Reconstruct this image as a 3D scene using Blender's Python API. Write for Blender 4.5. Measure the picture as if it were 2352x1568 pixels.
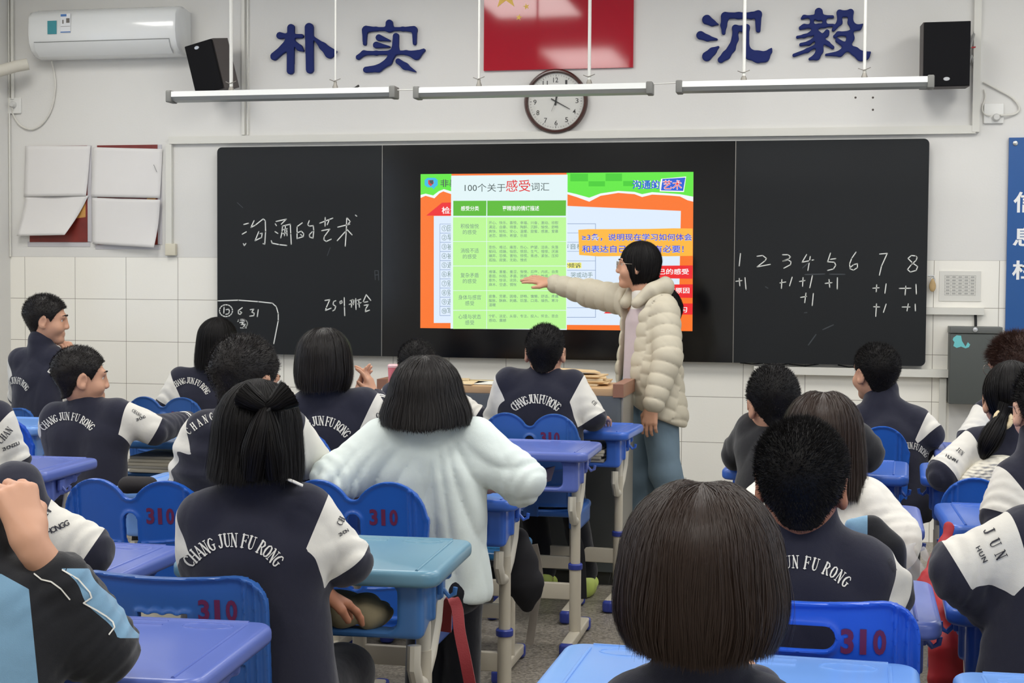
# A middle-school classroom seen from the back row, rebuilt in metres: X runs along the front wall,
# Y points into that wall (wall face at y = 0), Z is up from the floor.
import bpy, math, random
import numpy as np
from mathutils import Matrix, Vector
from mathutils.bvhtree import BVHTree

SC = bpy.context.scene
COL = SC.collection
for _o in list(bpy.data.objects):
    bpy.data.objects.remove(_o)

# ------------------------------------------------------------------ camera
CAM = np.array([4.7298, -8.1215, 1.3772])
CR = np.array([0.97807280, 0.20814048, 0.00715161])
CU = np.array([-0.01553904, 0.03868983, 0.99913044])
CF = np.array([-0.20768279, 0.97733343, -0.04107577])
FPX = 3400.0
cam_d = bpy.data.cameras.new('camera')
cam_d.sensor_width = 36.0
cam_d.lens = FPX / 2352 * 36
cam_d.clip_start = 0.05
cam_o = bpy.data.objects.new('camera', cam_d)
COL.objects.link(cam_o)
cam_o.matrix_world = Matrix(((CR[0], CU[0], -CF[0], CAM[0]), (CR[1], CU[1], -CF[1], CAM[1]),
                             (CR[2], CU[2], -CF[2], CAM[2]), (0, 0, 0, 1)))
SC.camera = cam_o

# ------------------------------------------------------------------ world, exposure
SC.view_settings.view_transform = 'Standard'
SC.view_settings.look = 'None'
SC.view_settings.exposure = 0.0
SC.view_settings.gamma = 1.0
SC.view_settings.use_curve_mapping = False
wd = bpy.data.worlds.new('world')
SC.world = wd
wd.use_nodes = True
wd.node_tree.nodes['Background'].inputs['Color'].default_value = (0.75, 0.85, 1.0, 1)
wd.node_tree.nodes['Background'].inputs['Strength'].default_value = 1.6
SC.cycles.use_denoising = True
SC.cycles.max_bounces = 8
SC.cycles.diffuse_bounces = 4
SC.cycles.glossy_bounces = 3

# ------------------------------------------------------------------ the room's lamps (LED panels of the ceiling)
ROOM = dict(x0=-0.095, x1=6.9, y0=-9.6, y1=0.0, h=3.30)
PANEL_W = 25.0
def panel_light(x, y, w=0.6, d=1.2, p=PANEL_W):
    l = bpy.data.lights.new('ceiling_panel_light', 'AREA')
    l.shape = 'RECTANGLE'; l.size = w; l.size_y = d
    l.energy = p; l.color = (1.0, 0.975, 0.93)
    o = bpy.data.objects.new('ceiling_panel_light', l)
    COL.objects.link(o)
    o.location = (x, y, ROOM['h'] - 0.045)
    return o
PANELS = [(x, y) for y in (-1.75, -4.45, -7.2) for x in (0.75, 2.7, 4.65, 6.2)]
for _x, _y in PANELS:
    panel_light(_x, _y)

# ------------------------------------------------------------------ helpers: where a pixel of the 2352 x 1568 frame sits in the room
def ray(px, py):
    return CF + CR * ((px - 1176) / FPX) - CU * ((py - 784) / FPX)
def at(px, py, depth):
    return CAM + ray(px, py) * depth
def aty(px, py, y):
    d = ray(px, py)
    return CAM + d * ((y - CAM[1]) / d[1])
def atz(px, py, z):
    d = ray(px, py)
    return CAM + d * ((z - CAM[2]) / d[2])

# ------------------------------------------------------------------ materials
def srgb(r, g, b):
    f = lambda c: (c / 255 / 12.92) if c / 255 <= 0.04045 else ((c / 255 + 0.055) / 1.055) ** 2.4
    return (f(r), f(g), f(b), 1.0)
MATS = {}
def mat(name, rgb, rough=0.5, spec=0.5, metal=0.0, bump=0.0, bscale=200.0, vary=0.0, vscale=3.0, emit=0.0, coat=0.0, sheen=0.0, bdist=0.002, trans=0.0):
    if name in MATS: return MATS[name]
    m = bpy.data.materials.new(name); m.use_nodes = True
    nt = m.node_tree; b = nt.nodes['Principled BSDF']
    c = srgb(*rgb)
    b.inputs['Base Color'].default_value = c
    b.inputs['Roughness'].default_value = rough
    b.inputs['Specular IOR Level'].default_value = spec
    b.inputs['Metallic'].default_value = metal
    if coat: b.inputs['Coat Weight'].default_value = coat
    if sheen: b.inputs['Sheen Weight'].default_value = sheen; b.inputs['Sheen Roughness'].default_value = 0.5
    if trans: b.inputs['Transmission Weight'].default_value = trans
    if emit:
        b.inputs['Emission Color'].default_value = c
        b.inputs['Emission Strength'].default_value = emit
        b.inputs['Base Color'].default_value = (0.01, 0.01, 0.01, 1)
    if bump or vary:
        tc = nt.nodes.new('ShaderNodeTexCoord')
    if bump:
        n = nt.nodes.new('ShaderNodeTexNoise'); n.inputs['Scale'].default_value = bscale; n.inputs['Detail'].default_value = 3
        nt.links.new(tc.outputs['Object'], n.inputs['Vector'])
        bp = nt.nodes.new('ShaderNodeBump'); bp.inputs['Strength'].default_value = bump; bp.inputs['Distance'].default_value = bdist
        nt.links.new(n.outputs['Fac'], bp.inputs['Height']); nt.links.new(bp.outputs['Normal'], b.inputs['Normal'])
    if vary:
        n = nt.nodes.new('ShaderNodeTexNoise'); n.inputs['Scale'].default_value = vscale; n.inputs['Detail'].default_value = 5
        nt.links.new(tc.outputs['Object'], n.inputs['Vector'])
        mx = nt.nodes.new('ShaderNodeMix'); mx.data_type = 'RGBA'
        mx.inputs['A'].default_value = tuple(v * (1 - vary) for v in c[:3]) + (1,)
        mx.inputs['B'].default_value = tuple(min(1, v * (1 + vary)) for v in c[:3]) + (1,)
        nt.links.new(n.outputs['Fac'], mx.inputs['Factor']); nt.links.new(mx.outputs['Result'], b.inputs['Base Color'])
    MATS[name] = m
    return m

# ------------------------------------------------------------------ mesh collecting
class MB:
    def __init__(s):
        s.v = []; s.f = []; s.mi = []; s.n = 0; s.m = 0
    def add(s, v, f, m=None):
        v = np.asarray(v, float)
        s.v.append(v); k = s.n
        mm = s.m if m is None else m
        for q in f:
            s.f.append([int(i) + k for i in q]); s.mi.append(mm)
        s.n += len(v)
        return s
    def box(s, c, d, rot=None, m=None):
        x, y, z = np.array(d) / 2
        v = np.array([(sx * x, sy * y, sz * z) for sz in (-1, 1) for sy in (-1, 1) for sx in (-1, 1)])
        if rot is not None: v = v @ np.array(rot).T
        return s.add(v + np.array(c), [(0, 2, 3, 1), (4, 5, 7, 6), (0, 1, 5, 4), (2, 6, 7, 3), (0, 4, 6, 2), (1, 3, 7, 5)], m)
    def loft(s, rings, cap=True, closed=True, m=None):
        n = len(rings[0]); k = len(rings)
        v = np.concatenate([np.asarray(r, float) for r in rings])
        f = []
        for i in range(k - 1):
            for j in range(n if closed else n - 1):
                a = i * n + j; b = i * n + (j + 1) % n
                f.append((a, b, b + n, a + n))
        if cap:
            f.append(tuple(range(n))[::-1]); f.append(tuple(range((k - 1) * n, k * n)))
        return s.add(v, f, m)
    def slab(s, c, d, rc=0.03, re=0.008, seg=5, eseg=3, top_only=False, m=None):
        """rounded-corner plate: c = centre, d = size, rc = plan corner radius, re = edge radius"""
        x, y, z = np.array(d) / 2
        rings = []
        prof = []
        for i in range(eseg + 1):
            a = math.pi / 2 * i / eseg
            prof.append((re * (1 - math.sin(a)), -z + re * (1 - math.cos(a))))
        if top_only: prof = [(0, -z)]
        prof += [(p[0], -p[1]) for p in prof[::-1]] if not top_only else []
        if top_only:
            for i in range(eseg + 1):
                a = math.pi / 2 * i / eseg
                prof.append((re * (1 - math.cos(a)), z - re * (1 - math.sin(a))))
        for ins, zz in prof:
            r = max(rc - ins, 1e-4)
            ring = []
            for cx, cy, a0 in ((x - rc, y - rc, 0), (-x + rc, y - rc, 90), (-x + rc, -y + rc, 180), (x - rc, -y + rc, 270)):
                for j in range(seg + 1):
                    a = math.radians(a0 + 90 * j / seg)
                    ring.append((cx + r * math.cos(a) + c[0], cy + r * math.sin(a) + c[1], zz + c[2]))
            rings.append(ring)
        return s.loft(rings, m=m)
    def tube(s, pts, r, n=10, m=None, cap=True, flat=1.0, up=None):
        pts = [np.array(p, float) for p in pts]
        k = len(pts)
        rr = [r] * k if np.isscalar(r) else list(r)
        t = [pts[min(i + 1, k - 1)] - pts[max(i - 1, 0)] for i in range(k)]
        u = np.array(up if up is not None else (0, 0, 1.0))
        if abs(np.dot(u, t[0])) > 0.95 * np.linalg.norm(t[0]): u = np.array((0, 1.0, 0))
        rings = []
        for i in range(k):
            d = t[i] / (np.linalg.norm(t[i]) + 1e-12)
            u = u - d * np.dot(u, d); u = u / (np.linalg.norm(u) + 1e-12)
            w = np.cross(d, u)
            rings.append([pts[i] + rr[i] * (math.cos(a) * w + flat * math.sin(a) * u) for a in np.linspace(0, 2 * math.pi, n, endpoint=False)])
        return s.loft(rings, cap=cap, m=m)
    def prism(s, poly, z0, z1, frame=None, m=None):
        """poly in 2D extruded; frame = (origin, ex, ey, ez)"""
        o, ex, ey, ez = frame if frame else ((0, 0, 0), (1, 0, 0), (0, 1, 0), (0, 0, 1))
        o, ex, ey, ez = map(lambda q: np.array(q, float), (o, ex, ey, ez))
        R0 = [o + ex * p[0] + ey * p[1] + ez * z0 for p in poly]
        R1 = [o + ex * p[0] + ey * p[1] + ez * z1 for p in poly]
        return s.loft([R0, R1], m=m)
    def lathe(s, prof, c=(0, 0, 0), axis='z', n=32, m=None, cap=True):
        rings = []
        for r, h in prof:
            ring = []
            for a in np.linspace(0, 2 * math.pi, n, endpoint=False):
                x, y = r * math.cos(a), r * math.sin(a)
                p = (x, y, h) if axis == 'z' else ((x, -h, y) if axis == 'y' else (h, x, y))
                ring.append(np.array(p) + np.array(c))
            rings.append(ring)
        return s.loft(rings, m=m, cap=cap)
    def xf(s, M=None, loc=(0, 0, 0)):
        for i in range(len(s.v)):
            v = s.v[i]
            if M is not None: v = v @ np.array(M).T
            s.v[i] = v + np.array(loc)
        return s
    def arrays(s):
        return (np.concatenate(s.v) if s.v else np.zeros((0, 3))), s.f, s.mi

def base_of(o):
    p = np.zeros(3)
    while o is not None:
        p += np.array(o.location); o = o.parent
    return p
def new_mesh(name, v, f, mats, mi=None, smooth=True, attrs=None):
    me = bpy.data.meshes.new(name)
    v = np.asarray(v, np.float32)
    if isinstance(f, np.ndarray) and f.ndim == 2:
        me.vertices.add(len(v)); me.vertices.foreach_set('co', v.ravel())
        nf, k = f.shape
        me.loops.add(nf * k); me.loops.foreach_set('vertex_index', f.ravel().astype(np.int32))
        me.polygons.add(nf); me.polygons.foreach_set('loop_start', np.arange(0, nf * k, k, dtype=np.int32))
        me.polygons.foreach_set('loop_total', np.full(nf, k, np.int32))
        me.update(calc_edges=True)
    else:
        me.from_pydata(v.tolist(), [], f)
    for m in (mats if isinstance(mats, (list, tuple)) else [mats]):
        me.materials.append(m)
    if mi is not None: me.polygons.foreach_set('material_index', np.asarray(mi, np.int32))
    if attrs:
        for k, a in attrs.items():
            at_ = me.attributes.new(k, 'FLOAT', 'POINT'); at_.data.foreach_set('value', np.asarray(a, np.float32))
    if smooth == 'auto':
        me.polygons.foreach_set('use_smooth', np.ones(len(me.polygons), bool))
        me.set_sharp_from_angle(angle=math.radians(38))
    elif smooth:
        me.polygons.foreach_set('use_smooth', np.ones(len(me.polygons), bool))
    me.update()
    return me
def obj(name, mb, mats, parent=None, loc=None, smooth='auto', attrs=None, label=None, local=False):
    """link one mesh object; mesh given in world metres unless it has a parent, then relative to the parent's base"""
    if isinstance(mb, MB): v, f, mi = mb.arrays()
    else: v, f, mi = (tuple(mb) + (None,))[:3]
    v = np.asarray(v, float)
    if parent is None and loc is None:
        loc = np.array([(v[:, 0].min() + v[:, 0].max()) / 2, (v[:, 1].min() + v[:, 1].max()) / 2, v[:, 2].min()])
    if parent is None and not local: v = v - np.array(loc)
    o = bpy.data.objects.new(name, new_mesh(name, v, f, mats, mi, smooth, attrs))
    COL.objects.link(o)
    if parent is not None: o.parent = parent
    else: o.location = loc
    if label: o['label'] = label
    return o
def tag(o, label, cat, group=None):
    o['label'] = label; o['category'] = cat
    if group: o['group'] = group
    return o
def struct(o):
    o['kind'] = 'structure'
    return o
def thing(name, label, cat, loc, rotz=0.0, group=None):
    o = bpy.data.objects.new(name, None)
    o.empty_display_size = 0.1
    COL.objects.link(o); o.location = loc; o.rotation_euler = (0, 0, rotz)
    return tag(o, label, cat, group)
def copy_tree(o, parent=None):
    c = o.copy(); COL.objects.link(c)
    if parent is not None: c.parent = parent
    for ch in list(o.children): copy_tree(ch, c)
    return c
def wpart(name, mb, mats, parent, **k):
    """part whose mesh was built in world metres"""
    if isinstance(mb, MB): v, f, mi = mb.arrays()
    else: v, f, mi = (tuple(mb) + (None,))[:3]
    return obj(name, (np.asarray(v) - base_of(parent), f, mi), mats, parent, **k)

# ------------------------------------------------------------------ lettering
def text2d(body, size=1.0, bold=0.0, spacing=1.0, line=1.0):
    c = bpy.data.curves.new('lettering', 'FONT'); c.body = body; c.size = size; c.offset = bold; c.space_character = spacing; c.space_line = line
    c.fill_mode = 'FRONT'; c.resolution_u = 3
    o = bpy.data.objects.new('lettering', c); COL.objects.link(o)
    m = o.to_mesh()
    v = np.array([p.co[:2] for p in m.vertices]).reshape(-1, 2); f = [list(p.vertices) for p in m.polygons]
    o.to_mesh_clear(); bpy.data.objects.remove(o); bpy.data.curves.remove(c)
    return v, f
def fit2d(body, x0, x1, y0, y1, bold=0.0, keep=True):
    """lettering scaled into the 2D rectangle (y up)"""
    v, f = text2d(body, bold=bold)
    lo, hi = v.min(0), v.max(0)
    v = (v - lo) / (hi - lo)
    return np.stack([x0 + v[:, 0] * (x1 - x0), y0 + v[:, 1] * (y1 - y0)], 1), f
def stroke2d(pts, r):
    """polyline with round ends -> 2D verts, faces. pts: (x,y) or (x,y,r)"""
    P_ = [(p[0], p[1], (p[2] if len(p) > 2 else r)) for p in pts]
    v = []; f = []
    for (x, y, q) in P_:
        k = len(v); n = 8
        v += [(x + q * math.cos(2 * math.pi * i / n), y + q * math.sin(2 * math.pi * i / n)) for i in range(n)]
        f.append(list(range(k, k + n)))
    for (x0, y0, r0), (x1, y1, r1) in zip(P_[:-1], P_[1:]):
        d = np.array([x1 - x0, y1 - y0]); L = np.linalg.norm(d)
        if L < 1e-9: continue
        nx, ny = -d[1] / L, d[0] / L
        k = len(v)
        v += [(x0 + nx * r0, y0 + ny * r0), (x0 - nx * r0, y0 - ny * r0), (x1 - nx * r1, y1 - ny * r1), (x1 + nx * r1, y1 + ny * r1)]
        f.append([k, k + 1, k + 2, k + 3])
    return np.array(v), f

# ------------------------------------------------------------------ smooth solids from distance fields (bodies, clothes, moulded plastic)
def vec(*a): return np.array(a, np.float32)
class Solid:
    """list of (op, blend, fn, lo, hi); fn(points)->distance"""
    def __init__(s): s.p = []
    def _a(s, op, k, fn, lo, hi): s.p.append((op, k, fn, np.array(lo, float), np.array(hi, float))); return s
    def cone(s, a, b, ra, rb=None, k=0.02, op='+', flat=None):
        a = np.array(a, np.float32); b = np.array(b, np.float32); rb = ra if rb is None else rb
        ab = b - a; L2 = float(ab @ ab) + 1e-9
        if flat is None:
            def fn(p):
                q = p - a; t = np.clip((q @ ab) / L2, 0, 1)
                return np.linalg.norm(q - t[:, None] * ab, axis=1) - (ra + (rb - ra) * t)
        else:
            ax, sc = np.array(flat[0], np.float32), flat[1]; ax = ax / np.linalg.norm(ax)   # squash along ax by sc (<1 thinner)
            def fn(p):
                q = p - a; t = np.clip((q @ ab) / L2, 0, 1)
                e = q - t[:, None] * ab; u = e @ ax
                e = e + (u * (1 / sc - 1))[:, None] * ax
                d = np.linalg.norm(e, axis=1) - (ra + (rb - ra) * t)
                return d * (sc * 0.5 + 0.5)
        r = max(ra, rb)
        return s._a(op, k, fn, np.minimum(a, b) - r, np.maximum(a, b) + r)
    def chain(s, pts, rs, k=0.02, op='+', flat=None):
        for i in range(len(pts) - 1): s.cone(pts[i], pts[i + 1], rs[i], rs[i + 1], k, op, flat)
        return s
    def ell(s, c, r, R=None, k=0.02, op='+'):
        c = np.array(c, np.float32); r = np.array(r, np.float32)
        M = np.eye(3, dtype=np.float32) if R is None else np.array(R, np.float32)   # columns = local axes in world
        def fn(p):
            q = (p - c) @ M
            k0 = np.linalg.norm(q / r, axis=1); k1 = np.linalg.norm(q / (r * r), axis=1) + 1e-9
            return k0 * (k0 - 1) / k1
        e = np.abs(M) @ r
        return s._a(op, k, fn, c - e, c + e)
    def box(s, c, d, R=None, r=0.01, k=0.0, op='+'):
        c = np.array(c, np.float32); h = np.array(d, np.float32) / 2 - r
        M = np.eye(3, dtype=np.float32) if R is None else np.array(R, np.float32)
        def fn(p):
            q = np.abs((p - c) @ M) - h
            return np.linalg.norm(np.maximum(q, 0), axis=1) + np.minimum(q.max(1), 0) - r
        e = np.abs(M) @ (h + r)
        return s._a(op, k, fn, c - e, c + e)
    def half(s, c, n, k=0.0, op='&'):
        """keep the side n points away from (op '&')"""
        c = np.array(c, np.float32); n = np.array(n, np.float32); n = n / np.linalg.norm(n)
        return s._a(op, k, lambda p: (p - c) @ n, np.full(3, -9.0), np.full(3, 9.0))
    def field(s, fn, lo, hi, op='+', k=0.0): return s._a(op, k, fn, lo, hi)
    def eval(s, p, box=None):
        p = p.astype(np.float32); d = np.full(len(p), 9.0, np.float32)
        for op, k, fn, lo, hi in s.p:
            if box is not None and op in '+-' and ((lo - 0.06 - k > box[1]).any() or (hi + 0.06 + k < box[0]).any()): continue
            e = fn(p)
            if op == '+':
                if k > 0:
                    h = np.maximum(k - np.abs(d - e), 0) / k; d = np.minimum(d, e) - h * h * k / 4
                else: d = np.minimum(d, e)
            elif op == '-':
                if k > 0:
                    h = np.maximum(k - np.abs(d + e), 0) / k; d = np.maximum(d, -e) + h * h * k / 4
                else: d = np.maximum(d, -e)
            elif op == '&':
                if k > 0:
                    h = np.maximum(k - np.abs(d - e), 0) / k; d = np.maximum(d, e) + h * h * k / 4
                else: d = np.maximum(d, e)
            elif op == 'w':
                d = d + e
        return d
    def bounds(s):
        A = [(lo, hi) for op, k, fn, lo, hi in s.p if op == "+"]
        return np.min([a for a, b in A], 0), np.max([b for a, b in A], 0)
    def mesh(s, h=0.006, pad=0.03):
        lo, hi = s.bounds(); lo = lo - pad; hi = hi + pad
        B = 8
        nb = np.ceil((hi - lo) / (h * B)).astype(int)
        N = nb * B + 1
        g = [lo[i] + (np.arange(nb[i]) + 0.5) * h * B for i in range(3)]
        C = np.stack(np.meshgrid(*g, indexing='ij'), -1).reshape(-1, 3)
        dc = s.eval(C)
        act = np.abs(dc) < h * B * 1.05 + 0.012
        V = np.empty(N, np.float32)
        # coarse signs
        V[:-1, :-1, :-1] = np.repeat(np.repeat(np.repeat(dc.reshape(nb), B, 0), B, 1), B, 2)
        V[-1] = V[-2]; V[:, -1] = V[:, -2]; V[:, :, -1] = V[:, :, -2]
        idx = np.argwhere(act.reshape(nb)); idx = idx[np.lexsort((idx[:, 0] // 1, idx[:, 1] // 3, idx[:, 0] // 3, idx[:, 2] // 2))]
        off = np.stack(np.meshgrid(*[np.arange(B + 1)] * 3, indexing='ij'), -1).reshape(-1, 3)
        for i0 in range(0, len(idx), 40):
            J = idx[i0:i0 + 40]
            G = (J[:, None, :] * B + off[None]).reshape(-1, 3)
            V[G[:, 0], G[:, 1], G[:, 2]] = s.eval(lo + G * h, (lo + J.min(0) * B * h, lo + (J.max(0) + 1) * B * h))
        return surface_nets(V, lo, h)
def surface_nets(V, lo, h):
    S = V < 0
    cnt = np.zeros(tuple(n - 1 for n in V.shape), np.int8)
    for dx in (0, 1):
        for dy in (0, 1):
            for dz in (0, 1):
                cnt += S[dx:V.shape[0] - 1 + dx, dy:V.shape[1] - 1 + dy, dz:V.shape[2] - 1 + dz]
    cells = np.argwhere((cnt > 0) & (cnt < 8))
    cid = np.full(cnt.shape, -1, np.int32); cid[cells[:, 0], cells[:, 1], cells[:, 2]] = np.arange(len(cells))
    corner = [(0, 0, 0), (1, 0, 0), (0, 1, 0), (1, 1, 0), (0, 0, 1), (1, 0, 1), (0, 1, 1), (1, 1, 1)]
    val = np.stack([V[cells[:, 0] + c[0], cells[:, 1] + c[1], cells[:, 2] + c[2]] for c in corner], 1)
    acc = np.zeros((len(cells), 3)); num = np.zeros(len(cells))
    for a, b in ((0, 1), (2, 3), (4, 5), (6, 7), (0, 2), (1, 3), (4, 6), (5, 7), (0, 4), (1, 5), (2, 6), (3, 7)):
        va, vb = val[:, a], val[:, b]
        m = (va < 0) != (vb < 0)
        t = np.where(m, va / np.where(m, va - vb, 1), 0)
        pa, pb = np.array(corner[a]), np.array(corner[b])
        acc += np.where(m[:, None], pa + t[:, None] * (pb - pa), 0); num += m
    verts = lo + (cells + acc / num[:, None]) * h
    F = []
    for ax in range(3):
        sl0 = [slice(None)] * 3; sl1 = [slice(None)] * 3
        sl0[ax] = slice(0, -1); sl1[ax] = slice(1, None)
        A = S[tuple(sl0)]; Bq = S[tuple(sl1)]
        E = np.argwhere(A != Bq)
        u, w = (ax + 1) % 3, (ax + 2) % 3
        E = E[(E[:, u] > 0) & (E[:, w] > 0) & (E[:, u] < cnt.shape[u]) & (E[:, w] < cnt.shape[w])]
        ins = A[E[:, 0], E[:, 1], E[:, 2]]
        def c(du, dw):
            q = E.copy(); q[:, u] += du; q[:, w] += dw
            return cid[q[:, 0], q[:, 1], q[:, 2]]
        Q = np.stack([c(-1, -1), c(0, -1), c(0, 0), c(-1, 0)], 1)
        Q[~ins] = Q[~ins][:, ::-1]
        F.append(Q)
    F = np.concatenate(F); F = F[(F >= 0).all(1)]
    return verts, F
def noise3(p, scale, seed=0):
    """cheap smooth pseudo-noise in [-1,1]"""
    r = np.random.RandomState(seed); out = 0
    for i in range(4):
        d = r.normal(size=3); d = d / np.linalg.norm(d) * scale * (0.7 + 0.25 * i)
        out = out + np.sin(p @ d.astype(np.float32) + r.uniform(0, 6.28) + 1.3 * np.sin(p @ (d[::-1] * 0.6).astype(np.float32)))
    return out / 4
# ================================================================== the room
def wall_front_mat():
    m = bpy.data.materials.new('painted wall with tiled dado'); m.use_nodes = True
    nt = m.node_tree; N = nt.nodes; L = nt.links; b = N['Principled BSDF']
    geo = N.new('ShaderNodeNewGeometry'); sp = N.new('ShaderNodeSeparateXYZ'); L.new(geo.outputs['Position'], sp.inputs[0])
    def mth(op, a, c=None):
        n = N.new('ShaderNodeMath'); n.operation = op
        for i, q in enumerate((a, c)):
            if q is None: continue
            if isinstance(q, (int, float)): n.inputs[i].default_value = q
            else: L.new(q, n.inputs[i])
        return n.outputs[0]
    fx = mth('FRACT', mth('MULTIPLY', mth('ADD', sp.outputs[0], 0.001), 1 / 0.33))
    fz = mth('FRACT', mth('MULTIPLY', mth('ADD', sp.outputs[2], 0.001), 1 / 0.25))
    line = mth('MAXIMUM', mth('LESS_THAN', fx, 0.0085), mth('LESS_THAN', fz, 0.011))
    tile = mth('LESS_THAN', sp.outputs[2], 1.5)
    bare = mth('MULTIPLY', mth('GREATER_THAN', sp.outputs[0], 5.37), mth('LESS_THAN', sp.outputs[2], 0.875))
    tile = mth('MULTIPLY', tile, mth('SUBTRACT', 1.0, bare))
    ns = N.new('ShaderNodeTexNoise'); ns.inputs['Scale'].default_value = 2.2; ns.inputs['Detail'].default_value = 6
    L.new(geo.outputs['Position'], ns.inputs['Vector'])
    def mix(f, a, c):
        n = N.new('ShaderNodeMix'); n.data_type = 'RGBA'
        L.new(f, n.inputs['Factor'])
        for s, q in (('A', a), ('B', c)):
            if isinstance(q, tuple): n.inputs[s].default_value = q
            else: L.new(q, n.inputs[s])
        return n.outputs['Result']
    paint = mix(ns.outputs['Fac'], srgb(219, 218, 214), srgb(226, 225, 221))
    til = mix(ns.outputs['Fac'], srgb(243, 240, 230), srgb(248, 246, 238))
    til = mix(line, til, srgb(148, 142, 130))
    col = mix(tile, paint, til)
    L.new(col, b.inputs['Base Color'])
    rough = mth('SUBTRACT', 0.75, mth('MULTIPLY', tile, 0.58))
    L.new(rough, b.inputs['Roughness'])
    h = mth('SUBTRACT', mth('MULTIPLY', tile, 0.004), mth('MULTIPLY', mth('MULTIPLY', line, tile), 0.002))
    n2 = N.new('ShaderNodeTexNoise'); n2.inputs['Scale'].default_value = 90; L.new(geo.outputs['Position'], n2.inputs['Vector'])
    h = mth('ADD', h, mth('MULTIPLY', n2.outputs['Fac'], 0.0006))
    bp = N.new('ShaderNodeBump'); bp.inputs['Strength'].default_value = 0.6; bp.inputs['Distance'].default_value = 1.0
    L.new(h, bp.inputs['Height']); L.new(bp.outputs['Normal'], b.inputs['Normal'])
    return m
def floor_mat():
    m = bpy.data.materials.new('speckled terrazzo floor'); m.use_nodes = True
    nt = m.node_tree; N = nt.nodes; L = nt.links; b = N['Principled BSDF']
    geo = N.new('ShaderNodeNewGeometry')
    v = N.new('ShaderNodeTexVoronoi'); v.inputs['Scale'].default_value = 110; L.new(geo.outputs['Position'], v.inputs['Vector'])
    n = N.new('ShaderNodeTexNoise'); n.inputs['Scale'].default_value = 70; n.inputs['Detail'].default_value = 8; n.inputs['Roughness'].default_value = 0.75
    L.new(geo.outputs['Position'], n.inputs['Vector'])
    r = N.new('ShaderNodeValToRGB'); L.new(n.outputs['Fac'], r.inputs['Fac'])
    e = r.color_ramp.elements; e[0].position = 0.36; e[0].color = srgb(58, 54, 48); e[1].position = 0.66; e[1].color = srgb(168, 160, 146)
    mx = N.new('ShaderNodeMix'); mx.data_type = 'RGBA'; mx.inputs['Factor'].default_value = 0.45
    r2 = N.new('ShaderNodeValToRGB'); L.new(v.outputs['Color'], r2.inputs['Fac'])
    e = r2.color_ramp.elements; e[0].color = srgb(70, 65, 58); e[1].color = srgb(190, 182, 168)
    L.new(r.outputs['Color'], mx.inputs['A']); L.new(r2.outputs['Color'], mx.inputs['B']); L.new(mx.outputs['Result'], b.inputs['Base Color'])
    b.inputs['Roughness'].default_value = 0.42
    return m
M_PAINT = mat('white wall paint', (222, 221, 217), 0.75, 0.3, bump=0.15, bscale=60)
M_TRUNK = mat('white plastic trunking', (219, 218, 210), 0.45)
M_WHITEPL = mat('white plastic', (226, 226, 222), 0.35)
x0, x1, y0, y1, H = ROOM['x0'], ROOM['x1'], ROOM['y0'], ROOM['y1'], ROOM['h']
struct(obj('floor', MB().box(((x0 + x1) / 2, (y0 + y1) / 2, -0.06), (x1 - x0 + 0.4, y1 - y0 + 0.4, 0.12)), floor_mat(), loc=(0, 0, 0)))
struct(obj('ceiling', MB().box(((x0 + x1) / 2, (y0 + y1) / 2, H + 0.06), (x1 - x0 + 0.4, y1 - y0 + 0.4, 0.12)), M_PAINT, loc=(0, 0, 0)))
struct(obj('wall_front', MB().box(((x0 + x1) / 2, 0.1, H / 2), (x1 - x0 + 0.4, 0.2, H)), wall_front_mat(), loc=(0, 0, 0)))
struct(obj('wall_back', MB().box(((x0 + x1) / 2, y0 - 0.1, H / 2), (x1 - x0 + 0.4, 0.2, H)), M_PAINT, loc=(0, 0, 0)))
WINY = [(-8.6, -6.4), (-5.4, -3.2), (-2.6, -1.2)]
def side_wall(name, x, sgn):
    mb = MB(); xc = x + sgn * 0.1
    mb.box((xc, (y0 + y1) / 2, 0.5), (0.2, y1 - y0, 1.0)); mb.box((xc, (y0 + y1) / 2, (2.75 + H) / 2), (0.2, y1 - y0, H - 2.75))
    e = [y0] + [q for w in WINY for q in w] + [y1]
    for a, c in zip(e[0::2], e[1::2]): mb.box((xc, (a + c) / 2, 1.875), (0.2, c - a, 1.75))
    return struct(obj(name, mb, M_PAINT, loc=(0, 0, 0)))
side_wall('wall_left', x0, -1); side_wall('wall_right', x1, 1)
M_ALU = mat('window aluminium', (200, 202, 204), 0.4, metal=0.6)
def pane_mat():
    m = bpy.data.materials.new('window glass'); m.use_nodes = True
    nt = m.node_tree; nt.nodes.clear()
    o = nt.nodes.new('ShaderNodeOutputMaterial'); mx = nt.nodes.new('ShaderNodeMixShader')
    t = nt.nodes.new('ShaderNodeBsdfTransparent'); g = nt.nodes.new('ShaderNodeBsdfGlossy'); g.inputs['Roughness'].default_value = 0.03
    mx.inputs[0].default_value = 0.06
    nt.links.new(t.outputs[0], mx.inputs[1]); nt.links.new(g.outputs[0], mx.inputs[2]); nt.links.new(mx.outputs[0], o.inputs[0])
    return m
M_PANE = pane_mat()
_k = 0
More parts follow.
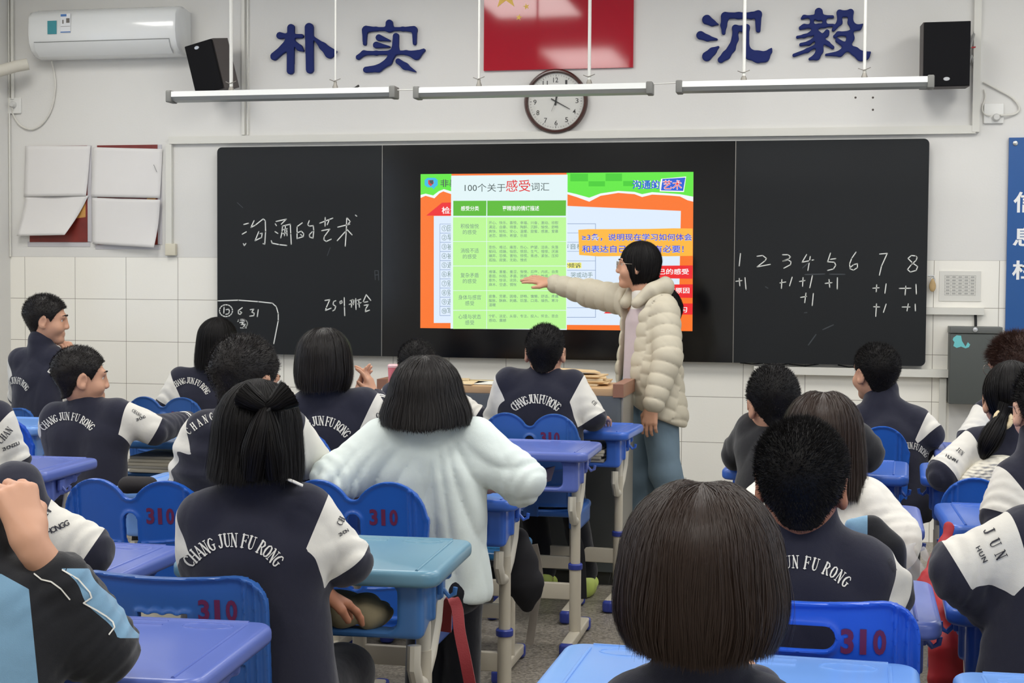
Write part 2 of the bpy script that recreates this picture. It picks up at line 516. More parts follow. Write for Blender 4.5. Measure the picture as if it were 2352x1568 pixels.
for x, s in ((x0, -1), (x1, 1)):
    for a, c in WINY:
        _k += 1
        xc = x + s * 0.1; fr = MB(); yc = (a + c) / 2
        for z in (1.025, 2.725): fr.box((xc, yc, z), (0.06, c - a, 0.05))
        for y in (a + 0.025, yc, c - 0.025): fr.box((xc, y, 1.875), (0.06, 0.05, 1.75))
        w = struct(obj('window_%d' % _k, fr, M_ALU, loc=(xc, yc, 1.0)))
        obj('pane', MB().box((0, 0, 0.875), (0.006, c - a - 0.04, 1.7)), M_PANE, w)
        l = bpy.data.lights.new('window_daylight_portal', 'AREA'); l.shape = 'RECTANGLE'; l.size = c - a; l.size_y = 1.7
        l.cycles.is_portal = True
        lo = bpy.data.objects.new('window_daylight_portal', l); COL.objects.link(lo)
        lo.location = (x + s * 0.21, yc, 1.875); lo.rotation_euler = (0, math.radians(90) * (1 if s > 0 else -1), 0)
# surface trunking and conduits on the front wall
def trim(n, mb, m=M_TRUNK): return struct(obj('trim_%d' % n, mb, m))
trim(1, MB().box((3.21, -0.0125, 2.183), (4.53, 0.025, 0.042)).box((1.155, -0.0126, 2.183), (0.004, 0.0255, 0.043), m=0))
trim(2, MB().box((0.945, -0.0125, 1.87), (0.036, 0.025, 0.58)))
trim(3, MB().box((5.475, -0.014, 2.75), (0.036, 0.028, 1.16)))
trim(4, MB().box((1.405, -0.008, 2.75), (0.018, 0.016, 1.08)).box((1.432, -0.006, 2.75), (0.008, 0.012, 1.08)))
trim(5, MB().tube([(-0.065, -0.014, 3.28), (-0.065, -0.014, 2.44)], 0.011).tube([(-0.088, -0.012, 3.28), (-0.088, -0.012, 1.5)], 0.006))
trim(6, MB().box((5.385, -0.014, 1.233), (0.30, 0.028, 0.036)))
trim(7, MB().box((4.855, -0.025, 0.905), (1.01, 0.05, 0.042)))
trim(8, MB().box((5.335, -0.014, 0.44), (0.035, 0.028, 0.88)))
trim(9, MB().slab((0.955, -0.015, 1.545), (0.065, 0.03, 0.07), rc=0.004, re=0.003), mat('cream plastic', (214, 208, 188), 0.4))
# dark patches of holes and rub marks left on the plaster
for i, (px, py) in enumerate(((1965, 224), (2005, 224), (2005, 252))):
    p = aty(px, py, 0)
    h = obj('screw_hole', MB().lathe([(0.006, 0.0), (0.005, 0.002)], (p[0], 0, p[2]), 'y', 10), mat('old screw hole', (90, 84, 78), 0.9))
    tag(h, ['leftmost of three old screw holes under the right board lamp', 'upper right of three old screw holes under the right board lamp', 'lowest of three old screw holes under the right board lamp'][i], 'screw hole', 'old screw holes in the wall')
# ------------------------------------------------------------------ smart blackboard
BX0, BD1, BD2, BX1, BZT, BZB = 1.264, 2.260, 4.238, 5.241, 2.135, 0.943
BY = -0.060
M_SLATE = mat('matt slate writing surface', (25, 28, 31), 0.6, 0.3, vary=0.12, vscale=1.3, bump=0.05, bscale=400)
M_GLASSB = mat('black glass panel', (7, 8, 11), 0.12, 0.5)
M_EDGE = mat('grey aluminium edge', (150, 148, 142), 0.4, metal=0.5)
M_CHALK = mat('chalk', (226, 228, 224), 0.9, 0.1)
M_CHALKF = mat('faint chalk', (78, 82, 86), 0.9, 0.1)
board = thing('smart_blackboard', 'long black board on the front wall with lit slide in its centre', 'blackboard', ((BX0 + BX1) / 2, 0, BZB))
def rrect(xa, xb, za, zb, rl, rr, n=6):
    P_ = []
    for cx, cz, a0, r in ((xb - rr, zb - rr, 0, rr), (xa + rl, zb - rl, 90, rl), (xa + rl, za + rl, 180, rl), (xb - rr, za + rr, 270, rr)):
        if r < 1e-4: P_.append((cx, cz)); continue
        for j in range(n + 1):
            a = math.radians(a0 + 90 * j / n); P_.append((cx + r * math.cos(a), cz + r * math.sin(a)))
    return P_
FR_WALL = ((0, 0, 0), (1, 0, 0), (0, 0, 1), (0, -1, 0))
pl = wpart('left_panel', MB().prism(rrect(BX0, BD1 - 0.002, BZB, BZT, 0.028, 0.0), 0.004, 0.06, FR_WALL), M_SLATE, board, smooth=False)
pr_ = wpart('right_panel', MB().prism(rrect(BD2 + 0.002, BX1, BZB, BZT, 0.0, 0.028), 0.004, 0.06, FR_WALL), M_SLATE, board, smooth=False)
wpart('centre_panel', MB().prism(rrect(BD1 + 0.002, BD2 - 0.002, BZB, BZT, 0, 0), 0.004, 0.06, FR_WALL), M_GLASSB, board, smooth=False)
for bx in (BD1, BD2): wpart('edge_strip', MB().box((bx, -0.031, (BZB + BZT) / 2), (0.0036, 0.061, BZT - BZB)), M_EDGE, board, smooth=False)
def chalk(strokes, ox, oy, sc, r, y):
    """strokes traced on the photograph -> flat marks on the board plane"""
    V = []; F = []; n = 0
    for s in strokes:
        pts = [aty(ox + q[0] / sc, oy + q[1] / sc, y) for q in s]
        v, f = stroke2d([(p[0], p[2]) for p in pts], r)
        V.append(v); F += [[i + n for i in q] for q in f]; n += len(v)
    v = np.concatenate(V)
    return np.stack([v[:, 0], np.full(len(v), y - 0.0006), v[:, 1]], 1), F
def arc(cx, cy, rx, ry, a0=0, a1=360, n=16):
    return [(cx + rx * math.cos(math.radians(a)), cy + ry * math.sin(math.radians(a))) for a in np.linspace(a0, a1, n)]
CH_TITLE = [[(305, 328), (352, 316)], [(290, 425), (330, 402)], [(300, 520), (310, 540), (326, 518)], [(408, 290), (376, 358), (420, 335), (500, 272), (520, 290), (523, 400), (515, 525), (498, 520)], [(455, 400), (418, 490), (475, 462)], [(468, 420), (490, 415), (482, 460)],
    [(628, 298), (730, 275), (680, 325)], [(620, 322), (632, 340)], [(618, 400), (646, 418)], [(692, 345), (688, 400), (675, 462)], [(690, 345), (770, 325), (775, 420), (780, 525)], [(700, 380), (740, 370)], [(695, 420), (740, 410)], [(722, 340), (712, 440)], [(735, 380), (738, 440)], [(580, 490), (588, 515), (660, 530), (735, 538)],
    [(838, 350), (838, 470)], [(838, 350), (890, 312)], [(838, 412), (880, 395), (905, 420), (900, 450), (850, 465)], [(873, 428), (888, 440)], [(960, 290), (945, 330), (960, 345), (1000, 340), (1005, 390), (998, 465), (965, 455), (960, 432), (990, 400)],
    [(1065, 315), (1195, 265)], [(1120, 258), (1118, 345)], [(1160, 280), (1140, 330)], [(1085, 390), (1165, 375), (1110, 450), (1105, 480), (1130, 498), (1180, 475)],
    [(1245, 355), (1365, 325)], [(1335, 258), (1330, 400), (1320, 545)], [(1335, 258), (1370, 300), (1345, 325)], [(1320, 400), (1240, 490)], [(1335, 375), (1388, 432)], [(1422, 235), (1435, 245)],
    [(1118, 1088), (1165, 1080), (1130, 1160), (1122, 1188), (1178, 1165)], [(1225, 1090), (1203, 1100), (1198, 1128), (1225, 1148), (1215, 1180), (1195, 1192)], [(1265, 1100), (1270, 1120), (1290, 1110), (1285, 1090), (1265, 1100)], [(1310, 1060), (1312, 1150), (1315, 1240)],
    [(1370, 1090), (1395, 1080)], [(1385, 1085), (1382, 1155)], [(1360, 1127), (1400, 1115)], [(1407, 1085), (1402, 1130)], [(1425, 1070), (1428, 1178)], [(1440, 1087), (1475, 1075)], [(1455, 1087), (1462, 1155)], [(1445, 1122), (1478, 1110)], [(1500, 1100), (1530, 1030), (1575, 1087)], [(1512, 1106), (1545, 1100)], [(1510, 1137), (1550, 1130), (1525, 1170), (1522, 1200), (1562, 1185)],
    [(45, 1092), (250, 1085), (450, 1100), (590, 1115), (630, 1150), (650, 1220), (650, 1290), (605, 1520)],
    arc(127, 1190, 66, 60), [(108, 1155), (105, 1215)], [(128, 1180), (155, 1175), (162, 1200), (150, 1222), (125, 1226)], [(290, 1160), (250, 1190), (250, 1218), (268, 1228), (285, 1208), (268, 1198)], [(370, 1180), (405, 1176), (385, 1205), (410, 1215), (405, 1240), (365, 1245)], [(450, 1180), (440, 1250)],
    arc(290, 1320, 52, 44, -150, 110), [(252, 1283), (320, 1287)], [(265, 1310), (310, 1300), (280, 1330), (322, 1325), (298, 1355), (330, 1362)]]
_i = [i for i, q in enumerate(CH_TITLE) if q[0] == (1118, 1088)][0]; _j = [i for i, q in enumerate(CH_TITLE) if q[0] == (45, 1092)][0]
for nm, i0, i1 in (('chalk_character', 0, 6), ('chalk_character', 6, 16), ('chalk_character', 16, 21), ('chalk_character', 21, 25), ('chalk_character', 25, _i), ('chalk_date', _i, _j), ('chalk_frame', _j, _j + 1), ('chalk_note', _j + 1, 99)):
    v_, f_ = chalk(CH_TITLE[i0:i1], 490, 440, 4.356, 0.0032, BY)
    wpart(nm, (v_, f_), M_CHALK, pl, smooth=False)
CH_R = [[(275, 100), (262, 228)], [(447, 128), (505, 120), (545, 150), (530, 175), (448, 238), (585, 212)], [(712, 112), (770, 112), (795, 135), (775, 155), (715, 178), (770, 165), (800, 185), (795, 215), (725, 252)], [(962, 110), (915, 190), (1035, 165)], [(1000, 130), (975, 275)], [(1210, 95), (1180, 185), (1250, 190), (1265, 220), (1240, 260), (1180, 275)], [(1208, 160), (1265, 152)],
    [(1475, 85), (1430, 150), (1408, 210), (1415, 260), (1450, 272), (1490, 245), (1490, 205), (1450, 215), (1415, 245)], [(1720, 105), (1800, 98), (1740, 230), (1718, 325)], [(2100, 125), (2050, 120), (2015, 150), (2060, 195), (2115, 235), (2100, 275), (2040, 292), (2010, 265), (2050, 215), (2100, 170), (2110, 140), (2095, 122)],
    [(228, 388), (290, 380)], [(262, 358), (268, 435)], [(322, 350), (332, 470)], [(685, 405), (745, 395)], [(705, 370), (700, 462)], [(812, 345), (785, 435)], [(888, 390), (945, 380)], [(925, 350), (920, 440)], [(1022, 330), (995, 455)], [(1155, 410), (1225, 402)], [(1195, 370), (1202, 450)], [(1282, 350), (1280, 468)],
    [(900, 555), (962, 545)], [(955, 510), (942, 610)], [(1032, 515), (1020, 640)], [(1650, 460), (1715, 455)], [(1690, 425), (1685, 497)], [(1788, 415), (1775, 512)], [(1925, 462), (2045, 460)], [(1992, 438), (1985, 530)], [(2098, 420), (2102, 520)], [(1658, 652), (1720, 655)], [(1688, 622), (1680, 752)], [(1788, 625), (1760, 710)], [(1955, 655), (2035, 655)], [(2018, 622), (2005, 695)], [(2090, 625), (2092, 695)]]
_k = [i for i, q in enumerate(CH_R) if q[0] == (228, 388)][0]
for st_ in [[q] for q in CH_R[:3]] + [CH_R[3:5], CH_R[5:7]] + [[q] for q in CH_R[7:_k]]:
    v_, f_ = chalk(st_, 1640, 560, 4.523, 0.0027, BY); wpart('chalk_numeral', (v_, f_), M_CHALK, pr_, smooth=False)
for i in range(_k, len(CH_R), 3):
    v_, f_ = chalk(CH_R[i:i + 3], 1640, 560, 4.523, 0.0027, BY); wpart('chalk_score', (v_, f_), M_CHALK, pr_, smooth=False)
for st_ in ([(945, 318), (1150, 312)], [(1200, 314), (1360, 316)], [(535, 445), (560, 460)], [(940, 715), (965, 712)], [(980, 1050), (1060, 940)], [(1130, 890), (1240, 840)], [(920, 250), (1010, 170)]):
    v_, f_ = chalk([st_], 1640, 560, 4.523, 0.0030, BY); wpart('chalk_smear', (v_, f_), M_CHALKF, pr_, smooth=False)
for st_ in ([[(1615, 790), (1650, 790), (1655, 885)], [(1615, 790), (1620, 880)], [(1618, 835), (1652, 830)]], [[(240, 110), (295, 160)]], [[(1140, 640), (1170, 560)]]):
    v_, f_ = chalk(st_, 490, 440, 4.356, 0.0022, BY); wpart('chalk_smear', (v_, f_), M_CHALKF, pl, smooth=False)
# dangling cables under the board
CB = MB()
for a in ((1700, 833, 1728, 836, 1752, 834), (1755, 834, 1790, 838, 1812, 835), (1812, 836, 1850, 840, 1880, 836), (1925, 838, 1950, 843, 1985, 842)):
    q = [aty(a[i], a[i + 1], -0.03) for i in (0, 2, 4)]
    CB.tube([q[0] + (0, 0, 0.01), q[0], q[1], q[2], q[2] + (0, 0, 0.012)], 0.003, 6)
wpart('cable', CB, mat('black cable', (15, 15, 16), 0.6), board)

# ------------------------------------------------------------------ the lit slide
def em(name, rgb, s=1.0): return mat('screen ' + name, rgb, emit=s, rough=0.2)
E_ = dict(orange=em('orange', (250, 118, 40)), white=em('pale blue white', (222, 236, 252)), green=em('bright green', (98, 232, 66)), green2=em('mid green', (70, 205, 50)), torn=em('torn edge white', (240, 246, 250)),
          page=em('page', (226, 244, 246)), head=em('table head', (92, 186, 52)), cell=em('table cell', (186, 246, 148)), grid=em('grid line', (226, 250, 214)), red=em('red', (238, 42, 48)), yellow=em('amber note', (252, 184, 62)),
          lemon=em('highlight', (246, 240, 120)), navy=em('blue text', (66, 74, 214)), grey=em('grey text', (110, 138, 132)), dark=em('dark text', (70, 84, 84)), blue=em('logo blue', (40, 92, 214)), sky=em('icon cyan', (60, 186, 232)), lines=em('thin blue line', (126, 150, 190)), wtext=em('white text', (250, 250, 250)), rtext=em('red text', (226, 40, 44)), rose=em('dull red', (214, 60, 70)), ltext=em('light blue text', (196, 220, 250)))
EK = list(E_)
SCR = MB()
def S(x, y, lay):
    return aty(940 + x / 3.459, 370 + y / 3.459, BY - 0.0006 - 0.0004 * lay)
CX0, CX1, CY0, CY1 = 89, 2256, 95, 1340
def spoly(k, pts, lay):
    v = [S(x, y, lay) for x, y in pts]
    SCR.add(v, [list(range(len(v)))[::-1]], EK.index(k))
def srect(k, xa, ya, xb, yb, lay): spoly(k, [(xa, ya), (xb, ya), (xb, yb), (xa, yb)], lay)
def stext(k, body, xa, ya, xb, yb, lay, bold=0.0, crop=None):
    v, f = fit2d(body, xa, xb, -yb, -ya, bold)
    if crop is not None:
        v = v.copy(); v[:, 0] = np.clip(v[:, 0], crop[0], crop[1])
    SCR.add([S(x, -y, lay) for x, y in v], f, EK.index(k))
def sline(k, pts, w, lay):
    v, f = stroke2d([(x, -y) for x, y in pts], w)
    SCR.add([S(x, -y, lay) for x, y in v], f, EK.index(k))
spoly('orange', [(90, 103), (2258, 85), (2250, 1350), (88, 1325)], 0)
tornL = [(90, 292), (130, 275), (200, 295), (240, 255), (270, 240), (335, 262)]
tornR = [(1255, 262), (1330, 285), (1430, 322), (1520, 275), (1660, 252), (1790, 262), (1850, 285), (1930, 265), (2060, 272), (2150, 280), (2210, 310), (2256, 322)]
spoly('torn', [(90, 103), (336, 101)] + tornL[::-1], 1); spoly('torn', [(1250, 93), (2258, 85)] + tornR[::-1], 1)
spoly('green', [(90, 103), (336, 101), (335, 240), (275, 222), (235, 238), (190, 272), (130, 258), (90, 268)], 2)
spoly('green', [(1250, 93), (2258, 85), (2256, 282), (2150, 262), (2060, 255), (1930, 246), (1850, 262), (1790, 244), (1660, 236), (1520, 256), (1430, 290), (1330, 262), (1255, 245)], 2)
for q in ((1280, 100, 1420, 160), (1560, 98, 1690, 158), (1425, 160, 1555, 200), (1700, 158, 1790, 198)): srect('green2', *q, 3)
srect('white', 195, 435, 340, 1285, 1); spoly('white', [(1250, 355), (2158, 395), (2140, 1305), (1250, 1300)], 1)
spoly('red', [(135, 432), (260, 330), (340, 328), (340, 432)], 2)
stext('wtext', '检测', 258, 362, 390, 418, 3, 0.012, (258, 338))
spoly('sky', [(122, 150), (145, 132), (205, 132), (226, 150), (226, 190), (205, 208), (195, 225), (180, 208), (145, 208), (122, 190)], 3)
spoly('rose', [(150, 150), (190, 150), (195, 175), (170, 200), (150, 180)], 4); spoly('dark', [(160, 152), (192, 150), (188, 185), (165, 175)], 5)
stext('dark', '非暴', 248, 145, 385, 205, 3, 0.01, (248, 336))
srect('lines', 243, 498, 340, 1228, 2); 
for i in range(10): srect('white', 246, 501 + i * 72.7, 342, 501 + i * 72.7 + 69, 3)
for i, t_ in enumerate('①②③④⑤⑥⑦⑧⑨⑩'):
    y = 512 + i * 72.9; stext('grey', t_, 258, y, 298, y + 44, 4); stext('grey', '回早被被遇和别别遇写'[i], 302, y - 2, 346, y + 46, 4, 0, (302, 338))
for x in (1480,): sline('lines', [(1250, 497), (x, 497), (x, 1240), (1250, 1240)], 2, 2)
for y in (570, 644, 716, 792, 866, 940, 1014, 1090, 1164): sline('lines', [(1250, y), (1480, y)], 1.6, 2)
srect('lemon', 1250, 806, 1368, 850, 3); stext('dark', '学倾诉', 1215, 808, 1364, 848, 4, 0.01, (1252, 1364)); stext('grey', '哭或动手', 1282, 882, 1458, 924, 3); stext('grey', '声音植', 1215, 655, 1385, 700, 3, 0, (1252, 1380))
# the amber note and the red arrows on the right
spoly('yellow', [(1343, 545), (1420, 540), (1600, 540), (1900, 538), (2100, 533), (2252, 535), (2252, 752), (2050, 755), (1800, 752), (1500, 756), (1350, 745)], 4)
for dx, k, la in ((3, 'ltext', 5), (0, 'navy', 6)):
    stext(k, '≥3条，说明现在学习如何体会', 1372, 575 + dx, 2248, 632 + dx, la, 0.012 + 0.01 * (la == 5)); stext(k, '和表达自己的感受有必要！', 1372, 668 + dx, 2180, 726 + dx, la, 0.012 + 0.01 * (la == 5))
for ya, yb, xl, t_, xa, xb in ((828, 930, 1665, '表达自己的感受', 1790, 2222), (978, 1082, 1560, '找到感受背后的原因', 1700, 2226), (1130, 1215, 1545, '主动学习', 1960, 2208)):
    spoly('red', [(xl, yb - 6), (xl + 95, ya + 4), (2252, ya), (2250, yb + 4)], 4); stext('wtext', t_, xa, ya + 26, xb, ya + 72, 5, 0.014)
    spoly('white', [(1990, yb + 8), (2145, yb + 8), (2145, yb + 40), (1990, yb + 40)], 3)
# slide title, top right
for dx, k, la in ((4, 'wtext', 5), (0, 'blue', 6)): stext(k, '沟通的', 1772 + dx, 150, 1990 + dx, 222, la, 0.02 if k == 'blue' else 0.045)
spoly('wtext', [(2000, 140), (2200, 122), (2182, 245), (1990, 240)], 5); spoly('blue', [(2012, 142), (2194, 130), (2176, 236), (2000, 232)], 6)
stext('wtext', '艺术', 2014, 150, 2168, 226, 7, 0.03); stext('red', '艺术', 2018, 154, 2164, 222, 8, 0.0)
# the page laid over the slide
spoly('page', [(333, 115), (1258, 107), (1252, 1340), (328, 1330)], 10)
stext('dark', '100个关于', 440, 178, 765, 242, 11); stext('rtext', '感受', 768, 148, 962, 242, 11, 0.004); stext('dark', '词汇', 968, 172, 1112, 236, 11)
spoly('head', [(350, 315), (614, 314), (612, 434), (350, 434)], 11); spoly('head', [(620, 314), (1246, 311), (1244, 433), (620, 434)], 11)
stext('wtext', '感受分类', 410, 356, 554, 394, 12, 0.014); stext('wtext', '更精准的情绪描述', 740, 354, 1032, 394, 12, 0.014)
ROWS = [(446, 636, '积极愉悦', '的感受', ['开心、快乐、喜悦、幸福、兴奋、激动、欣慰', '满足、自豪、得意、陶醉、沉醉、愉悦、舒畅、', '爽快、轻松、安心、温暖、甜蜜、感激、爱慕、', '迷恋、期待、希望、乐观']),
        (640, 830, '消极不适', '的感受', ['悲伤、难过、痛苦、伤心、绝望、沮丧、失落、', '郁闷、烦躁、恼怒、愤怒、生气、憎恨、厌恶、', '嫌弃、恐惧、害怕、惊慌、焦虑、紧张、压抑、', '孤独、寂寞、无助、愧疚']),
        (835, 1026, '复杂矛盾', '的感受', ['难堪、害羞、羞涩、惭愧、后悔、内疚、自责、', '委屈、纠结、矛盾、困惑、怀疑、敏感、震惊、', '意外、惊讶、诧异、失望、嫉妒、羡慕、冷漠、', '麻木、空虚、惆怅']),
        (1030, 1182, '身体与感官', '感受', ['疲惫、劳累、困倦、舒畅、慵懒、舒适、疼痛、', '酸胀、酥麻、刺痛、饥饿、口渴、燥热、寒冷、', '温暖']),
        (1187, 1332, '心境与状态', '感受', ['宁静、淡定、从容、专注、投入、怀念、思念、', '感动、震撼'])]
for ya, yb, a, b_, ls in ROWS:
    srect('cell', 348, ya, 613, yb, 11); srect('cell', 617, ya, 1246, yb, 11)
    w = 36 * len(a); yc = (ya + yb) / 2
    stext('grey', a, 480 - w / 2, yc - 44, 480 + w / 2, yc - 6, 12); w = 36 * len(b_); stext('grey', b_, 480 - w / 2, yc + 4, 480 + w / 2, yc + 40, 12)
    for i, t_ in enumerate(ls):
        ln = len(t_.rstrip('、')); fr = ln / 20
        stext('grey', t_.rstrip('、'), 632, ya + 30 + i * 34, 632 + 552 * fr, ya + 56 + i * 34, 12, 0.004)
screen_o = wpart('lit_slide', SCR, [E_[k] for k in EK], board, smooth=False, label='bright projected slide with a green word table')
# ================================================================== things on and in front of the front wall
def flatsolid(strokes, ox, oy, sc, y, th, h=0.0035, k=0.012):
    """wall letter: fat brush strokes (px traced, with radius) merged and extruded to thickness th off the wall"""
    segs = []
    for s in strokes:
        pts = []
        for q in s:
            p = aty(ox + q[0] / sc, oy + q[1] / sc, 0)
            e = aty(ox + (q[0] + q[2]) / sc, oy + q[1] / sc, 0)
            pts.append((p[0], p[2], e[0] - p[0]))
        for a, b in zip(pts[:-1], pts[1:]): segs.append((np.array(a[:2], np.float32), np.array(b[:2], np.float32), a[2], b[2]))
    P_ = np.array([s[i] for s in segs for i in (0, 1)]); rm = max(max(s[2], s[3]) for s in segs)
    lo = np.array([P_[:, 0].min() - rm, y - th / 2 - 0.01, P_[:, 1].min() - rm]); hi = np.array([P_[:, 0].max() + rm, y + th / 2 + 0.01, P_[:, 1].max() + rm])
    def fn(p):
        q = p[:, [0, 2]]; d = np.full(len(p), 9.0, np.float32)
        for a, b, ra, rb in segs:
            ab = b - a; t = np.clip(((q - a) @ ab) / (ab @ ab + 1e-9), 0, 1)
            e = np.linalg.norm(q - a - t[:, None] * ab, axis=1) - (ra + (rb - ra) * t)
            hh = np.maximum(k - np.abs(d - e), 0) / k; d = np.minimum(d, e) - hh * hh * k / 4
        return np.maximum(d, np.abs(p[:, 1] - y) - th / 2)
    return Solid().field(fn, lo, hi).mesh(h, pad=0.008)
M_NAVYL = mat('dark blue acrylic', (20, 36, 100), 0.6, 0.25)
LET = [('first wall character from the left, dark blue, two upright strokes', 560, 0, 3.92, [[(435, 255, 32), (430, 640, 32)], [(335, 325, 30), (400, 330, 18), (530, 330, 18)], [(415, 350, 18), (370, 440, 32), (285, 512, 34)], [(450, 370, 14), (510, 435, 24), (542, 460, 10)], [(598, 252, 38), (605, 630, 34)], [(640, 345, 10), (720, 420, 30), (785, 480, 44), (832, 470, 14)]]),
       ('second wall character from the left, dark blue with a roof stroke', 560, 0, 3.92, [[(1318, 215, 32), (1320, 260, 36)], [(1110, 268, 30), (1200, 266, 16), (1320, 266, 17), (1440, 266, 16), (1538, 268, 28)], [(1098, 280, 24), (1098, 398, 16)], [(1545, 280, 22), (1546, 395, 16)], [(1225, 343, 28), (1322, 370, 7)], [(1200, 410, 28), (1320, 426, 7)], [(1378, 330, 27), (1372, 450, 30), (1310, 560, 30), (1220, 620, 30), (1110, 632, 26)], [(1040, 520, 22), (1090, 482, 20), (1200, 482, 17), (1330, 478, 18), (1470, 478, 18), (1560, 500, 38), (1628, 456, 14)], [(1398, 555, 24), (1460, 600, 28), (1556, 650, 5)]]),
       ('third wall character, dark blue with three water dots at its left', 1590, 10, 5.6, [[(192, 205, 62), (260, 245, 38), (338, 265, 8)], [(110, 405, 54), (200, 440, 36), (322, 458, 12)], [(192, 675, 62), (265, 610, 45), (338, 555, 14)], [(425, 165, 52), (408, 280, 36), (406, 375, 24)], [(425, 150, 38), (600, 152, 40), (760, 152, 40), (850, 130, 44)], [(850, 140, 44), (850, 340, 30)], [(555, 310, 36), (640, 320, 34), (705, 305, 34)], [(558, 315, 38), (555, 450, 40), (510, 570, 46), (440, 660, 52), (370, 720, 40)], [(700, 300, 36), (695, 560, 40), (740, 650, 62), (850, 680, 74), (930, 680, 66), (1000, 610, 26), (1022, 575, 8)]]),
       ('fourth wall character, dark blue and dense, nearest the right speaker', 1590, 10, 5.6, [[(1627, 105, 52), (1630, 165, 58)], [(1410, 190, 14), (1440, 168, 20), (1630, 168, 20), (1805, 168, 20)], [(1540, 180, 26), (1540, 280, 26)], [(1700, 180, 26), (1700, 280, 26)], [(1395, 312, 24), (1440, 292, 28), (1630, 285, 26), (1808, 275, 18)], [(1600, 310, 24), (1530, 385, 26), (1440, 415, 20), (1352, 430, 18)], [(1560, 330, 22), (1620, 400, 40), (1640, 500, 48), (1640, 600, 44), (1600, 680, 40), (1510, 710, 16)], [(1590, 440, 26), (1500, 505, 24), (1398, 525, 22)], [(1610, 530, 22), (1480, 600, 24), (1310, 662, 22)], [(1735, 360, 30), (1720, 395, 32), (1640, 440, 26)], [(1670, 450, 22), (1740, 510, 26), (1805, 560, 24)], [(1895, 110, 36), (1965, 130, 36), (2035, 105, 38)], [(1895, 130, 34), (1895, 240, 32), (1815, 335, 22)], [(2035, 120, 36), (2035, 240, 34), (2080, 305, 44), (2140, 305, 34), (2190, 265, 10)], [(1830, 420, 20), (1880, 385, 26), (2030, 385, 38), (2035, 440, 46), (1990, 560, 44), (1900, 640, 36), (1720, 655, 14)], [(1865, 470, 28), (1980, 545, 36), (2090, 610, 52), (2170, 670, 62), (2230, 665, 50), (2285, 625, 14)]])]
for lab, ox, oy, sc, st in LET:
    v, f = flatsolid(st, ox, oy, sc, -0.014, 0.024)
    tag(obj('wall_character', (v, f), M_NAVYL), lab, 'wall lettering', 'dark blue characters on the front wall')
# ---- flag panel
fl = thing('flag_panel', 'glossy red flag panel with yellow stars above the clock', 'flag', (3.254, 0, 2.546))
wpart('panel', MB().box((3.254, -0.009, 2.826), (0.838, 0.018, 0.56)), mat('glossy red panel', (172, 18, 40), 0.07, 0.5, bump=0.02, bscale=8), fl, smooth=False)
def star(cx, cz, r, a0):
    return [((r if i % 2 == 0 else r * 0.382) * math.cos(a0 + i * math.pi / 5) + cx, (r if i % 2 == 0 else r * 0.382) * math.sin(a0 + i * math.pi / 5) + cz) for i in range(10)]
M_STAR = mat('yellow star', (232, 186, 60), 0.4)
for px, py, r, a in ((1162, -12, 0.083, 90), (1209, 15, 0.019, 30), (1192, 40, 0.019, 8)):
    p = aty(px, py, -0.018)
    wpart('star', MB().prism(star(p[0], p[2], r, math.radians(a)), 0.018, 0.0195, FR_WALL), M_STAR, fl, smooth=False)
# ---- clock
cc = aty(1277, 233, -0.02); CKX, CKZ = cc[0], cc[2]
ck = thing('wall_clock', 'round wall clock with dark brown rim and large numerals', 'clock', (CKX, 0, CKZ - 0.177))
wpart('rim', MB().lathe([(0.172, 0.0), (0.178, 0.012), (0.178, 0.03), (0.170, 0.043), (0.162, 0.044), (0.157, 0.036), (0.155, 0.022)], (CKX, 0, CKZ), 'y', 64, cap=False), mat('dark brown rim', (66, 34, 28), 0.25), ck)
wpart('dial', MB().lathe([(0.157, 0.0), (0.157, 0.022)], (CKX, 0, CKZ), 'y', 64), mat('clock dial', (222, 222, 216), 0.4), ck)
M_INK = mat('black ink', (28, 30, 32), 0.6)
nv = []; nf = []; n = 0
for i in range(1, 13):
    a = math.radians(90 - 30 * i + 1); w = 0.017 if i < 10 else 0.028
    v, f = fit2d(str(i), -w / 2 if i != 1 else -0.006, w / 2 if i != 1 else 0.006, -0.0135, 0.0135, 0.004)
    v = v + np.array([CKX + 0.118 * math.cos(a), CKZ + 0.118 * math.sin(a)])
    nv.append(v); nf += [[j + n for j in q] for q in f]; n += len(v)
for i in range(60):
    a = math.radians(6 * i); r0 = 0.140 if i % 5 else 0.137
    v, f = stroke2d([(CKX + r0 * math.cos(a), CKZ + r0 * math.sin(a)), (CKX + 0.146 * math.cos(a), CKZ + 0.146 * math.sin(a))], 0.0007 if i % 5 else 0.0013)
    nv.append(v); nf += [[j + n for j in q] for q in f]; n += len(v)
nv = np.concatenate(nv)
wpart('numerals', (np.stack([nv[:, 0], np.full(len(nv), -0.0226), nv[:, 1]], 1), nf), M_INK, ck, smooth=False)
def hand(name, ang, L, w, tail, y):
    a = math.radians(ang); d = np.array([math.sin(a), math.cos(a)]); e = np.array([d[1], -d[0]])
    P_ = [-d * tail - e * w, -d * tail + e * w, d * L + e * w * 0.45, d * L - e * w * 0.45]
    wpart(name, MB().prism([(CKX + q[0], CKZ + q[1]) for q in P_], y, y + 0.0015, FR_WALL), M_INK, ck, smooth=False)
hand('hour_hand', 6, 0.072, 0.005, 0.022, 0.025); hand('minute_hand', 119, 0.092, 0.0035, 0.03, 0.028); hand('second_hand', 203, 0.06, 0.0012, 0.03, 0.031)
wpart('glass', MB().lathe([(0.157, 0.034), (0.157, 0.0345)], (CKX, 0, CKZ), 'y', 48), M_PANE, ck)
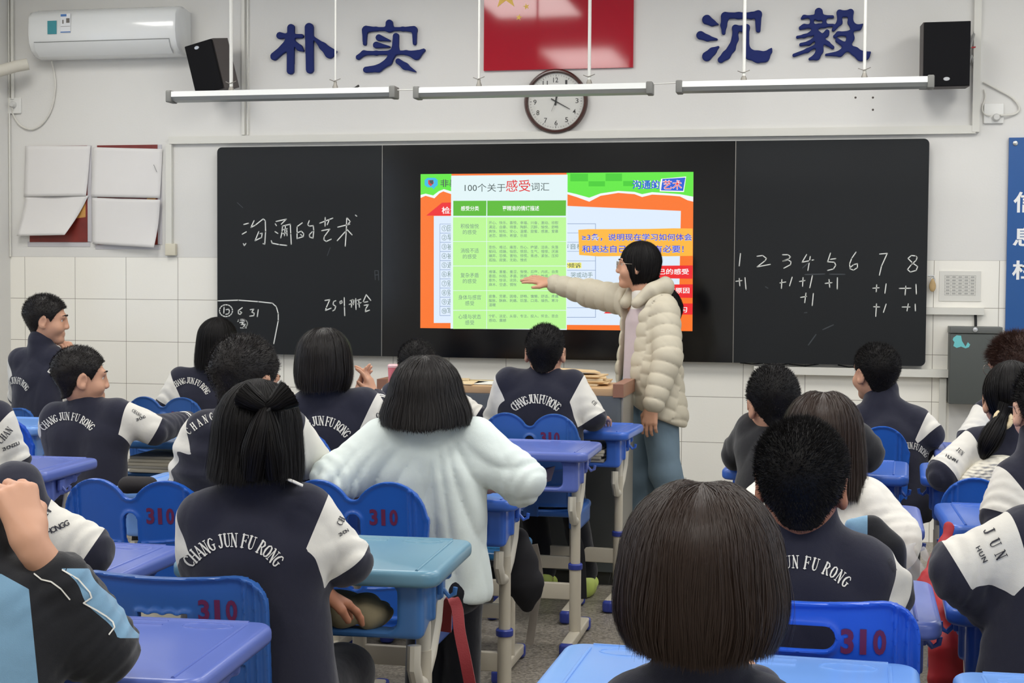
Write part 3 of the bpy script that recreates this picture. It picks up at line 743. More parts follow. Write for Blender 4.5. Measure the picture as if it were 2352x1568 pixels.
# ---- air conditioner (profile along -y / z, lofted along x)
AX0, AX1 = 0.13, 1.075
M_AC = mat('air conditioner white', (228, 230, 229), 0.18, coat=0.3)
ac = thing('air_conditioner', 'white split air conditioner high on the left of the front wall', 'air conditioner', ((AX0 + AX1) / 2, 0, 2.655))
prof = [(0.0, 2.93), (0.10, 2.945), (0.165, 2.925), (0.19, 2.89), (0.195, 2.80), (0.185, 2.745), (0.165, 2.705), (0.12, 2.672), (0.06, 2.66), (0.0, 2.668)]
mb = MB()
mb.loft([[(x, -(y * s), 2.80 + (z - 2.80) * s2) for y, z in prof] for x, s, s2 in ((AX0, 0.86, 0.93), (AX0 + 0.012, 0.97, 0.985), (AX0 + 0.03, 1, 1), (AX1 - 0.03, 1, 1), (AX1 - 0.012, 0.97, 0.985), (AX1, 0.86, 0.93))])
wpart('body', mb, M_AC, ac)
mb = MB()
lou = [(0.1895, 2.744), (0.170, 2.704), (0.132, 2.673), (0.134, 2.669), (0.173, 2.700), (0.1935, 2.742)]
mb.loft([[(x, -y, z) for y, z in lou] for x in (AX0 + 0.05, AX1 - 0.05)])
wpart('louvre', mb, mat('louvre white', (218, 220, 219), 0.3), ac)
wpart('louvre_gap', MB().loft([[(x, -y, z) for y, z in ((0.191, 2.7475), (0.188, 2.7475), (0.188, 2.7445), (0.191, 2.7445))] for x in (AX0 + 0.048, AX1 - 0.048)]), mat('gap grey', (120, 122, 122), 0.6), ac)
def ac_sticker(px0, py0, px1, py1):
    a, b = aty(px0, py0, -0.197), aty(px1, py1, -0.197)
    return a[0], b[0], b[2], a[2]
xa, xb, za, zb = ac_sticker(109, 48, 130, 78)
sk = wpart('energy_sticker', MB().box(((xa + xb) / 2, -0.1975, (za + zb) / 2), (xb - xa, 0.001, zb - za)), mat('teal sticker', (58, 140, 150), 0.4), ac, smooth=False, label='small teal sticker')
xa, xb, za, zb = ac_sticker(139, 32, 162, 75)
sk = wpart('energy_label', MB().box(((xa + xb) / 2, -0.1975, (za + zb) / 2), (xb - xa, 0.001, zb - za)), mat('sticker white', (226, 228, 230), 0.4), ac, smooth=False, label='white efficiency label with blue top')
mb = MB(); w = xb - xa; h = zb - za; M_BLU = mat('sticker blue', (70, 116, 178), 0.4)
mb.box((xa + w * 0.32, -0.1985, zb - h * 0.08), (w * 0.58, 0.001, h * 0.12), m=0).box(((xa + xb) / 2, -0.1985, za + h * 0.04), (w, 0.001, h * 0.05), m=0)
mb.box((xa + w * 0.25, -0.1985, zb - h * 0.42), (w * 0.12, 0.001, h * 0.2), m=1).box((xa + w * 0.75, -0.1985, zb - h * 0.36), (w * 0.34, 0.001, h * 0.24), m=1).box((xa + w * 0.5, -0.1985, zb - h * 0.66), (w * 0.95, 0.001, h * 0.015), m=1)
wpart('label_print', mb, [M_BLU, mat('sticker ink', (110, 106, 100), 0.6)], ac, smooth=False)
# ---- pipe, cord and socket of the air conditioner
tag(obj('drain_pipe', MB().tube([(0.118, -0.15, 2.628), (0.06, -0.18, 2.612), (0.0, -0.21, 2.59), (-0.09, -0.26, 2.555)], 0.034, 14), mat('wrapped pipe', (206, 202, 190), 0.7, bump=0.4, bscale=40)), 'thick wrapped pipe slanting down from the air conditioner to the left wall', 'pipe')
def socket(name, label, cx, cz, w, h, plug):
    s = thing(name, label, 'socket', (cx, 0, cz - h / 2))
    wpart('plate', MB().slab((0, 0, 0), (w, h, 0.016), rc=0.006, re=0.004).xf(np.array([[1, 0, 0], [0, 0, -1], [0, 1, 0]]).T @ np.eye(3) * 1.0).xf(loc=(cx, -0.008, cz)), M_WHITEPL, s)
    wpart('plug', MB().lathe([(0.020, 0.016), (0.020, 0.030), (0.014, 0.042)], (cx + plug[0], 0, cz + plug[1]), 'y', 16), mat('plug white', (208, 208, 204), 0.4), s)
    return s
pL = aty(33, 243, 0); socket('wall_socket', 'white wall socket in the left corner below the conduit', pL[0] + 0.005, pL[2], 0.09, 0.095, (0.0, 0.005))
def cable(name, label, pts, r, m, y=-0.012):
    q = [aty(a, b, y if len(c) == 0 else c[0]) for a, b, *c in pts]
    # Catmull-Rom
    out = []
    Q = [q[0]] + q + [q[-1]]
    for i in range(1, len(Q) - 2):
        for t in np.linspace(0, 1, 8, endpoint=False):
            a, b, c, d = Q[i - 1], Q[i], Q[i + 1], Q[i + 2]
            out.append(0.5 * ((2 * b) + (-a + c) * t + (2 * a - 5 * b + 4 * c - d) * t * t + (-a + 3 * b - 3 * c + d) * t ** 3))
    out.append(q[-1])
    return tag(obj(name, MB().tube(out, r, 8), m), label, 'cable')
M_CORD = mat('white cord', (216, 214, 206), 0.5)
cable('power_cord', 'white cord looping from the air conditioner down to the corner socket', [(118, 140, -0.05), (124, 165), (127, 200), (118, 250), (96, 285), (70, 297), (45, 286), (30, 262), (28, 248, -0.03)], 0.0055, M_CORD)
# ---- loudspeakers
M_SPK = mat('black speaker cloth', (17, 17, 20), 0.85, 0.2, bump=0.3, bscale=900, bdist=0.001)
M_SPKB = mat('speaker cabinet', (84, 78, 76), 0.6)
def rotm(yaw=0, pitch=0, roll=0):
    return np.array(Matrix.Rotation(math.radians(yaw), 3, 'Z') @ Matrix.Rotation(math.radians(pitch), 3, 'X') @ Matrix.Rotation(math.radians(roll), 3, 'Y'))
def speaker(label, c, d, R_, badge):
    """front faces local -y"""
    c = np.array(c)
    s = thing('loudspeaker', label, 'speaker', (c[0], c[1], c[2] - d[2] / 2), group='black loudspeakers on the front wall')
    A = lambda mb: mb.xf(R_, c)
    wpart('cabinet', A(MB().box((0, 0.006, 0), (d[0], d[1] - 0.012, d[2]))), M_SPKB, s, smooth=False)
    wpart('grille', A(MB().slab((0, 0, 0), (d[0] - 0.004, d[2] - 0.004, 0.014), rc=0.006, re=0.004).xf(np.array([[1, 0, 0], [0, 0, 1], [0, 1, 0]]).T @ np.eye(3)).xf(loc=(0, -d[1] / 2, 0))), M_SPK, s)
    wpart('badge', A(MB().lathe([(1, 0), (0.9, 0.12)], (0, 0, 0), 'y', 20).xf(np.diag([0.017, 0.02, 0.010])).xf(loc=(badge[0], -d[1] / 2 - 0.007, badge[1]))), mat('silver badge', (190, 192, 194), 0.3, metal=0.7), s)
    wpart('bracket', MB().tube([c + R_ @ np.array((0, d[1] / 2 - 0.01, 0)), (c[0], -0.01, c[2])], 0.018, 10).box((c[0], -0.008, c[2]), (0.10, 0.016, 0.14)), mat('bracket grey', (150, 148, 144), 0.5), s)
    return s
sl = aty(468, 150, -0.24)
speaker('black loudspeaker tilted downward beside the air conditioner', (sl[0] + 0.02, -0.17, sl[2]), (0.195, 0.15, 0.285), rotm(-14, 9, -10), (-0.012, 0.115))
sr = aty(2173, 122, -0.28)
speaker('black loudspeaker hung upright at the right end of the board lamps', (sr[0], -0.19, sr[2]), (0.232, 0.19, 0.325), rotm(2, 3, -0.5), (0.0, -0.125))
for i, (a, lab) in enumerate((([(2228, 110, -0.08), (2232, 95, -0.05), (2240, 70), (2242, 58)], 'grey wires rising behind the right loudspeaker to the trunking'), ([(2226, 107, -0.06), (2234, 109, -0.05), (2240, 108, -0.04)], 'short red wire behind the right loudspeaker'), ([(2226, 145, -0.06), (2231, 128, -0.04), (2236, 150), (2241, 170)], 'tangle of grey wire below the red one behind the right loudspeaker'))):
    cable('speaker_wire', lab, a, 0.004 if i == 1 else 0.007, mat('red wire', (170, 40, 46), 0.5) if i == 1 else mat('grey wire', (150, 150, 148), 0.5))
sp_ = aty(2282, 261, 0); socket('wall_socket', 'white wall socket with a plug, right of the loudspeaker trunking', sp_[0], sp_[2], 0.10, 0.105, (0.012, -0.022))
cable('power_cord', 'pale cord looping to the right of the right wall socket', [(2258, 188, -0.012), (2290, 205), (2325, 225), (2341, 248), (2330, 262), (2298, 265, -0.03)], 0.005, M_CORD)
cable('power_cord', 'second pale cord curling under the right wall socket', [(2260, 205), (2263, 222), (2256, 248), (2262, 262, -0.02), (2275, 266, -0.03)], 0.0035, M_CORD)
# ---- three board lamps on hanging rods
M_LED = mat('lamp front white', (236, 238, 234), 0.4)
M_LSH = mat('lamp shell grey', (172, 176, 174), 0.42, metal=0.3)
M_CAPL = mat('lamp end cap grey', (118, 118, 114), 0.5)
M_ROD = mat('white rod', (216, 216, 210), 0.4)
LY = -0.78
def board_lamp(label, pxa, pya, pxb, pyb, rods, thick):
    a, b = aty(pxa, pya, LY), aty(pxb, pyb, LY)
    z = (a[2] + b[2]) / 2 + 0.0; c = (a + b) / 2
    L = thing('board_lamp', label, 'lamp', (c[0], LY, z - 0.03), group='hanging lamps over the board')
    sec = [(0.028, 0.022), (-0.02, 0.022), (-0.048, 0.014), (-0.048, -0.006), (-0.03, -0.024), (0.02, -0.03), (0.032, -0.02)]   # (y, z)
    ends = (a[0] + 0.03, b[0] - 0.03)
    wpart('housing', MB().loft([[(x, LY + y, z + h) for y, h in sec] for x in ends]), M_LSH, L)
    wpart('front_strip', MB().loft([[(x, LY + y, z + h) for y, h in ((-0.0485, 0.0215), (-0.0485, -0.006), (-0.046, -0.006), (-0.046, 0.0215))] for x in (ends[0] + 0.002, ends[1] - 0.002)]), M_LED, L)
    for x0_, x1_ in ((a[0], a[0] + 0.032), (b[0] - 0.032, b[0])):
        wpart('end_cap', MB().slab((0, 0, 0), (x1_ - x0_, 0.088, 0.062), rc=0.008, re=0.006).xf(loc=((x0_ + x1_) / 2, LY - 0.008, z - 0.003)), M_CAPL, L)
    for px, t in rods:
        p = aty(px, pya, LY + 0.0)
        wpart('rod', MB().tube([(p[0], LY, ROOM['h'] - 0.002), (p[0], LY, z + 0.045)], t, 10), M_ROD, L)
        cl = wpart('clamp', MB().lathe([(0.013, 0.0), (0.015, 0.012), (0.008, 0.03), (0.008, 0.042)], (p[0], LY, z + 0.02), 'z', 12), mat('clamp grey', (150, 146, 138), 0.45, metal=0.4), L)
        wpart('wire_twist', MB().tube([(p[0] - 0.03, LY, z + 0.072), (p[0] - 0.006, LY - 0.008, z + 0.062), (p[0] + 0.006, LY - 0.012, z + 0.064), (p[0] + 0.028, LY, z + 0.075)], 0.0022, 6), mat('thin wire', (120, 116, 108), 0.5), L)
    return L
l1 = board_lamp('left hanging board lamp, beneath the tilted loudspeaker', 389, 218, 913, 216, [(531, 0.0095), (770, 0.0048)], 0)
l2 = board_lamp('middle hanging board lamp crossing in front of the clock', 954, 213, 1501, 203, [(1100, 0.0065), (1353, 0.0085)], 0)
l3 = board_lamp('right hanging board lamp ending at the upright loudspeaker', 1554, 200, 2145, 188, [(1708, 0.009), (1985, 0.008)], 0)
a, b = aty(905, 205, LY), aty(1560, 192, LY)
tag(obj('lamp_cable', MB().tube([aty(840, 205, LY), aty(905, 207, LY), aty(960, 206, LY)], 0.003, 8), M_ROD), 'thin white cable bridging the left and middle board lamps', 'cable')
tag(obj('lamp_cable', MB().tube([aty(1470, 196, LY), aty(1500, 193, LY), aty(1560, 190, LY)], 0.003, 8), M_ROD), 'thin white cable bridging the middle and right board lamps', 'cable')
p = aty(815, 200, LY); tag(obj('cable_connector', MB().tube([p + np.array((-0.03, 0, -0.014)), p + np.array((0.0, 0, -0.006)), p + np.array((0.022, 0, 0.008))], [0.009, 0.006, 0.006], 8), mat('black connector', (42, 40, 40), 0.5)), 'small black cable connector lying on the left board lamp', 'connector')
# ---- covered posters at the left
M_PAPER = mat('white paper', (226, 224, 222), 0.8, 0.2, vary=0.02, vscale=9)
def poster(label, px0, py0, px1, py1):
    a, b = aty(px0, py0, 0), aty(px1, py1, 0)
    o = thing('poster', label, 'poster', ((a[0] + b[0]) / 2, 0, b[2]), group='brown posters behind white paper')
    xa, xb, za, zb = a[0], b[0], b[2], a[2]
    wpart('print', MB().box(((xa + xb) / 2, -0.003, (za + zb) / 2), (xb - xa, 0.006, zb - za)), mat('poster red brown', (118, 34, 24), 0.35, vary=0.35, vscale=14), o, smooth=False)
    wpart('picture', MB().prism([(xa + (xb - xa) * u, za + (zb - za) * v) for u, v in ((0.72, 0.24), (0.97, 0.26), (0.97, 0.52), (0.86, 0.5), (0.74, 0.36))], 0.006, 0.0068, FR_WALL), mat('poster ochre', (196, 144, 74), 0.4, vary=0.5, vscale=30), o, smooth=False)
    wpart('sleeve', MB().box(((xa + xb) / 2, -0.0015, za - 0.012), (xb - xa + 0.03, 0.003, 0.03)).box((xb + 0.012, -0.0015, (za + zb) / 2), (0.03, 0.003, zb - za)), mat('clear sleeve edge', (196, 194, 198), 0.15), o, smooth=False)
    return o
poster('red brown poster showing below a curling white sheet, nearest the left corner', 68, 336, 202, 556)
poster('poster almost wholly hidden by white sheets, second from the left corner', 224, 334, 363, 562)
def sheet(label, q, bulge=0.02, y=-0.012, curl=(0, 0, 0, 0)):
    """paper sheet: q = four px corners TL,TR,BR,BL; curl lifts each corner off the wall"""
    n = 14; V = []; 
    C4 = [aty(px, py, y) for px, py in q]
    def ptt(u, v):
        p = (C4[0] * (1 - u) + C4[1] * u) * (1 - v) + (C4[3] * (1 - u) + C4[2] * u) * v
        c = curl[0] * (1 - u) ** 2 * (1 - v) ** 2 + curl[1] * u ** 3 * (1 - v) ** 2 + curl[2] * u ** 3 * v ** 2 + curl[3] * (1 - u) ** 2 * v ** 2
        p = p + np.array((0, -c - bulge * math.sin(math.pi * u) * v * 0.6 - bulge * 0.5 * v * v - 0.0015 * math.sin(9 * u + 4 * v), 0))
        return p
    for k in (0, 1):
        for i in range(n + 1):
            for j in range(n + 1):
                V.append(ptt(j / n, i / n) + np.array((0, 0.0006 * k, 0)))
    F = []; m = (n + 1) ** 2
    for i in range(n):
        for j in range(n):
            a = i * (n + 1) + j
            F.append((a, a + n + 1, a + n + 2, a + 1)); F.append((a + m, a + 1 + m, a + n + 2 + m, a + n + 1 + m))
    for j in range(n):
        for a, b in ((j, j + 1), (n * (n + 1) + j + 1, n * (n + 1) + j), ((j + 1) * (n + 1), j * (n + 1)), (j * (n + 1) + n, (j + 1) * (n + 1) + n)):
            F.append((a, b, b + m, a + m))
    return tag(obj('paper_sheet', (np.array(V), F), M_PAPER, smooth=True), label, 'paper', 'white sheets taped over posters')
sheet('upper white sheet over the poster nearest the left corner', [(58, 335), (208, 335), (199, 450), (56, 452)], 0.014, -0.010)
sheet('lower white sheet of the corner poster, cut slanting at its right', [(58, 452), (203, 449), (160, 540), (46, 542)], 0.02, -0.013, (0, 0, 0.05, 0.03))
sheet('upper white sheet over the second poster from the corner, with a pen mark', [(214, 338), (373, 342), (368, 455), (210, 452)], 0.012, -0.010)
sheet('lower white sheet over the second poster, its corner curling up', [(212, 454), (371, 459), (361, 569), (214, 560)], 0.02, -0.013, (0, 0.02, 0.035, 0))
tag(obj('pen_mark', MB().tube([aty(353, 378, -0.021), aty(360, 395, -0.021)], 0.0018, 6), mat('grey ink', (150, 150, 150), 0.7)), 'short grey pen stroke on the upper sheet of the second poster', 'mark')
# ---- information sign at the right edge
a, b = aty(2317, 317, 0), aty(2352, 765, 0)
SX0, SX1 = a[0], a[0] + 0.62; SZ1, SZ0 = a[2], aty(2312, 800, 0)[2] - 0.12
sg = thing('information_sign', 'tall blue sign with white characters at the right edge', 'sign', (SX0 + 0.31, 0, SZ0))
wpart('panel', MB().box(((SX0 + SX1) / 2, -0.012, (SZ0 + SZ1) / 2), (SX1 - SX0, 0.024, SZ1 - SZ0)), mat('sign blue', (32, 86, 152), 0.3), sg, smooth=False)
for ch, py0, py1 in (('信', 440, 488), ('息', 520, 565), ('栏', 598, 642)):
    z1, z0 = aty(2330, py0, -0.024)[2], aty(2330, py1, -0.024)[2]; x = aty(2327, 500, -0.024)[0]
    v, f = fit2d(ch, x, x + 0.125, z0, z1, 0.022)
    wpart('lettering', (np.stack([v[:, 0], np.full(len(v), -0.0248), v[:, 1]], 1), f), mat('sign white', (236, 238, 238), 0.4), sg, smooth=False)
p = aty(2332, 329, -0.024); wpart('bolt', MB().lathe([(0.013, 0.0), (0.012, 0.006), (0.005, 0.009)], (p[0], -0.024, p[2]), 'y', 16), mat('bolt steel', (196, 196, 190), 0.3, metal=0.8), sg)
# ---- timetable in its sleeve
a, b = aty(2158, 622, 0), aty(2252, 692, 0)
tt = thing('timetable_sheet', 'small printed timetable in a clear sleeve right of the board', 'notice', ((a[0] + b[0]) / 2, 0, b[2]))
wpart('paper', MB().box(((a[0] + b[0]) / 2, -0.002, (a[2] + b[2]) / 2), (b[0] - a[0], 0.004, a[2] - b[2])), mat('timetable paper', (220, 219, 212), 0.35), tt, smooth=False)
mb = MB(); x0_, z1_ = aty(2170, 632, 0)[0], aty(2170, 632, 0)[2]; x1_, z0_ = aty(2240, 678, 0)[0], aty(2240, 678, 0)[2]
for i in range(7): mb.box(((x0_ + x1_) / 2, -0.0045, z0_ + (z1_ - z0_) * i / 6), (x1_ - x0_, 0.001, 0.0012))
for i in range(6): mb.box((x0_ + (x1_ - x0_) * i / 5, -0.0045, (z0_ + z1_) / 2), (0.0012, 0.001, z1_ - z0_))
for i in range(6):
    for j in range(5): mb.box((x0_ + (x1_ - x0_) * (j + 0.5) / 5, -0.0045, z0_ + (z1_ - z0_) * (i + 0.5) / 6), (0.018, 0.001, 0.008))
wpart('printed_table', mb, mat('pale print', (168, 168, 164), 0.6), tt, smooth=False)
# ---- keys hung at the board's edge
kp = aty(2142, 652, -0.03)
ky = thing('hanging_pouch', 'small tan pouch hung on a hook at the right edge of the board', 'pouch', (kp[0], kp[1], kp[2] - 0.045))
wpart('hook', MB().tube([aty(2131, 633, -0.03), aty(2145, 633, -0.03), aty(2144, 640, -0.03)], 0.004, 8), M_ALU, ky)
wpart('ring', MB().tube([kp + np.array((0.012 * math.cos(t), 0, 0.022 + 0.016 * math.sin(t))) for t in np.linspace(0, 6.28, 14)], 0.002, 6), M_ALU, ky)
v, f = Solid().ell(kp + np.array((0, 0, -0.012)), (0.018, 0.007, 0.03), k=0).ell(kp + np.array((0, 0, 0.016)), (0.008, 0.005, 0.014), k=0.01).mesh(0.003)
wpart('pouch', (v, f), mat('tan leather', (186, 158, 112), 0.6), ky)
# ---- grey wall cabinet
a, b = aty(2183, 750, -0.14), aty(2298, 930, -0.14)
gx0, gx1, gz0, gz1 = a[0], b[0], b[2], a[2]
gc = thing('wall_cabinet', 'dark grey metal box with a lid and lock on the wall', 'cabinet', ((gx0 + gx1) / 2, 0, gz0))
M_GREYB = mat('grey powder coat', (82, 86, 84), 0.5, 0.3)
wpart('body', MB().slab((0, 0, 0), (gx1 - gx0, 0.14, gz1 - gz0 - 0.036), rc=0.004, re=0.002).xf(loc=((gx0 + gx1) / 2, -0.07, (gz0 + gz1 - 0.036) / 2)), M_GREYB, gc)
wpart('lid', MB().slab((0, 0, 0), (gx1 - gx0 + 0.006, 0.146, 0.034), rc=0.005, re=0.003).xf(loc=((gx0 + gx1) / 2, -0.072, gz1 - 0.0165)), mat('grey lid', (96, 99, 97), 0.45), gc)
p = aty(2240, 757, -0.146); wpart('lock', MB().lathe([(0.012, 0.145), (0.012, 0.149), (0.006, 0.151)], (p[0], 0, p[2]), 'y', 16), M_ALU, gc)
def blob(pts, ox, oy, sc, y):
    q = [aty(ox + u / sc, oy + w_ / sc, y) for u, w_ in pts]
    return np.array(q), [list(range(len(q)))[::-1]]
v, f = blob([(430, 60), (460, 38), (500, 42), (508, 90), (540, 140), (560, 100), (582, 122), (570, 145), (540, 156), (500, 140), (460, 152), (430, 135), (440, 100), (424, 80)], 2080, 760, 3.92, -0.1411)
st_ = wpart('torn_sticker', (v, f), mat('torn teal sticker', (110, 196, 200), 0.5), gc, smooth=False, label='torn teal sticker')
cable('cabinet_cable', 'thick black cable running up from the grey wall cabinet', [(2241, 752, -0.03), (2241, 735), (2240, 716)], 0.007, mat('black cable', (15, 15, 16), 0.6))
# ---- teacher's podium
M_POD = mat('podium grey steel', (84, 89, 93), 0.45, 0.4)
M_POD_LIT = mat('podium lit side steel', (150, 146, 136), 0.4)  # paler than the cabinet: light on that side put into the colour
M_WOODR = mat('podium wood rim', (150, 106, 84), 0.4, vary=0.2, vscale=12)
M_WOODT = mat('podium wood top', (196, 160, 116), 0.45, vary=0.15, vscale=8)
PX0, PX1, PY0, PY1, PZ = 2.69, 3.83, -1.52, -1.12, 0.905
pod = thing('podium', 'grey steel podium with a wood rimmed top in front of the board', 'podium', ((PX0 + PX1) / 2, (PY0 + PY1) / 2, 0))
mb = MB().slab(((PX0 + PX1) / 2, (PY0 + PY1) / 2, 0.46), (PX1 - PX0, PY1 - PY0, 0.80), rc=0.02, re=0.004)
wpart('cabinet', mb, M_POD, pod)
wpart('plinth', MB().box(((PX0 + PX1) / 2, (PY0 + PY1) / 2, 0.03), (PX1 - PX0 - 0.04, PY1 - PY0 - 0.04, 0.06)), mat('dark plinth', (50, 50, 48), 0.6), pod)
wpart('door_panel', MB().box((3.05, PY0 - 0.004, 0.40), (0.5, 0.008, 0.58)), mat('podium door', (70, 72, 72), 0.5), pod); wpart('door_panel', MB().box((3.56, PY0 - 0.004, 0.40), (0.5, 0.008, 0.58)), mat('podium door', (70, 72, 72), 0.5), pod)
wpart('side_panel', MB().box((PX1 + 0.004, (PY0 + PY1) / 2, 0.46), (0.008, PY1 - PY0 - 0.03, 0.79)), M_POD_LIT, pod)
wpart('top', MB().slab(((PX0 + PX1) / 2, (PY0 + PY1) / 2, PZ - 0.028), (PX1 - PX0 - 0.02, PY1 - PY0, 0.036), rc=0.02, re=0.004), M_WOODT, pod)
for rx in (PX0 + 0.02, PX1 - 0.012): wpart('wood_rim', MB().box((rx, (PY0 + PY1) / 2, PZ - 0.02), (0.048, PY1 - PY0 + 0.01, 0.06)), M_WOODR, pod, smooth=False)
wpart('gooseneck', MB().tube([aty(1075, 889, -1.3), aty(1055, 872, -1.28), aty(1038, 852, -1.26)], 0.005, 8), mat('dark gooseneck', (52, 50, 48), 0.4), pod)
# papers and booklets on the podium
M_KRAFT = mat('kraft paper', (214, 186, 142), 0.7, vary=0.1)
rng = np.random.RandomState(5)
for i in range(6):
    x = 3.60 + rng.uniform(-0.02, 0.02); z = PZ - 0.0085 + i * 0.0078
    o = obj('exercise_book', MB().slab((0, 0, 0.0035), (0.26, 0.19, 0.007), rc=0.004, re=0.001), M_KRAFT if i % 3 else mat('cream cover', (226, 210, 178), 0.6), local=True, loc=(x, -1.30 + rng.uniform(-0.01, 0.01), z))
    o.rotation_euler = (0, 0, rng.uniform(-0.25, 0.25))
    tag(o, '%s of the six kraft covered exercise books stacked on the podium' % ['lowest', 'second from below', 'third from below', 'fourth from below', 'fifth from below', 'topmost'][i], 'book', 'exercise books stacked on the podium')
o = obj('loose_booklet', MB().slab((0, 0, 0.004), (0.24, 0.17, 0.006), rc=0.004, re=0.001), M_KRAFT, local=True, loc=(3.57, -1.30, PZ + 0.052)); o.rotation_euler = (0, 0.06, 0.3)
tag(o, 'thin booklet tilted on top of the exercise books on the podium', 'book')
for i, (x, y, r, c, lab) in enumerate(((3.27, -1.38, 0.1, (222, 222, 214), 'white paper lying on the podium left of the boy before it'), (3.02, -1.40, -0.2, (220, 196, 156), 'beige sheet at the left of the podium top'), (2.92, -1.26, 0.2, (206, 180, 140), 'brown folder lying at the left of the podium top'))):
    o = obj('loose_sheet', MB().slab((0, 0, 0.003), (0.28, 0.2, 0.005), rc=0.003, re=0.001), mat('sheet %d' % i, c, 0.7), local=True, loc=(x, y, PZ - 0.0085)); o.rotation_euler = (0, 0, r)
    tag(o, lab, 'paper')
# ================================================================== classroom furniture (moulded plastic on cream steel)
BLUES = {'lavender': (98, 116, 190), 'blue': (62, 106, 198), 'light': (112, 158, 226), 'teal': (104, 148, 170), 'steel': (70, 118, 176)}
def plastic(n): return mat('%s desk plastic' % n, BLUES[n], 0.28, 0.5, vary=0.07, vscale=5, bump=0.03, bscale=700, bdist=0.001)
CBLUES = {'royal': (44, 86, 196), 'mid': (36, 94, 190), 'deep': (34, 88, 206), 'teal': (46, 110, 158), 'dull': (52, 98, 170)}
def cplastic(n): return mat('%s chair plastic' % n, CBLUES[n], 0.3, 0.5, vary=0.10, vscale=6, bump=0.03, bscale=600, bdist=0.001)
M_CREAM = mat('cream painted steel', (198, 190, 172), 0.35, 0.5, vary=0.06, vscale=7)
M_CREAMP = mat('cream plastic bracket', (206, 200, 184), 0.4)
M_CAP = mat('blue foot cap', (50, 66, 152), 0.4)
M_RED310 = mat('faded red stencil', (104, 30, 78), 0.6)
PARTM = {}
def proto_desk():
    """student side faces -y; local origin on the floor under the middle; top at 0.74"""
    Z = 0.74
    r = {}
    mb = MB().slab((0, 0, Z - 0.018), (0.60, 0.42, 0.036), rc=0.04, re=0.013, seg=6, eseg=4)
    for sx in (-1, 1):
        mb.tube([(sx * 0.252, -0.195, Z - 0.0012), (sx * 0.252, 0.17, Z - 0.0012)], 0.0042, 8)
        ring = [(sx * 0.185 + 0.047 * math.cos(a), 0.155 + 0.022 * math.sin(a), Z - 0.0008) for a in np.linspace(0, 2 * math.pi, 25)]
        mb.tube(ring, 0.0022, 6)
    mb.tube([(-0.10, 0.15, Z - 0.001), (0.10, 0.15, Z - 0.001)], 0.003, 6); mb.tube([(-0.10, 0.18, Z - 0.001), (0.10, 0.18, Z - 0.001)], 0.003, 6)
    mb.tube([(-0.25, 0.196, Z - 0.001), (0.25, 0.196, Z - 0.001)], 0.0035, 6)
    r['tabletop'] = mb
    s = Solid().box((0, 0.01, Z - 0.090), (0.52, 0.36, 0.138), r=0.018)
    for sx in (-1, 1):
        for yy in (-0.085, 0.0, 0.085): s.cone((sx * 0.262, yy, Z - 0.05), (sx * 0.262, yy, Z - 0.17), 0.009, k=0.008)
    s.half((0, -0.17, Z - 0.157), (0, 0.34, -1), k=0.01)
    s.box((0, -0.03, Z - 0.086), (0.405, 0.36, 0.098), r=0.022, op='-', k=0.006)
    s.half((0, 0, Z - 0.034), (0, 0, 1))
    r['drawer_box'] = s.mesh(0.005)
    brackets = []; posts = []; collars = []; feet = []; caps = []; hooks = []
    for sx in (-1, 1):
        x = sx * 0.235
        loop = [(x, -0.14, Z - 0.17), (x, -0.145, Z - 0.215), (x, -0.11, Z - 0.262), (x, -0.06, Z - 0.272), (x, 0.02, Z - 0.225), (x, 0.075, Z - 0.165), (x, 0.10, Z - 0.10)]
        brackets.append(MB().tube(loop, 0.0155, 10, flat=1.25).tube([(x, -0.05, Z - 0.272), (x, -0.05, Z - 0.07)], 0.017, 10))
        posts.append(MB().tube([(x, -0.05, Z - 0.20), (x, -0.05, 0.29)], 0.0185, 14).tube([(x, -0.05, 0.30), (x, -0.05, 0.035)], 0.0225, 14))
        collars.append(MB().lathe([(0.026, 0.0), (0.0275, 0.004), (0.0275, 0.018), (0.024, 0.022)], (x, -0.05, 0.285), 'z', 18))
        feet.append(MB().slab((0, 0, 0), (0.042, 0.43, 0.036), rc=0.012, re=0.006).xf(loc=(x, -0.03, 0.034)))
        for sy in (-1, 1): caps.append(MB().slab((0, 0, 0), (0.05, 0.052, 0.046), rc=0.016, re=0.01).xf(loc=(x, -0.03 + sy * 0.215, 0.026)))
        hooks.append(MB().slab((sx * 0.272, -0.035, Z - 0.062), (0.012, 0.034, 0.036), rc=0.004, re=0.003).tube([(sx * 0.274, -0.035, Z - 0.068), (sx * 0.290, -0.035, Z - 0.085), (sx * 0.302, -0.035, Z - 0.078), (sx * 0.304, -0.035, Z - 0.064)], 0.0055, 8))
    r['bracket'] = brackets; r['post'] = posts; r['collar'] = collars; r['foot'] = feet; r['foot_cap'] = caps; r['hook'] = hooks
    r['crossbar'] = MB().slab((0, 0, 0), (0.44, 0.022, 0.062), rc=0.008, re=0.004).xf(loc=(0, -0.05, 0.20))
    return r
DESKP = proto_desk()
DESKM = {}
DESKS = []
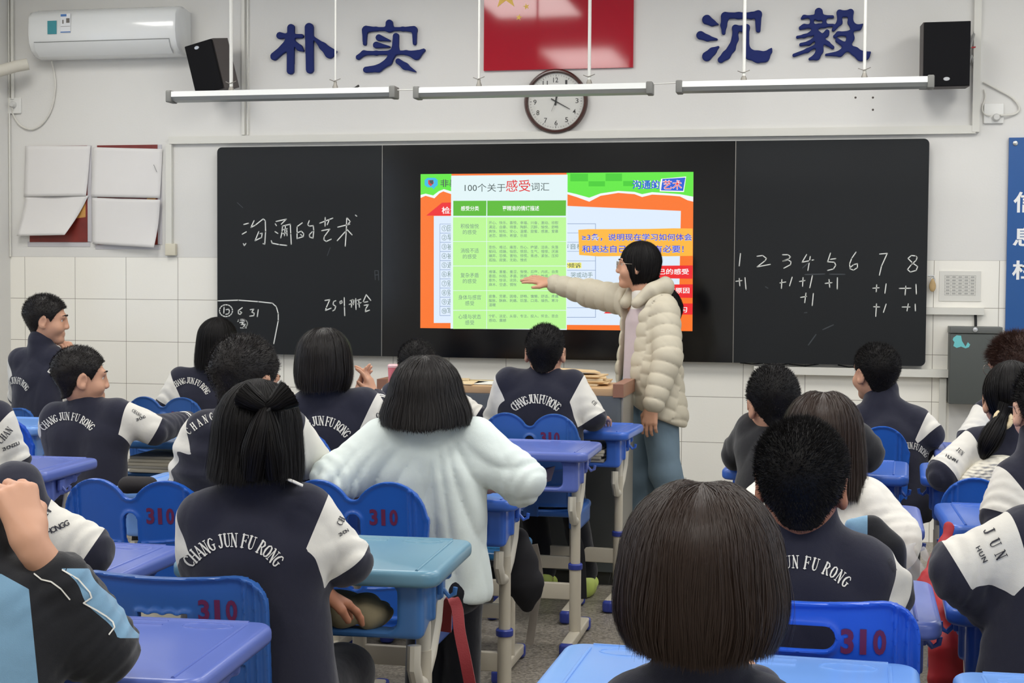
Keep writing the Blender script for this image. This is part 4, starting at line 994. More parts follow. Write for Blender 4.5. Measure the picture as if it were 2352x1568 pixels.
def put_desk(label, x, y, rz, col, z=0.74):
    DESKS.append((x, y, math.radians(rz), z))
    if col not in DESKM:
        t = thing('student_desk', label, 'desk', (0, 0, 0), 0, 'plastic student desks')
        pm = plastic(col)
        for k, mm in (('tabletop', pm), ('drawer_box', plastic('steel') if col == 'teal' else pm), ('bracket', M_CREAMP), ('post', M_CREAM), ('collar', M_CAP), ('foot', M_CREAM), ('foot_cap', M_CAP), ('hook', plastic('steel') if col == 'teal' else pm), ('crossbar', M_CREAM)):
            for q in (DESKP[k] if isinstance(DESKP[k], list) else [DESKP[k]]): obj(k, q, mm, t)
        DESKM[col] = t
    else:
        t = copy_tree(DESKM[col]); t['label'] = label
    t.location = (x, y, 0); t.rotation_euler = (0, 0, math.radians(rz)); t.scale = (1, 1, z / 0.74)
    return t
# ---- chairs
def back_y(x, z): return -0.185 + 0.55 * x * x - 0.12 * (z - 0.45)
def chair_back(style):
    def d2(x, z):
        if style == 'hump':
            c1 = np.hypot(np.abs(x) - 0.0985, z - 0.702) - 0.0985
            bx = np.maximum(np.abs(x) - 0.197, np.maximum(z - 0.70, 0.44 - z))
            h = np.maximum(0.022 - np.abs(c1 - bx), 0) / 0.022
            d = np.minimum(c1, bx) - h * h * 0.022 / 4
            # soften the notch
            nt = np.hypot(x, z - 0.775) - 0.024
            dn = np.maximum(np.abs(x) - 0.03, z - 0.757)
            d = np.minimum(d, np.maximum(dn, -nt))
            for zc, hh in ((0.672, 0.024), (0.555, 0.02)):
                hole = np.hypot(x, np.maximum(np.abs(z - zc) - hh, 0)) - 0.019
                d = np.maximum(d, -hole)
        else:
            q = np.stack([np.abs(x) - 0.205 + 0.07, np.abs(z - 0.605) - 0.175 + 0.07 - 0.012 * np.clip((np.abs(x) / 0.2) ** 2, 0, 1)], 1)
            d = np.hypot(np.maximum(q[:, 0], 0), np.maximum(q[:, 1], 0)) + np.minimum(q.max(1), 0) - 0.07
            if style == 'scallop':
                top = 0.012 + 0.005 * np.abs(np.sin(x * 105))
                hole = np.maximum(np.abs(x) - 0.05, np.maximum(z - 0.700 - top + 0.006, 0.645 - z))
            else:
                hole = np.hypot(np.maximum(np.abs(x) - 0.042, 0), z - 0.722) - 0.021
            d = np.maximum(d, -hole)
        return d
    def fn(p):
        x, y, z = p[:, 0], p[:, 1], p[:, 2]
        d = d2(x, z)
        t = np.full(len(p), 0.0045, np.float32)
        t = t + 0.0060 * np.clip(1 - (np.abs(d) - 0.003) / 0.009, 0, 1)
        ax = np.abs(x)
        if style == 'hump':
            for zz in (0.643, 0.585, 0.525):
                g = np.abs(z - zz - 0.012 * (x / 0.15) ** 2 + 0.006); t = t + 0.004 * np.clip(1.6 - g / 0.003, 0, 1) * (ax < 0.148) * (ax > 0.028)
            for xx in (0.152, 0.168): t = t + 0.005 * np.clip(1.6 - np.abs(ax - xx) / 0.003, 0, 1) * (z < 0.78)
        else:
            for xx in (0.163, 0.183): t = t + 0.005 * np.clip(1.6 - np.abs(ax - xx) / 0.003, 0, 1)
            for zz in (0.615,): t = t + 0.004 * np.clip(1.6 - np.abs(z - zz) / 0.003, 0, 1) * (ax < 0.16)
        return np.maximum(d * 0.9, np.abs(y - back_y(x, z)) - t) * 0.8
    return Solid().field(fn, (-0.22, -0.26, 0.43), (0.22, -0.13, 0.81)).mesh(0.0034)
def proto_chair(style):
    r = {}
    r['backrest'] = chair_back(style)
    s = Solid().box((0, 0.0, 0.412), (0.38, 0.35, 0.026), r=0.012).cone((-0.165, 0.160, 0.405), (0.165, 0.160, 0.405), 0.020, k=0.02)
    s.ell((0, 0.0, 0.452), (0.16, 0.15, 0.04), op='-', k=0.02)
    for xx in np.linspace(-0.18, 0.18, 8): s.cone((xx, 0.14, 0.4285), (xx, 0.180, 0.413), 0.0035, k=0.004)
    for sx in (-1, 1): s.box((sx * 0.17, 0.0, 0.38), (0.05, 0.26, 0.07), r=0.012, k=0.012); s.cone((sx * 0.185, -0.14, 0.43), (sx * 0.18, -0.155, 0.52), 0.018, 0.014, k=0.02)
    r['seat'] = s.mesh(0.0055)
    r['post'] = [MB().tube([(sx * 0.150, -0.02, 0.39), (sx * 0.150, -0.02, 0.035)], 0.0185, 14) for sx in (-1, 1)]
    r['foot'] = [MB().slab((0, 0, 0), (0.038, 0.36, 0.036), rc=0.012, re=0.006).xf(loc=(sx * 0.150, -0.03, 0.034)) for sx in (-1, 1)]
    r['foot_cap'] = [MB().slab((0, 0, 0), (0.044, 0.046, 0.046), rc=0.016, re=0.01).xf(loc=(sx * 0.150, -0.03 + sy * 0.18, 0.026)) for sx in (-1, 1) for sy in (-1, 1)]
    r['crossbar'] = MB().slab((0, 0, 0), (0.29, 0.02, 0.05), rc=0.006, re=0.004).xf(loc=(0, -0.02, 0.20))
    # stencilled room number on the rear face of the right hump
    z0, z1, xa = (0.688, 0.730, 0.045) if style == 'hump' else (0.698, 0.740, 0.072)
    V = []; F = []; n = 0
    for i, g in enumerate('310'):
        w = 0.022 if g != '1' else 0.011
        v, f = fit2d(g if g != '1' else 'I', xa + i * 0.027 + (0.005 if g == '1' else 0), (0.005 if g == '1' else 0) + xa + i * 0.027 + w, z0, z1, 0.035 if g != '1' else 0.0)
        yy = np.array([back_y(a, b) for a, b in v]) - 0.0062
        V.append(np.stack([v[:, 0], yy, v[:, 1]], 1)); F += [[j + n for j in q] for q in f]; n += len(v)
    r['room_number'] = (np.concatenate(V), F)
    return r
CHAIRP = {}; CHAIRM = {}
def put_chair(label, x, y, rz, style, col, top=0.80, number=True):
    """x, y: middle of the backrest on the floor plan"""
    key = (style, col, number)
    if style not in CHAIRP: CHAIRP[style] = proto_chair(style)
    if key not in CHAIRM:
        t = thing('student_chair', label, 'chair', (0, 0, 0), 0, 'blue plastic student chairs')
        cm = cplastic(col)
        for k, mm in (('seat', cm), ('backrest', cm), ('post', M_CREAM), ('foot', M_CREAM), ('foot_cap', M_CAP), ('crossbar', M_CREAM)):
            for q in (CHAIRP[style][k] if isinstance(CHAIRP[style][k], list) else [CHAIRP[style][k]]): 
                o = obj(k, q, mm, t)
                if k == 'backrest' and number: obj('room_number', CHAIRP[style]['room_number'], M_RED310, o, smooth=False)
        CHAIRM[key] = t
    else:
        t = copy_tree(CHAIRM[key]); t['label'] = label
    a = math.radians(rz)
    t.location = (x - math.sin(a) * 0.2, y + math.cos(a) * 0.2, 0); t.rotation_euler = (0, 0, a); t.scale = (1, 1, top / 0.80)
    return t
put_desk('lavender desk in the lower left corner, with an arm in blue and black on it', 3.453, -5.769, 4, 'lavender')
put_desk('lavender desk left of the girl with the half up hair, under a sleeved elbow', 2.950, -5.061, 1.2, 'lavender')
put_desk('lavender desk at the left edge, behind the double humped chair', 1.967, -3.603, 2.4, 'lavender', 0.749)
put_desk('light blue desk left of the hunched boy with a dark pouch on it', 2.899, -3.80, -0.2, 'light')
put_desk('blue desk under the outstretched arm of the boy turned right, books in its drawer', 2.04, -2.534, 0.4, 'steel')
put_desk('teal topped desk in the middle foreground with a khaki bag in its drawer', 3.624, -4.921, 2.6, 'teal', 0.759)
put_desk('blue desk where the girl in the white shirt rests her elbow', 3.533, -3.625, 0, 'blue', 0.722)
put_desk('lavender desk in the centre with nobody seated at it', 3.578, -2.575, 0.3, 'lavender', 0.747)
put_desk('blue desk before the boy seated nearest the podium', 3.639, -1.80, -3, 'blue', 0.749)
put_desk('blue desk under the boy in the black jacket who leans forward', 4.706, -3.03, -3, 'blue', 0.762)
put_desk('lavender desk beside the bulging white shirt sleeve', 4.69, -4.02, -1.5, 'lavender', 0.752)
put_desk('lavender desk right of the near boy in the lettered jacket', 4.655, -5.07, -1, 'lavender', 0.745)
put_desk('light blue desk in the lower right, before the girl with the bob', 4.585, -5.781, -1.3, 'light', 0.742)
put_desk('blue desk under the white sleeve of the girl with the ponytail', 5.352, -2.878, -3, 'blue')
put_desk('blue desk before the boy with glasses at the right edge', 5.337, -3.975, 0.9, 'blue', 0.757)
put_desk('blue desk with an open drawer at the right edge, under a sleeve', 5.275, -4.93, -1.9, 'blue', 0.741)
put_desk('light blue desk corner at the bottom right edge', 5.245, -5.80, 1.9, 'light', 0.741)
put_desk('lavender desk at the far right behind the grey wall cabinet\'s classmates', 5.445, -2.129, -0.5, 'lavender', 0.736)
put_desk('blue desk before the girl seated farthest forward on the left', 1.62, -0.80, 0, 'light', 0.75)
put_desk('light blue desk glimpsed between the two chairs at the left edge', 1.22, -2.30, 0, 'light', 0.75)
put_desk('blue desk hidden by the girl who clasps her hands', 2.88, -2.52, 0, 'blue', 0.74)
put_desk('blue desk of the boy holding the pink cup', 2.97, -1.79, 0, 'blue', 0.74)
put_chair('double humped chair with red 310, left of the girl with the half up hair', 2.92, -4.47, 2, 'hump', 'mid', 0.84)
put_chair('double humped chair with red 310 behind the girl in the white shirt', 3.50, -4.34, 1, 'hump', 'mid', 0.84)
put_chair('double humped chair with faded 310 behind the boy seated nearest the podium', 3.57, -2.29, 0, 'hump', 'dull', 0.846)
put_chair('double humped chair with 310 farthest forward on the left', 1.55, -1.37, 0, 'hump', 'dull', 0.795)
put_chair('bright double humped chair without a number behind the boy turned right', 1.68, -3.20, 6, 'hump', 'deep', 0.862, False)
put_chair('flat backed chair at the left edge behind the boy looking right', 0.93, -1.88, 0, 'oval', 'dull', 0.785, False)
put_chair('double humped chair behind the girl who clasps her hands', 2.83, -3.16, 0, 'hump', 'mid', 0.84)
put_chair('teal double humped chair standing empty at the lavender centre desk', 3.50, -3.22, 0, 'hump', 'teal', 0.83, False)
put_chair('flat backed chair with scalloped handle hole in the lower left', 3.475, -5.45, 3, 'scallop', 'dull', 0.818)
put_chair('flat backed chair with oval handle hole and red 310 in the lower right', 4.69, -5.53, -1, 'oval', 'deep', 0.852)
put_chair('double humped chair behind the boy seated at the right front', 4.845, -2.33, 0, 'hump', 'mid', 0.835, False)
put_chair('deep blue double humped chair behind the boy leaning in the black jacket', 4.73, -3.66, 0, 'hump', 'deep', 0.81, False)
put_chair('chair at the right edge hidden under the cream knit', 5.27, -3.52, 0, 'hump', 'mid', 0.80, False)
# ================================================================== people
def nrm(a):
    a = np.array(a, float); return a / (np.linalg.norm(a) + 1e-12)
def skin_mat(name, c):
    return mat(name, c, 0.5, 0.4, vary=0.05, vscale=25)
M_SKIN = skin_mat('skin', (206, 156, 128)); M_SKIN2 = skin_mat('tanned skin', (172, 116, 88)); M_SKIN3 = skin_mat('pale skin', (218, 172, 148))
def cloth2(name, ca, cb, keys=('white',)):
    """cloth of two colours, parted along seams by a signed mesh attribute"""
    if name in MATS: return MATS[name]
    m = bpy.data.materials.new(name); m.use_nodes = True
    nt = m.node_tree; N = nt.nodes; L = nt.links; b = N['Principled BSDF']
    b.inputs['Roughness'].default_value = 0.9; b.inputs['Specular IOR Level'].default_value = 0.2
    b.inputs['Sheen Weight'].default_value = 0.25; b.inputs['Sheen Roughness'].default_value = 0.5
    col = None
    for i, k in enumerate(keys):
        a = N.new('ShaderNodeAttribute'); a.attribute_name = k
        g = N.new('ShaderNodeMath'); g.operation = 'GREATER_THAN'; g.inputs[1].default_value = 0.0
        L.new(a.outputs['Fac'], g.inputs[0])
        mx = N.new('ShaderNodeMix'); mx.data_type = 'RGBA'; L.new(g.outputs[0], mx.inputs['Factor'])
        if col is None: mx.inputs['A'].default_value = srgb(*ca)
        else: L.new(col, mx.inputs['A'])
        mx.inputs['B'].default_value = srgb(*(cb if not isinstance(cb, list) else cb[i])); col = mx.outputs['Result']
    L.new(col, b.inputs['Base Color'])
    tc = N.new('ShaderNodeTexCoord'); n = N.new('ShaderNodeTexNoise'); n.inputs['Scale'].default_value = 900; n.inputs['Detail'].default_value = 2
    L.new(tc.outputs['Object'], n.inputs['Vector'])
    n2 = N.new('ShaderNodeTexNoise'); n2.inputs['Scale'].default_value = 14; n2.inputs['Detail'].default_value = 3; L.new(tc.outputs['Object'], n2.inputs['Vector'])
    ad = N.new('ShaderNodeMath'); ad.operation = 'MULTIPLY_ADD'; L.new(n2.outputs['Fac'], ad.inputs[0]); ad.inputs[1].default_value = 9.0; L.new(n.outputs['Fac'], ad.inputs[2])
    bp = N.new('ShaderNodeBump'); bp.inputs['Strength'].default_value = 0.45; bp.inputs['Distance'].default_value = 0.0011
    L.new(ad.outputs[0], bp.inputs['Height']); L.new(bp.outputs['Normal'], b.inputs['Normal'])
    MATS[name] = m
    return m
M_JACKET = cloth2('navy varsity jacket', (40, 41, 55), [(226, 223, 214), (232, 230, 224)], ('white', 'stripe'))
M_BLACKJ = cloth2('plain black jacket', (32, 32, 35), (32, 32, 35))
M_TEE = cloth2('white tee shirt', (226, 236, 232), (226, 236, 232))
M_CREAMTEE = cloth2('cream white shirt', (236, 232, 222), (236, 232, 222))
M_HOODIE = cloth2('black and sky blue sports jacket', (34, 35, 39), [(122, 160, 188)], ('white',))
M_TROU = cloth2('dark school trousers', (26, 27, 34), (26, 27, 34))
M_LETTER = mat('white embroidery', (232, 230, 222), 0.7)
M_PRINT = mat('dark sleeve print', (46, 46, 54), 0.8)
def hair_mat(name, c, rough=0.46): return mat(name, c, rough, 0.28)
H_BLACK = mat('black hair', (19, 17, 17), 0.55, 0.18); H_BROWN = hair_mat('dark brown hair', (46, 33, 26)); H_DARK = hair_mat('soft black hair', (26, 22, 21)); H_CURL = hair_mat('reddish brown hair', (62, 40, 32), 0.5)
M_SHOE = mat('dark shoe', (36, 36, 40), 0.6); M_SOLE = mat('pale sole', (206, 204, 196), 0.6)
M_EYEW = mat('eye white', (228, 224, 220), 0.25); M_EYED = mat('dark iris', (24, 18, 16), 0.15)

def headframe(yaw, down=0, roll=0):
    return np.array(Matrix.Rotation(math.radians(yaw), 3, 'Z') @ Matrix.Rotation(math.radians(-down), 3, 'X') @ Matrix.Rotation(math.radians(roll), 3, 'Y'))
class Head:
    def __init__(s, c, yaw=0, down=0, roll=0, k=1.0):
        s.c = np.array(c, float); s.R = headframe(yaw, down, roll); s.k = k
    def w(s, *p): return s.c + s.R @ (np.array(p, float) * s.k)
    def loc(s, P_): return ((P_ - s.c) @ s.R) / s.k
def add_head(S, H):
    k = H.k; e = lambda c, r, kk=0.015, op='+', R=None: S.ell(H.w(*c), np.array(r) * k, H.R if R is None else R, kk * k, op)
    e((0, -0.010, 0.026), (0.073, 0.091, 0.081), 0)
    e((0, 0.030, -0.030), (0.060, 0.060, 0.072), 0.03)
    e((0, 0.008, -0.045), (0.055, 0.050, 0.045), 0.03)
    e((0, 0.070, -0.092), (0.026, 0.024, 0.020), 0.03)
    for sx in (-1, 1):
        e((sx * 0.036, 0.058, -0.035), (0.027, 0.028, 0.026), 0.02)
        e((sx * 0.031, 0.091, 0.004), (0.0155, 0.0145, 0.0075), 0.008, '-')
        e((sx * 0.010, 0.096, -0.031), (0.009, 0.009, 0.008), 0.008)
        RE = H.R @ np.array(Matrix.Rotation(math.radians(-sx * 22), 3, 'Z') @ Matrix.Rotation(math.radians(-10), 3, 'X'))
        e((sx * 0.078, -0.006, -0.010), (0.0085, 0.021, 0.032), 0.006, '+', RE)
        e((sx * 0.087, 0.000, -0.008), (0.007, 0.011, 0.019), 0.006, '-', RE)
        e((sx * 0.076, 0.002, -0.036), (0.007, 0.009, 0.010), 0.008)
    S.cone(H.w(-0.036, 0.079, 0.022), H.w(0.036, 0.079, 0.022), 0.012 * k, k=0.015)
    S.cone(H.w(0, 0.089, 0.012), H.w(0, 0.1015, -0.026), 0.0075 * k, 0.0100 * k, k=0.012)
    S.cone(H.w(-0.016, 0.087, -0.058), H.w(0.016, 0.087, -0.058), 0.0065 * k, k=0.006)
    S.cone(H.w(-0.013, 0.086, -0.068), H.w(0.013, 0.086, -0.068), 0.0075 * k, k=0.006)
def add_eyes(H, root):
    for sx in (-1, 1):
        c = H.w(sx * 0.031, 0.0700, 0.004); r = 0.0118 * H.k
        v = []; f = []; n = 12
        mi = []
        for i in range(n + 1):
            for j in range(16):
                a = math.pi * i / n; t = 2 * math.pi * j / 16
                v.append(c + H.R @ (r * np.array((math.sin(a) * math.cos(t), math.cos(a), math.sin(a) * math.sin(t)))))
        for i in range(n):
            for j in range(16):
                f.append((i * 16 + j, i * 16 + (j + 1) % 16, (i + 1) * 16 + (j + 1) % 16, (i + 1) * 16 + j)); mi.append(1 if i < 2 else 0)
        wpart('eye', (np.array(v), f, mi), [M_EYEW, M_EYED], root, smooth=True)
        wpart('eyebrow', MB().tube([H.w(sx * 0.014, 0.0945, 0.0255), H.w(sx * 0.024, 0.0940, 0.0285), H.w(sx * 0.036, 0.0905, 0.0295), H.w(sx * 0.050, 0.0795, 0.0255)], [0.0026, 0.0038, 0.0036, 0.0016], 6, flat=0.8), H_BLACK, root)
def add_hand(S, w, d, n, t, sc=0.88, curl=(0.35, 0.4, 0.45, 0.5), thumb=0.5, spread=0.06):
    """wrist w, pointing d, palm facing n, thumb on side t"""
    d = nrm(d); n = nrm(np.array(n) - d * np.dot(n, d)); t0 = nrm(np.cross(d, n)); t = t0 if np.dot(t0, t) > 0 else -t0
    w = np.array(w, float)
    kn = [w + sc * (d * (0.084 - 0.004 * abs(i - 1)) + t * (0.030 - 0.0195 * i)) for i in range(4)]
    for i in range(4): S.cone(w + sc * (d * 0.008 + t * (0.014 - 0.009 * i)), kn[i], 0.0135 * sc, 0.0105 * sc, 0.014, flat=None)
    S.cone(w - d * 0.02, w + d * 0.02 * sc, 0.019 * sc, 0.02 * sc, 0.015, flat=(n, 0.75))
    L = (0.066, 0.075, 0.070, 0.055)
    for i in range(4):
        p = kn[i]; a = curl[i]; ang = 0
        dd = nrm(d + t * spread * (1.5 - i))
        for j, fr in enumerate((0.46, 0.30, 0.24)):
            ang += a * (0.8 if j == 0 else 1.0)
            q = p + sc * L[i] * fr * (dd * math.cos(ang) + n * math.sin(ang))
            S.cone(p, q, (0.0092 - 0.0010 * j) * sc, (0.0084 - 0.0010 * j) * sc, 0.004)
            p = q
    b = w + sc * (d * 0.022 + t * 0.022); m_ = b + sc * (d * 0.032 + t * 0.026 + n * 0.016 * thumb * 2); e = m_ + sc * (d * (0.036 - 0.01 * thumb) + t * (0.010 - 0.018 * thumb) + n * 0.016 * thumb * 2)
    S.cone(b, m_, 0.0145 * sc, 0.0105 * sc, 0.014); S.cone(m_, e, 0.0100 * sc, 0.0080 * sc, 0.005)

# ------------------------------------------------------------------ hair
def ribbons(P_, N_, w):
    """strands: P_ (S,K,3), outward normals N_ (S,K,3), width (S,) -> verts, quads"""
    T = np.gradient(P_, axis=1); B = np.cross(T, N_); B /= np.linalg.norm(B, axis=2, keepdims=True) + 1e-9
    K = P_.shape[1]
    ww = w[:, None, None] * np.concatenate([np.ones(K - 1), [0.25]])[None, :, None]
    V = np.stack([P_ - B * ww / 2, P_ + B * ww / 2], 2).reshape(-1, 3)
    Sn = P_.shape[0]
    i = np.arange(Sn)[:, None] * (2 * K) + np.arange(K - 1)[None] * 2
    F = np.stack([i, i + 1, i + 3, i + 2], -1).reshape(-1, 4)
    return V, F
def merge(*parts):
    V = []; F = []; n = 0
    for v, f in parts:
        V.append(np.asarray(v)); F.append(np.asarray(f) + n); n += len(v)
    return np.concatenate(V), np.concatenate(F)
ZY = np.array([-0.13, -0.075, -0.035, -0.018, 0.018, 0.030, 0.052, 0.074, 0.12]); ZZ = np.array([-0.098, -0.096, -0.070, 0.000, 0.010, -0.012, 0.032, 0.058, 0.066])
def short_hair(H, seed=0, L=0.020, grow=0.010, n=5200, top=1.0, comb=(0, 0.3, 0.2), fade=0.4, fr=0.0):
    """close cropped hair: a scalp cap plus short strands"""
    rs = np.random.RandomState(seed)
    c = np.array((0, -0.010, 0.026)); r = np.array((0.073, 0.091, 0.081)) + grow * np.array((0.7, 0.9, 1.0))
    zm = lambda y: np.interp(y, ZY, ZZ) - fr * (y > 0.05)
    def fn(p):
        q = H.loc(p) - c
        k0 = np.linalg.norm(q / r, axis=1); k1 = np.linalg.norm(q / (r * r), axis=1) + 1e-9
        d = k0 * (k0 - 1) / k1
        low = np.clip((0.02 - (q[:, 2] + c[2])) / 0.09, 0, 1)         # thins towards the nape
        zc = np.clip(q[:, 2] + c[2], -0.12, -0.02)
        dn = np.hypot(q[:, 0], q[:, 1] + c[1] + 0.020) - (0.0500 + 0.16 * np.clip(zc + 0.08, 0, 0.06)); dn = np.maximum(dn, q[:, 2] + c[2] + 0.02)
        hh = np.maximum(0.03 - np.abs(d - dn), 0) / 0.03; d = np.minimum(d, dn) - hh * hh * 0.03 / 4
        d = d + low * grow * 0.6 + 0.0022 * noise3(q, 90, seed)
        y = q[:, 1] + c[1]
        return np.maximum(d, (zm(y) - (q[:, 2] + c[2])) * 0.8) * H.k
    e = np.abs(H.R) @ (r * H.k) + 0.05
    base = Solid().field(fn, H.w(*c) - e, H.w(*c) + e).mesh(0.005, pad=0.01)
    bv, bf = base; lv = H.loc(bv); vn = np.zeros_like(lv)
    fn_ = np.cross(lv[bf[:, 2]] - lv[bf[:, 0]], lv[bf[:, 3]] - lv[bf[:, 1]])
    for j in range(4): np.add.at(vn, bf[:, j], fn_)
    vn /= np.linalg.norm(vn, axis=1, keepdims=True) + 1e-12
    if (vn * (lv - lv.mean(0))).sum() < 0: vn = -vn
    ok = np.where((lv[:, 2] > zm(lv[:, 1]) + 0.003) & (lv[:, 2] > -0.09))[0]
    pick = ok[rs.randint(0, len(ok), int(n * 1.9))]
    P0 = lv[pick] + rs.normal(0, 0.002, (len(pick), 3)); nn = vn[pick]; P0 = P0 - nn * 0.002
    h01 = np.clip((P0[:, 2] + 0.05) / 0.15, 0, 1)
    ln = L * (fade + (top - fade) * h01) * rs.uniform(0.55, 1.2, len(P0))
    whorl = np.stack([-nn[:, 1], nn[:, 0], 0 * nn[:, 0]], 1)
    d = nn + np.array(comb) + 0.35 * whorl + rs.normal(0, 0.16, nn.shape)
    d[:, 2] += np.where(h01 < 0.55, -0.9 * (0.55 - h01) / 0.55, 0)
    d /= np.linalg.norm(d, axis=1, keepdims=True)
    P_ = np.stack([P0, P0 + d * (ln * 0.5)[:, None], P0 + (d + 0.12 * rs.normal(size=d.shape)) * ln[:, None]], 1)
    Nn = np.repeat((nn + 0.3 * rs.normal(size=nn.shape))[:, None], 3, 1)
    V, F = ribbons(P_, Nn, rs.uniform(0.0006, 0.0012, len(P0)))
    V = H.c + (V * H.k) @ H.R.T
    return merge(base, (V, F))
def long_hair(H, seed=0, a=0.098, b=0.108, c=0.100, zb=-0.15, open_=52, n=3600, flare=0.06, tuck=0.25, part=0.0, fringe=0.03, back=0.0, lo=None, wob=0.004, stray=60, jag=0.012, wide=1.0):
    n = int(n * 1.7)
    """hair hanging from the crown: a: half width, b: half depth, zb: how low it hangs"""
    rs = np.random.RandomState(seed)
    cz = 0.022; cy = -0.014
    def surf(phi, t, off):
        """phi: azimuth from the face, t in 0..1.. crown to tip"""
        th = np.clip(t / 0.42, 0, 1) * (math.pi / 2)
        x = a * np.sin(th) * np.sin(phi); y = b * np.sin(th) * np.cos(phi); z = c * np.cos(th) ** 1.0
        u = np.clip((t - 0.42) / 0.58, 0, 1)
        front = np.clip((np.cos(phi) - math.cos(math.radians(open_ + 16))) / 0.35, 0, 1)
        zend = zb + 0.010 * np.cos(phi * 3) * 0.3
        zend = zend * (1 - front) + (fringe - cz) * front
        m = 1 + flare * np.sin(u * math.pi * 0.62) - tuck * u ** 3 * 0.35
        ys = np.where(np.cos(phi) < 0, 1 - 0.12 * u * (1 - u) * 2 + back * u, 1.0)
        x = x * m; y = y * m * ys; z = z + u * (zend - 0.0)
        dip = part * np.exp(-(np.sin(phi) * np.sin(th) / 0.16) ** 2) * np.exp(-((th - 0.5) / 0.7) ** 2)
        z = z - dip
        nx = np.stack([x / (a * a), y / (b * b), np.where(t < 0.42, z / (c * c), 0.0) + 1e-4], -1); nx = nx / np.linalg.norm(nx, axis=-1, keepdims=True)
        p = np.stack([x, y + cy, z + cz], -1) + nx * off[..., None]
        return p, nx
    na, nt = 96, 40
    ph = np.linspace(0, 2 * math.pi, na, endpoint=False); tt = np.linspace(0.0, 1.0, nt)
    PH, TT = np.meshgrid(ph, tt, indexing='ij')
    G, _ = surf(PH, TT, np.full(PH.shape, -0.004) + 0.0007 * np.sin(PH * 31 + 3 * np.sin(PH * 5)) * np.clip(TT * 2, 0, 1))
    V = G.reshape(-1, 3)
    i = np.arange(na)[:, None] * nt + np.arange(nt - 1)[None]; j = ((np.arange(na) + 1) % na)[:, None] * nt + np.arange(nt - 1)[None]
    F = np.stack([i, j, j + 1, i + 1], -1).reshape(-1, 4)
    # close underneath so that no light shows through from below
    ring = np.arange(na) * nt + nt - 1
    inner = V[ring] * np.array((0.72, 0.72, 1.0)) + np.array((0, 0, 0.03)); k = len(V)
    V = np.concatenate([V, inner]); r2 = k + np.arange(na)
    F = np.concatenate([F, np.stack([ring, np.roll(ring, -1), np.roll(r2, -1), r2], -1)])
    K = 11
    p0 = rs.uniform(0, 2 * math.pi, n); tend = 1.0 + rs.normal(0, 0.5, n) * jag / 0.1
    ts = rs.uniform(0.0, 0.25, n)
    t = ts[:, None] + (tend - ts)[:, None] * np.linspace(0, 1, K)[None]
    dph = rs.normal(0, 0.05, n)[:, None] * np.linspace(0, 1, K)[None] + 0.02 * np.sin(t * 7 + p0[:, None] * 9)
    off = np.abs(rs.normal(0, wob, n))[:, None] * np.linspace(0.3, 1, K)[None]
    off[:stray] += rs.uniform(0.002, 0.014, stray)[:, None] * np.linspace(0.2, 1, K)[None] ** 2
    P_, Nn = surf(p0[:, None] + dph, np.clip(t, 0, 1.12), off)
    ex = np.clip(t - 1, 0, 1)[..., None]; P_ = P_ + ex * np.array((0, 0, zb)) * 0.9
    V2, F2 = ribbons(P_, Nn + 0.14 * rs.normal(size=Nn.shape[:1])[:, None, None], rs.uniform(0.0009, 0.0021, n) * wide)
    V, F = merge((V, F), (V2, F2))
    return H.c + (V * H.k) @ H.R.T, F
def lock(path, rad, seed=0, n=420, K=12, w=0.0017, taper=0.5):
    """a tail or lock of strands along a path of points"""
    rs = np.random.RandomState(seed); Q = np.array(path, float)
    s = np.linspace(0, len(Q) - 1, K); i = np.minimum(s.astype(int), len(Q) - 2); f = (s - i)[:, None]
    C = Q[i] * (1 - f) + Q[i + 1] * f
    for _ in range(2): C[1:-1] = (C[:-2] + 2 * C[1:-1] + C[2:]) / 4
    R_ = np.interp(s, np.arange(len(rad)), rad)
    T = np.gradient(C, axis=0); T /= np.linalg.norm(T, axis=1, keepdims=True)
    A = np.cross(T, (0.3, 1, 0.2)); A /= np.linalg.norm(A, axis=1, keepdims=True); B = np.cross(T, A)
    ang = rs.uniform(0, 2 * math.pi, n); q = np.sqrt(rs.uniform(0.25, 1, n))
    an = ang[:, None] + rs.normal(0, 0.25, n)[:, None] * np.linspace(0, 1, K)
    rr = (q[:, None] * R_[None]) * (1 + rs.normal(0, 0.1, (n, 1)) * np.linspace(0, 1, K))
    N_ = np.cos(an)[..., None] * A[None] + np.sin(an)[..., None] * B[None]
    P_ = C[None] + N_ * rr[..., None]
    V, F = ribbons(P_, N_, rs.uniform(0.6, 1.3, n) * w)
    core = MB().tube(C, R_ * 0.86, 12)
    cv, cf, _ = core.arrays()
    cf4 = [q_ for q_ in cf if len(q_) == 4]
    return merge((cv, np.array(cf4)), (V, F))

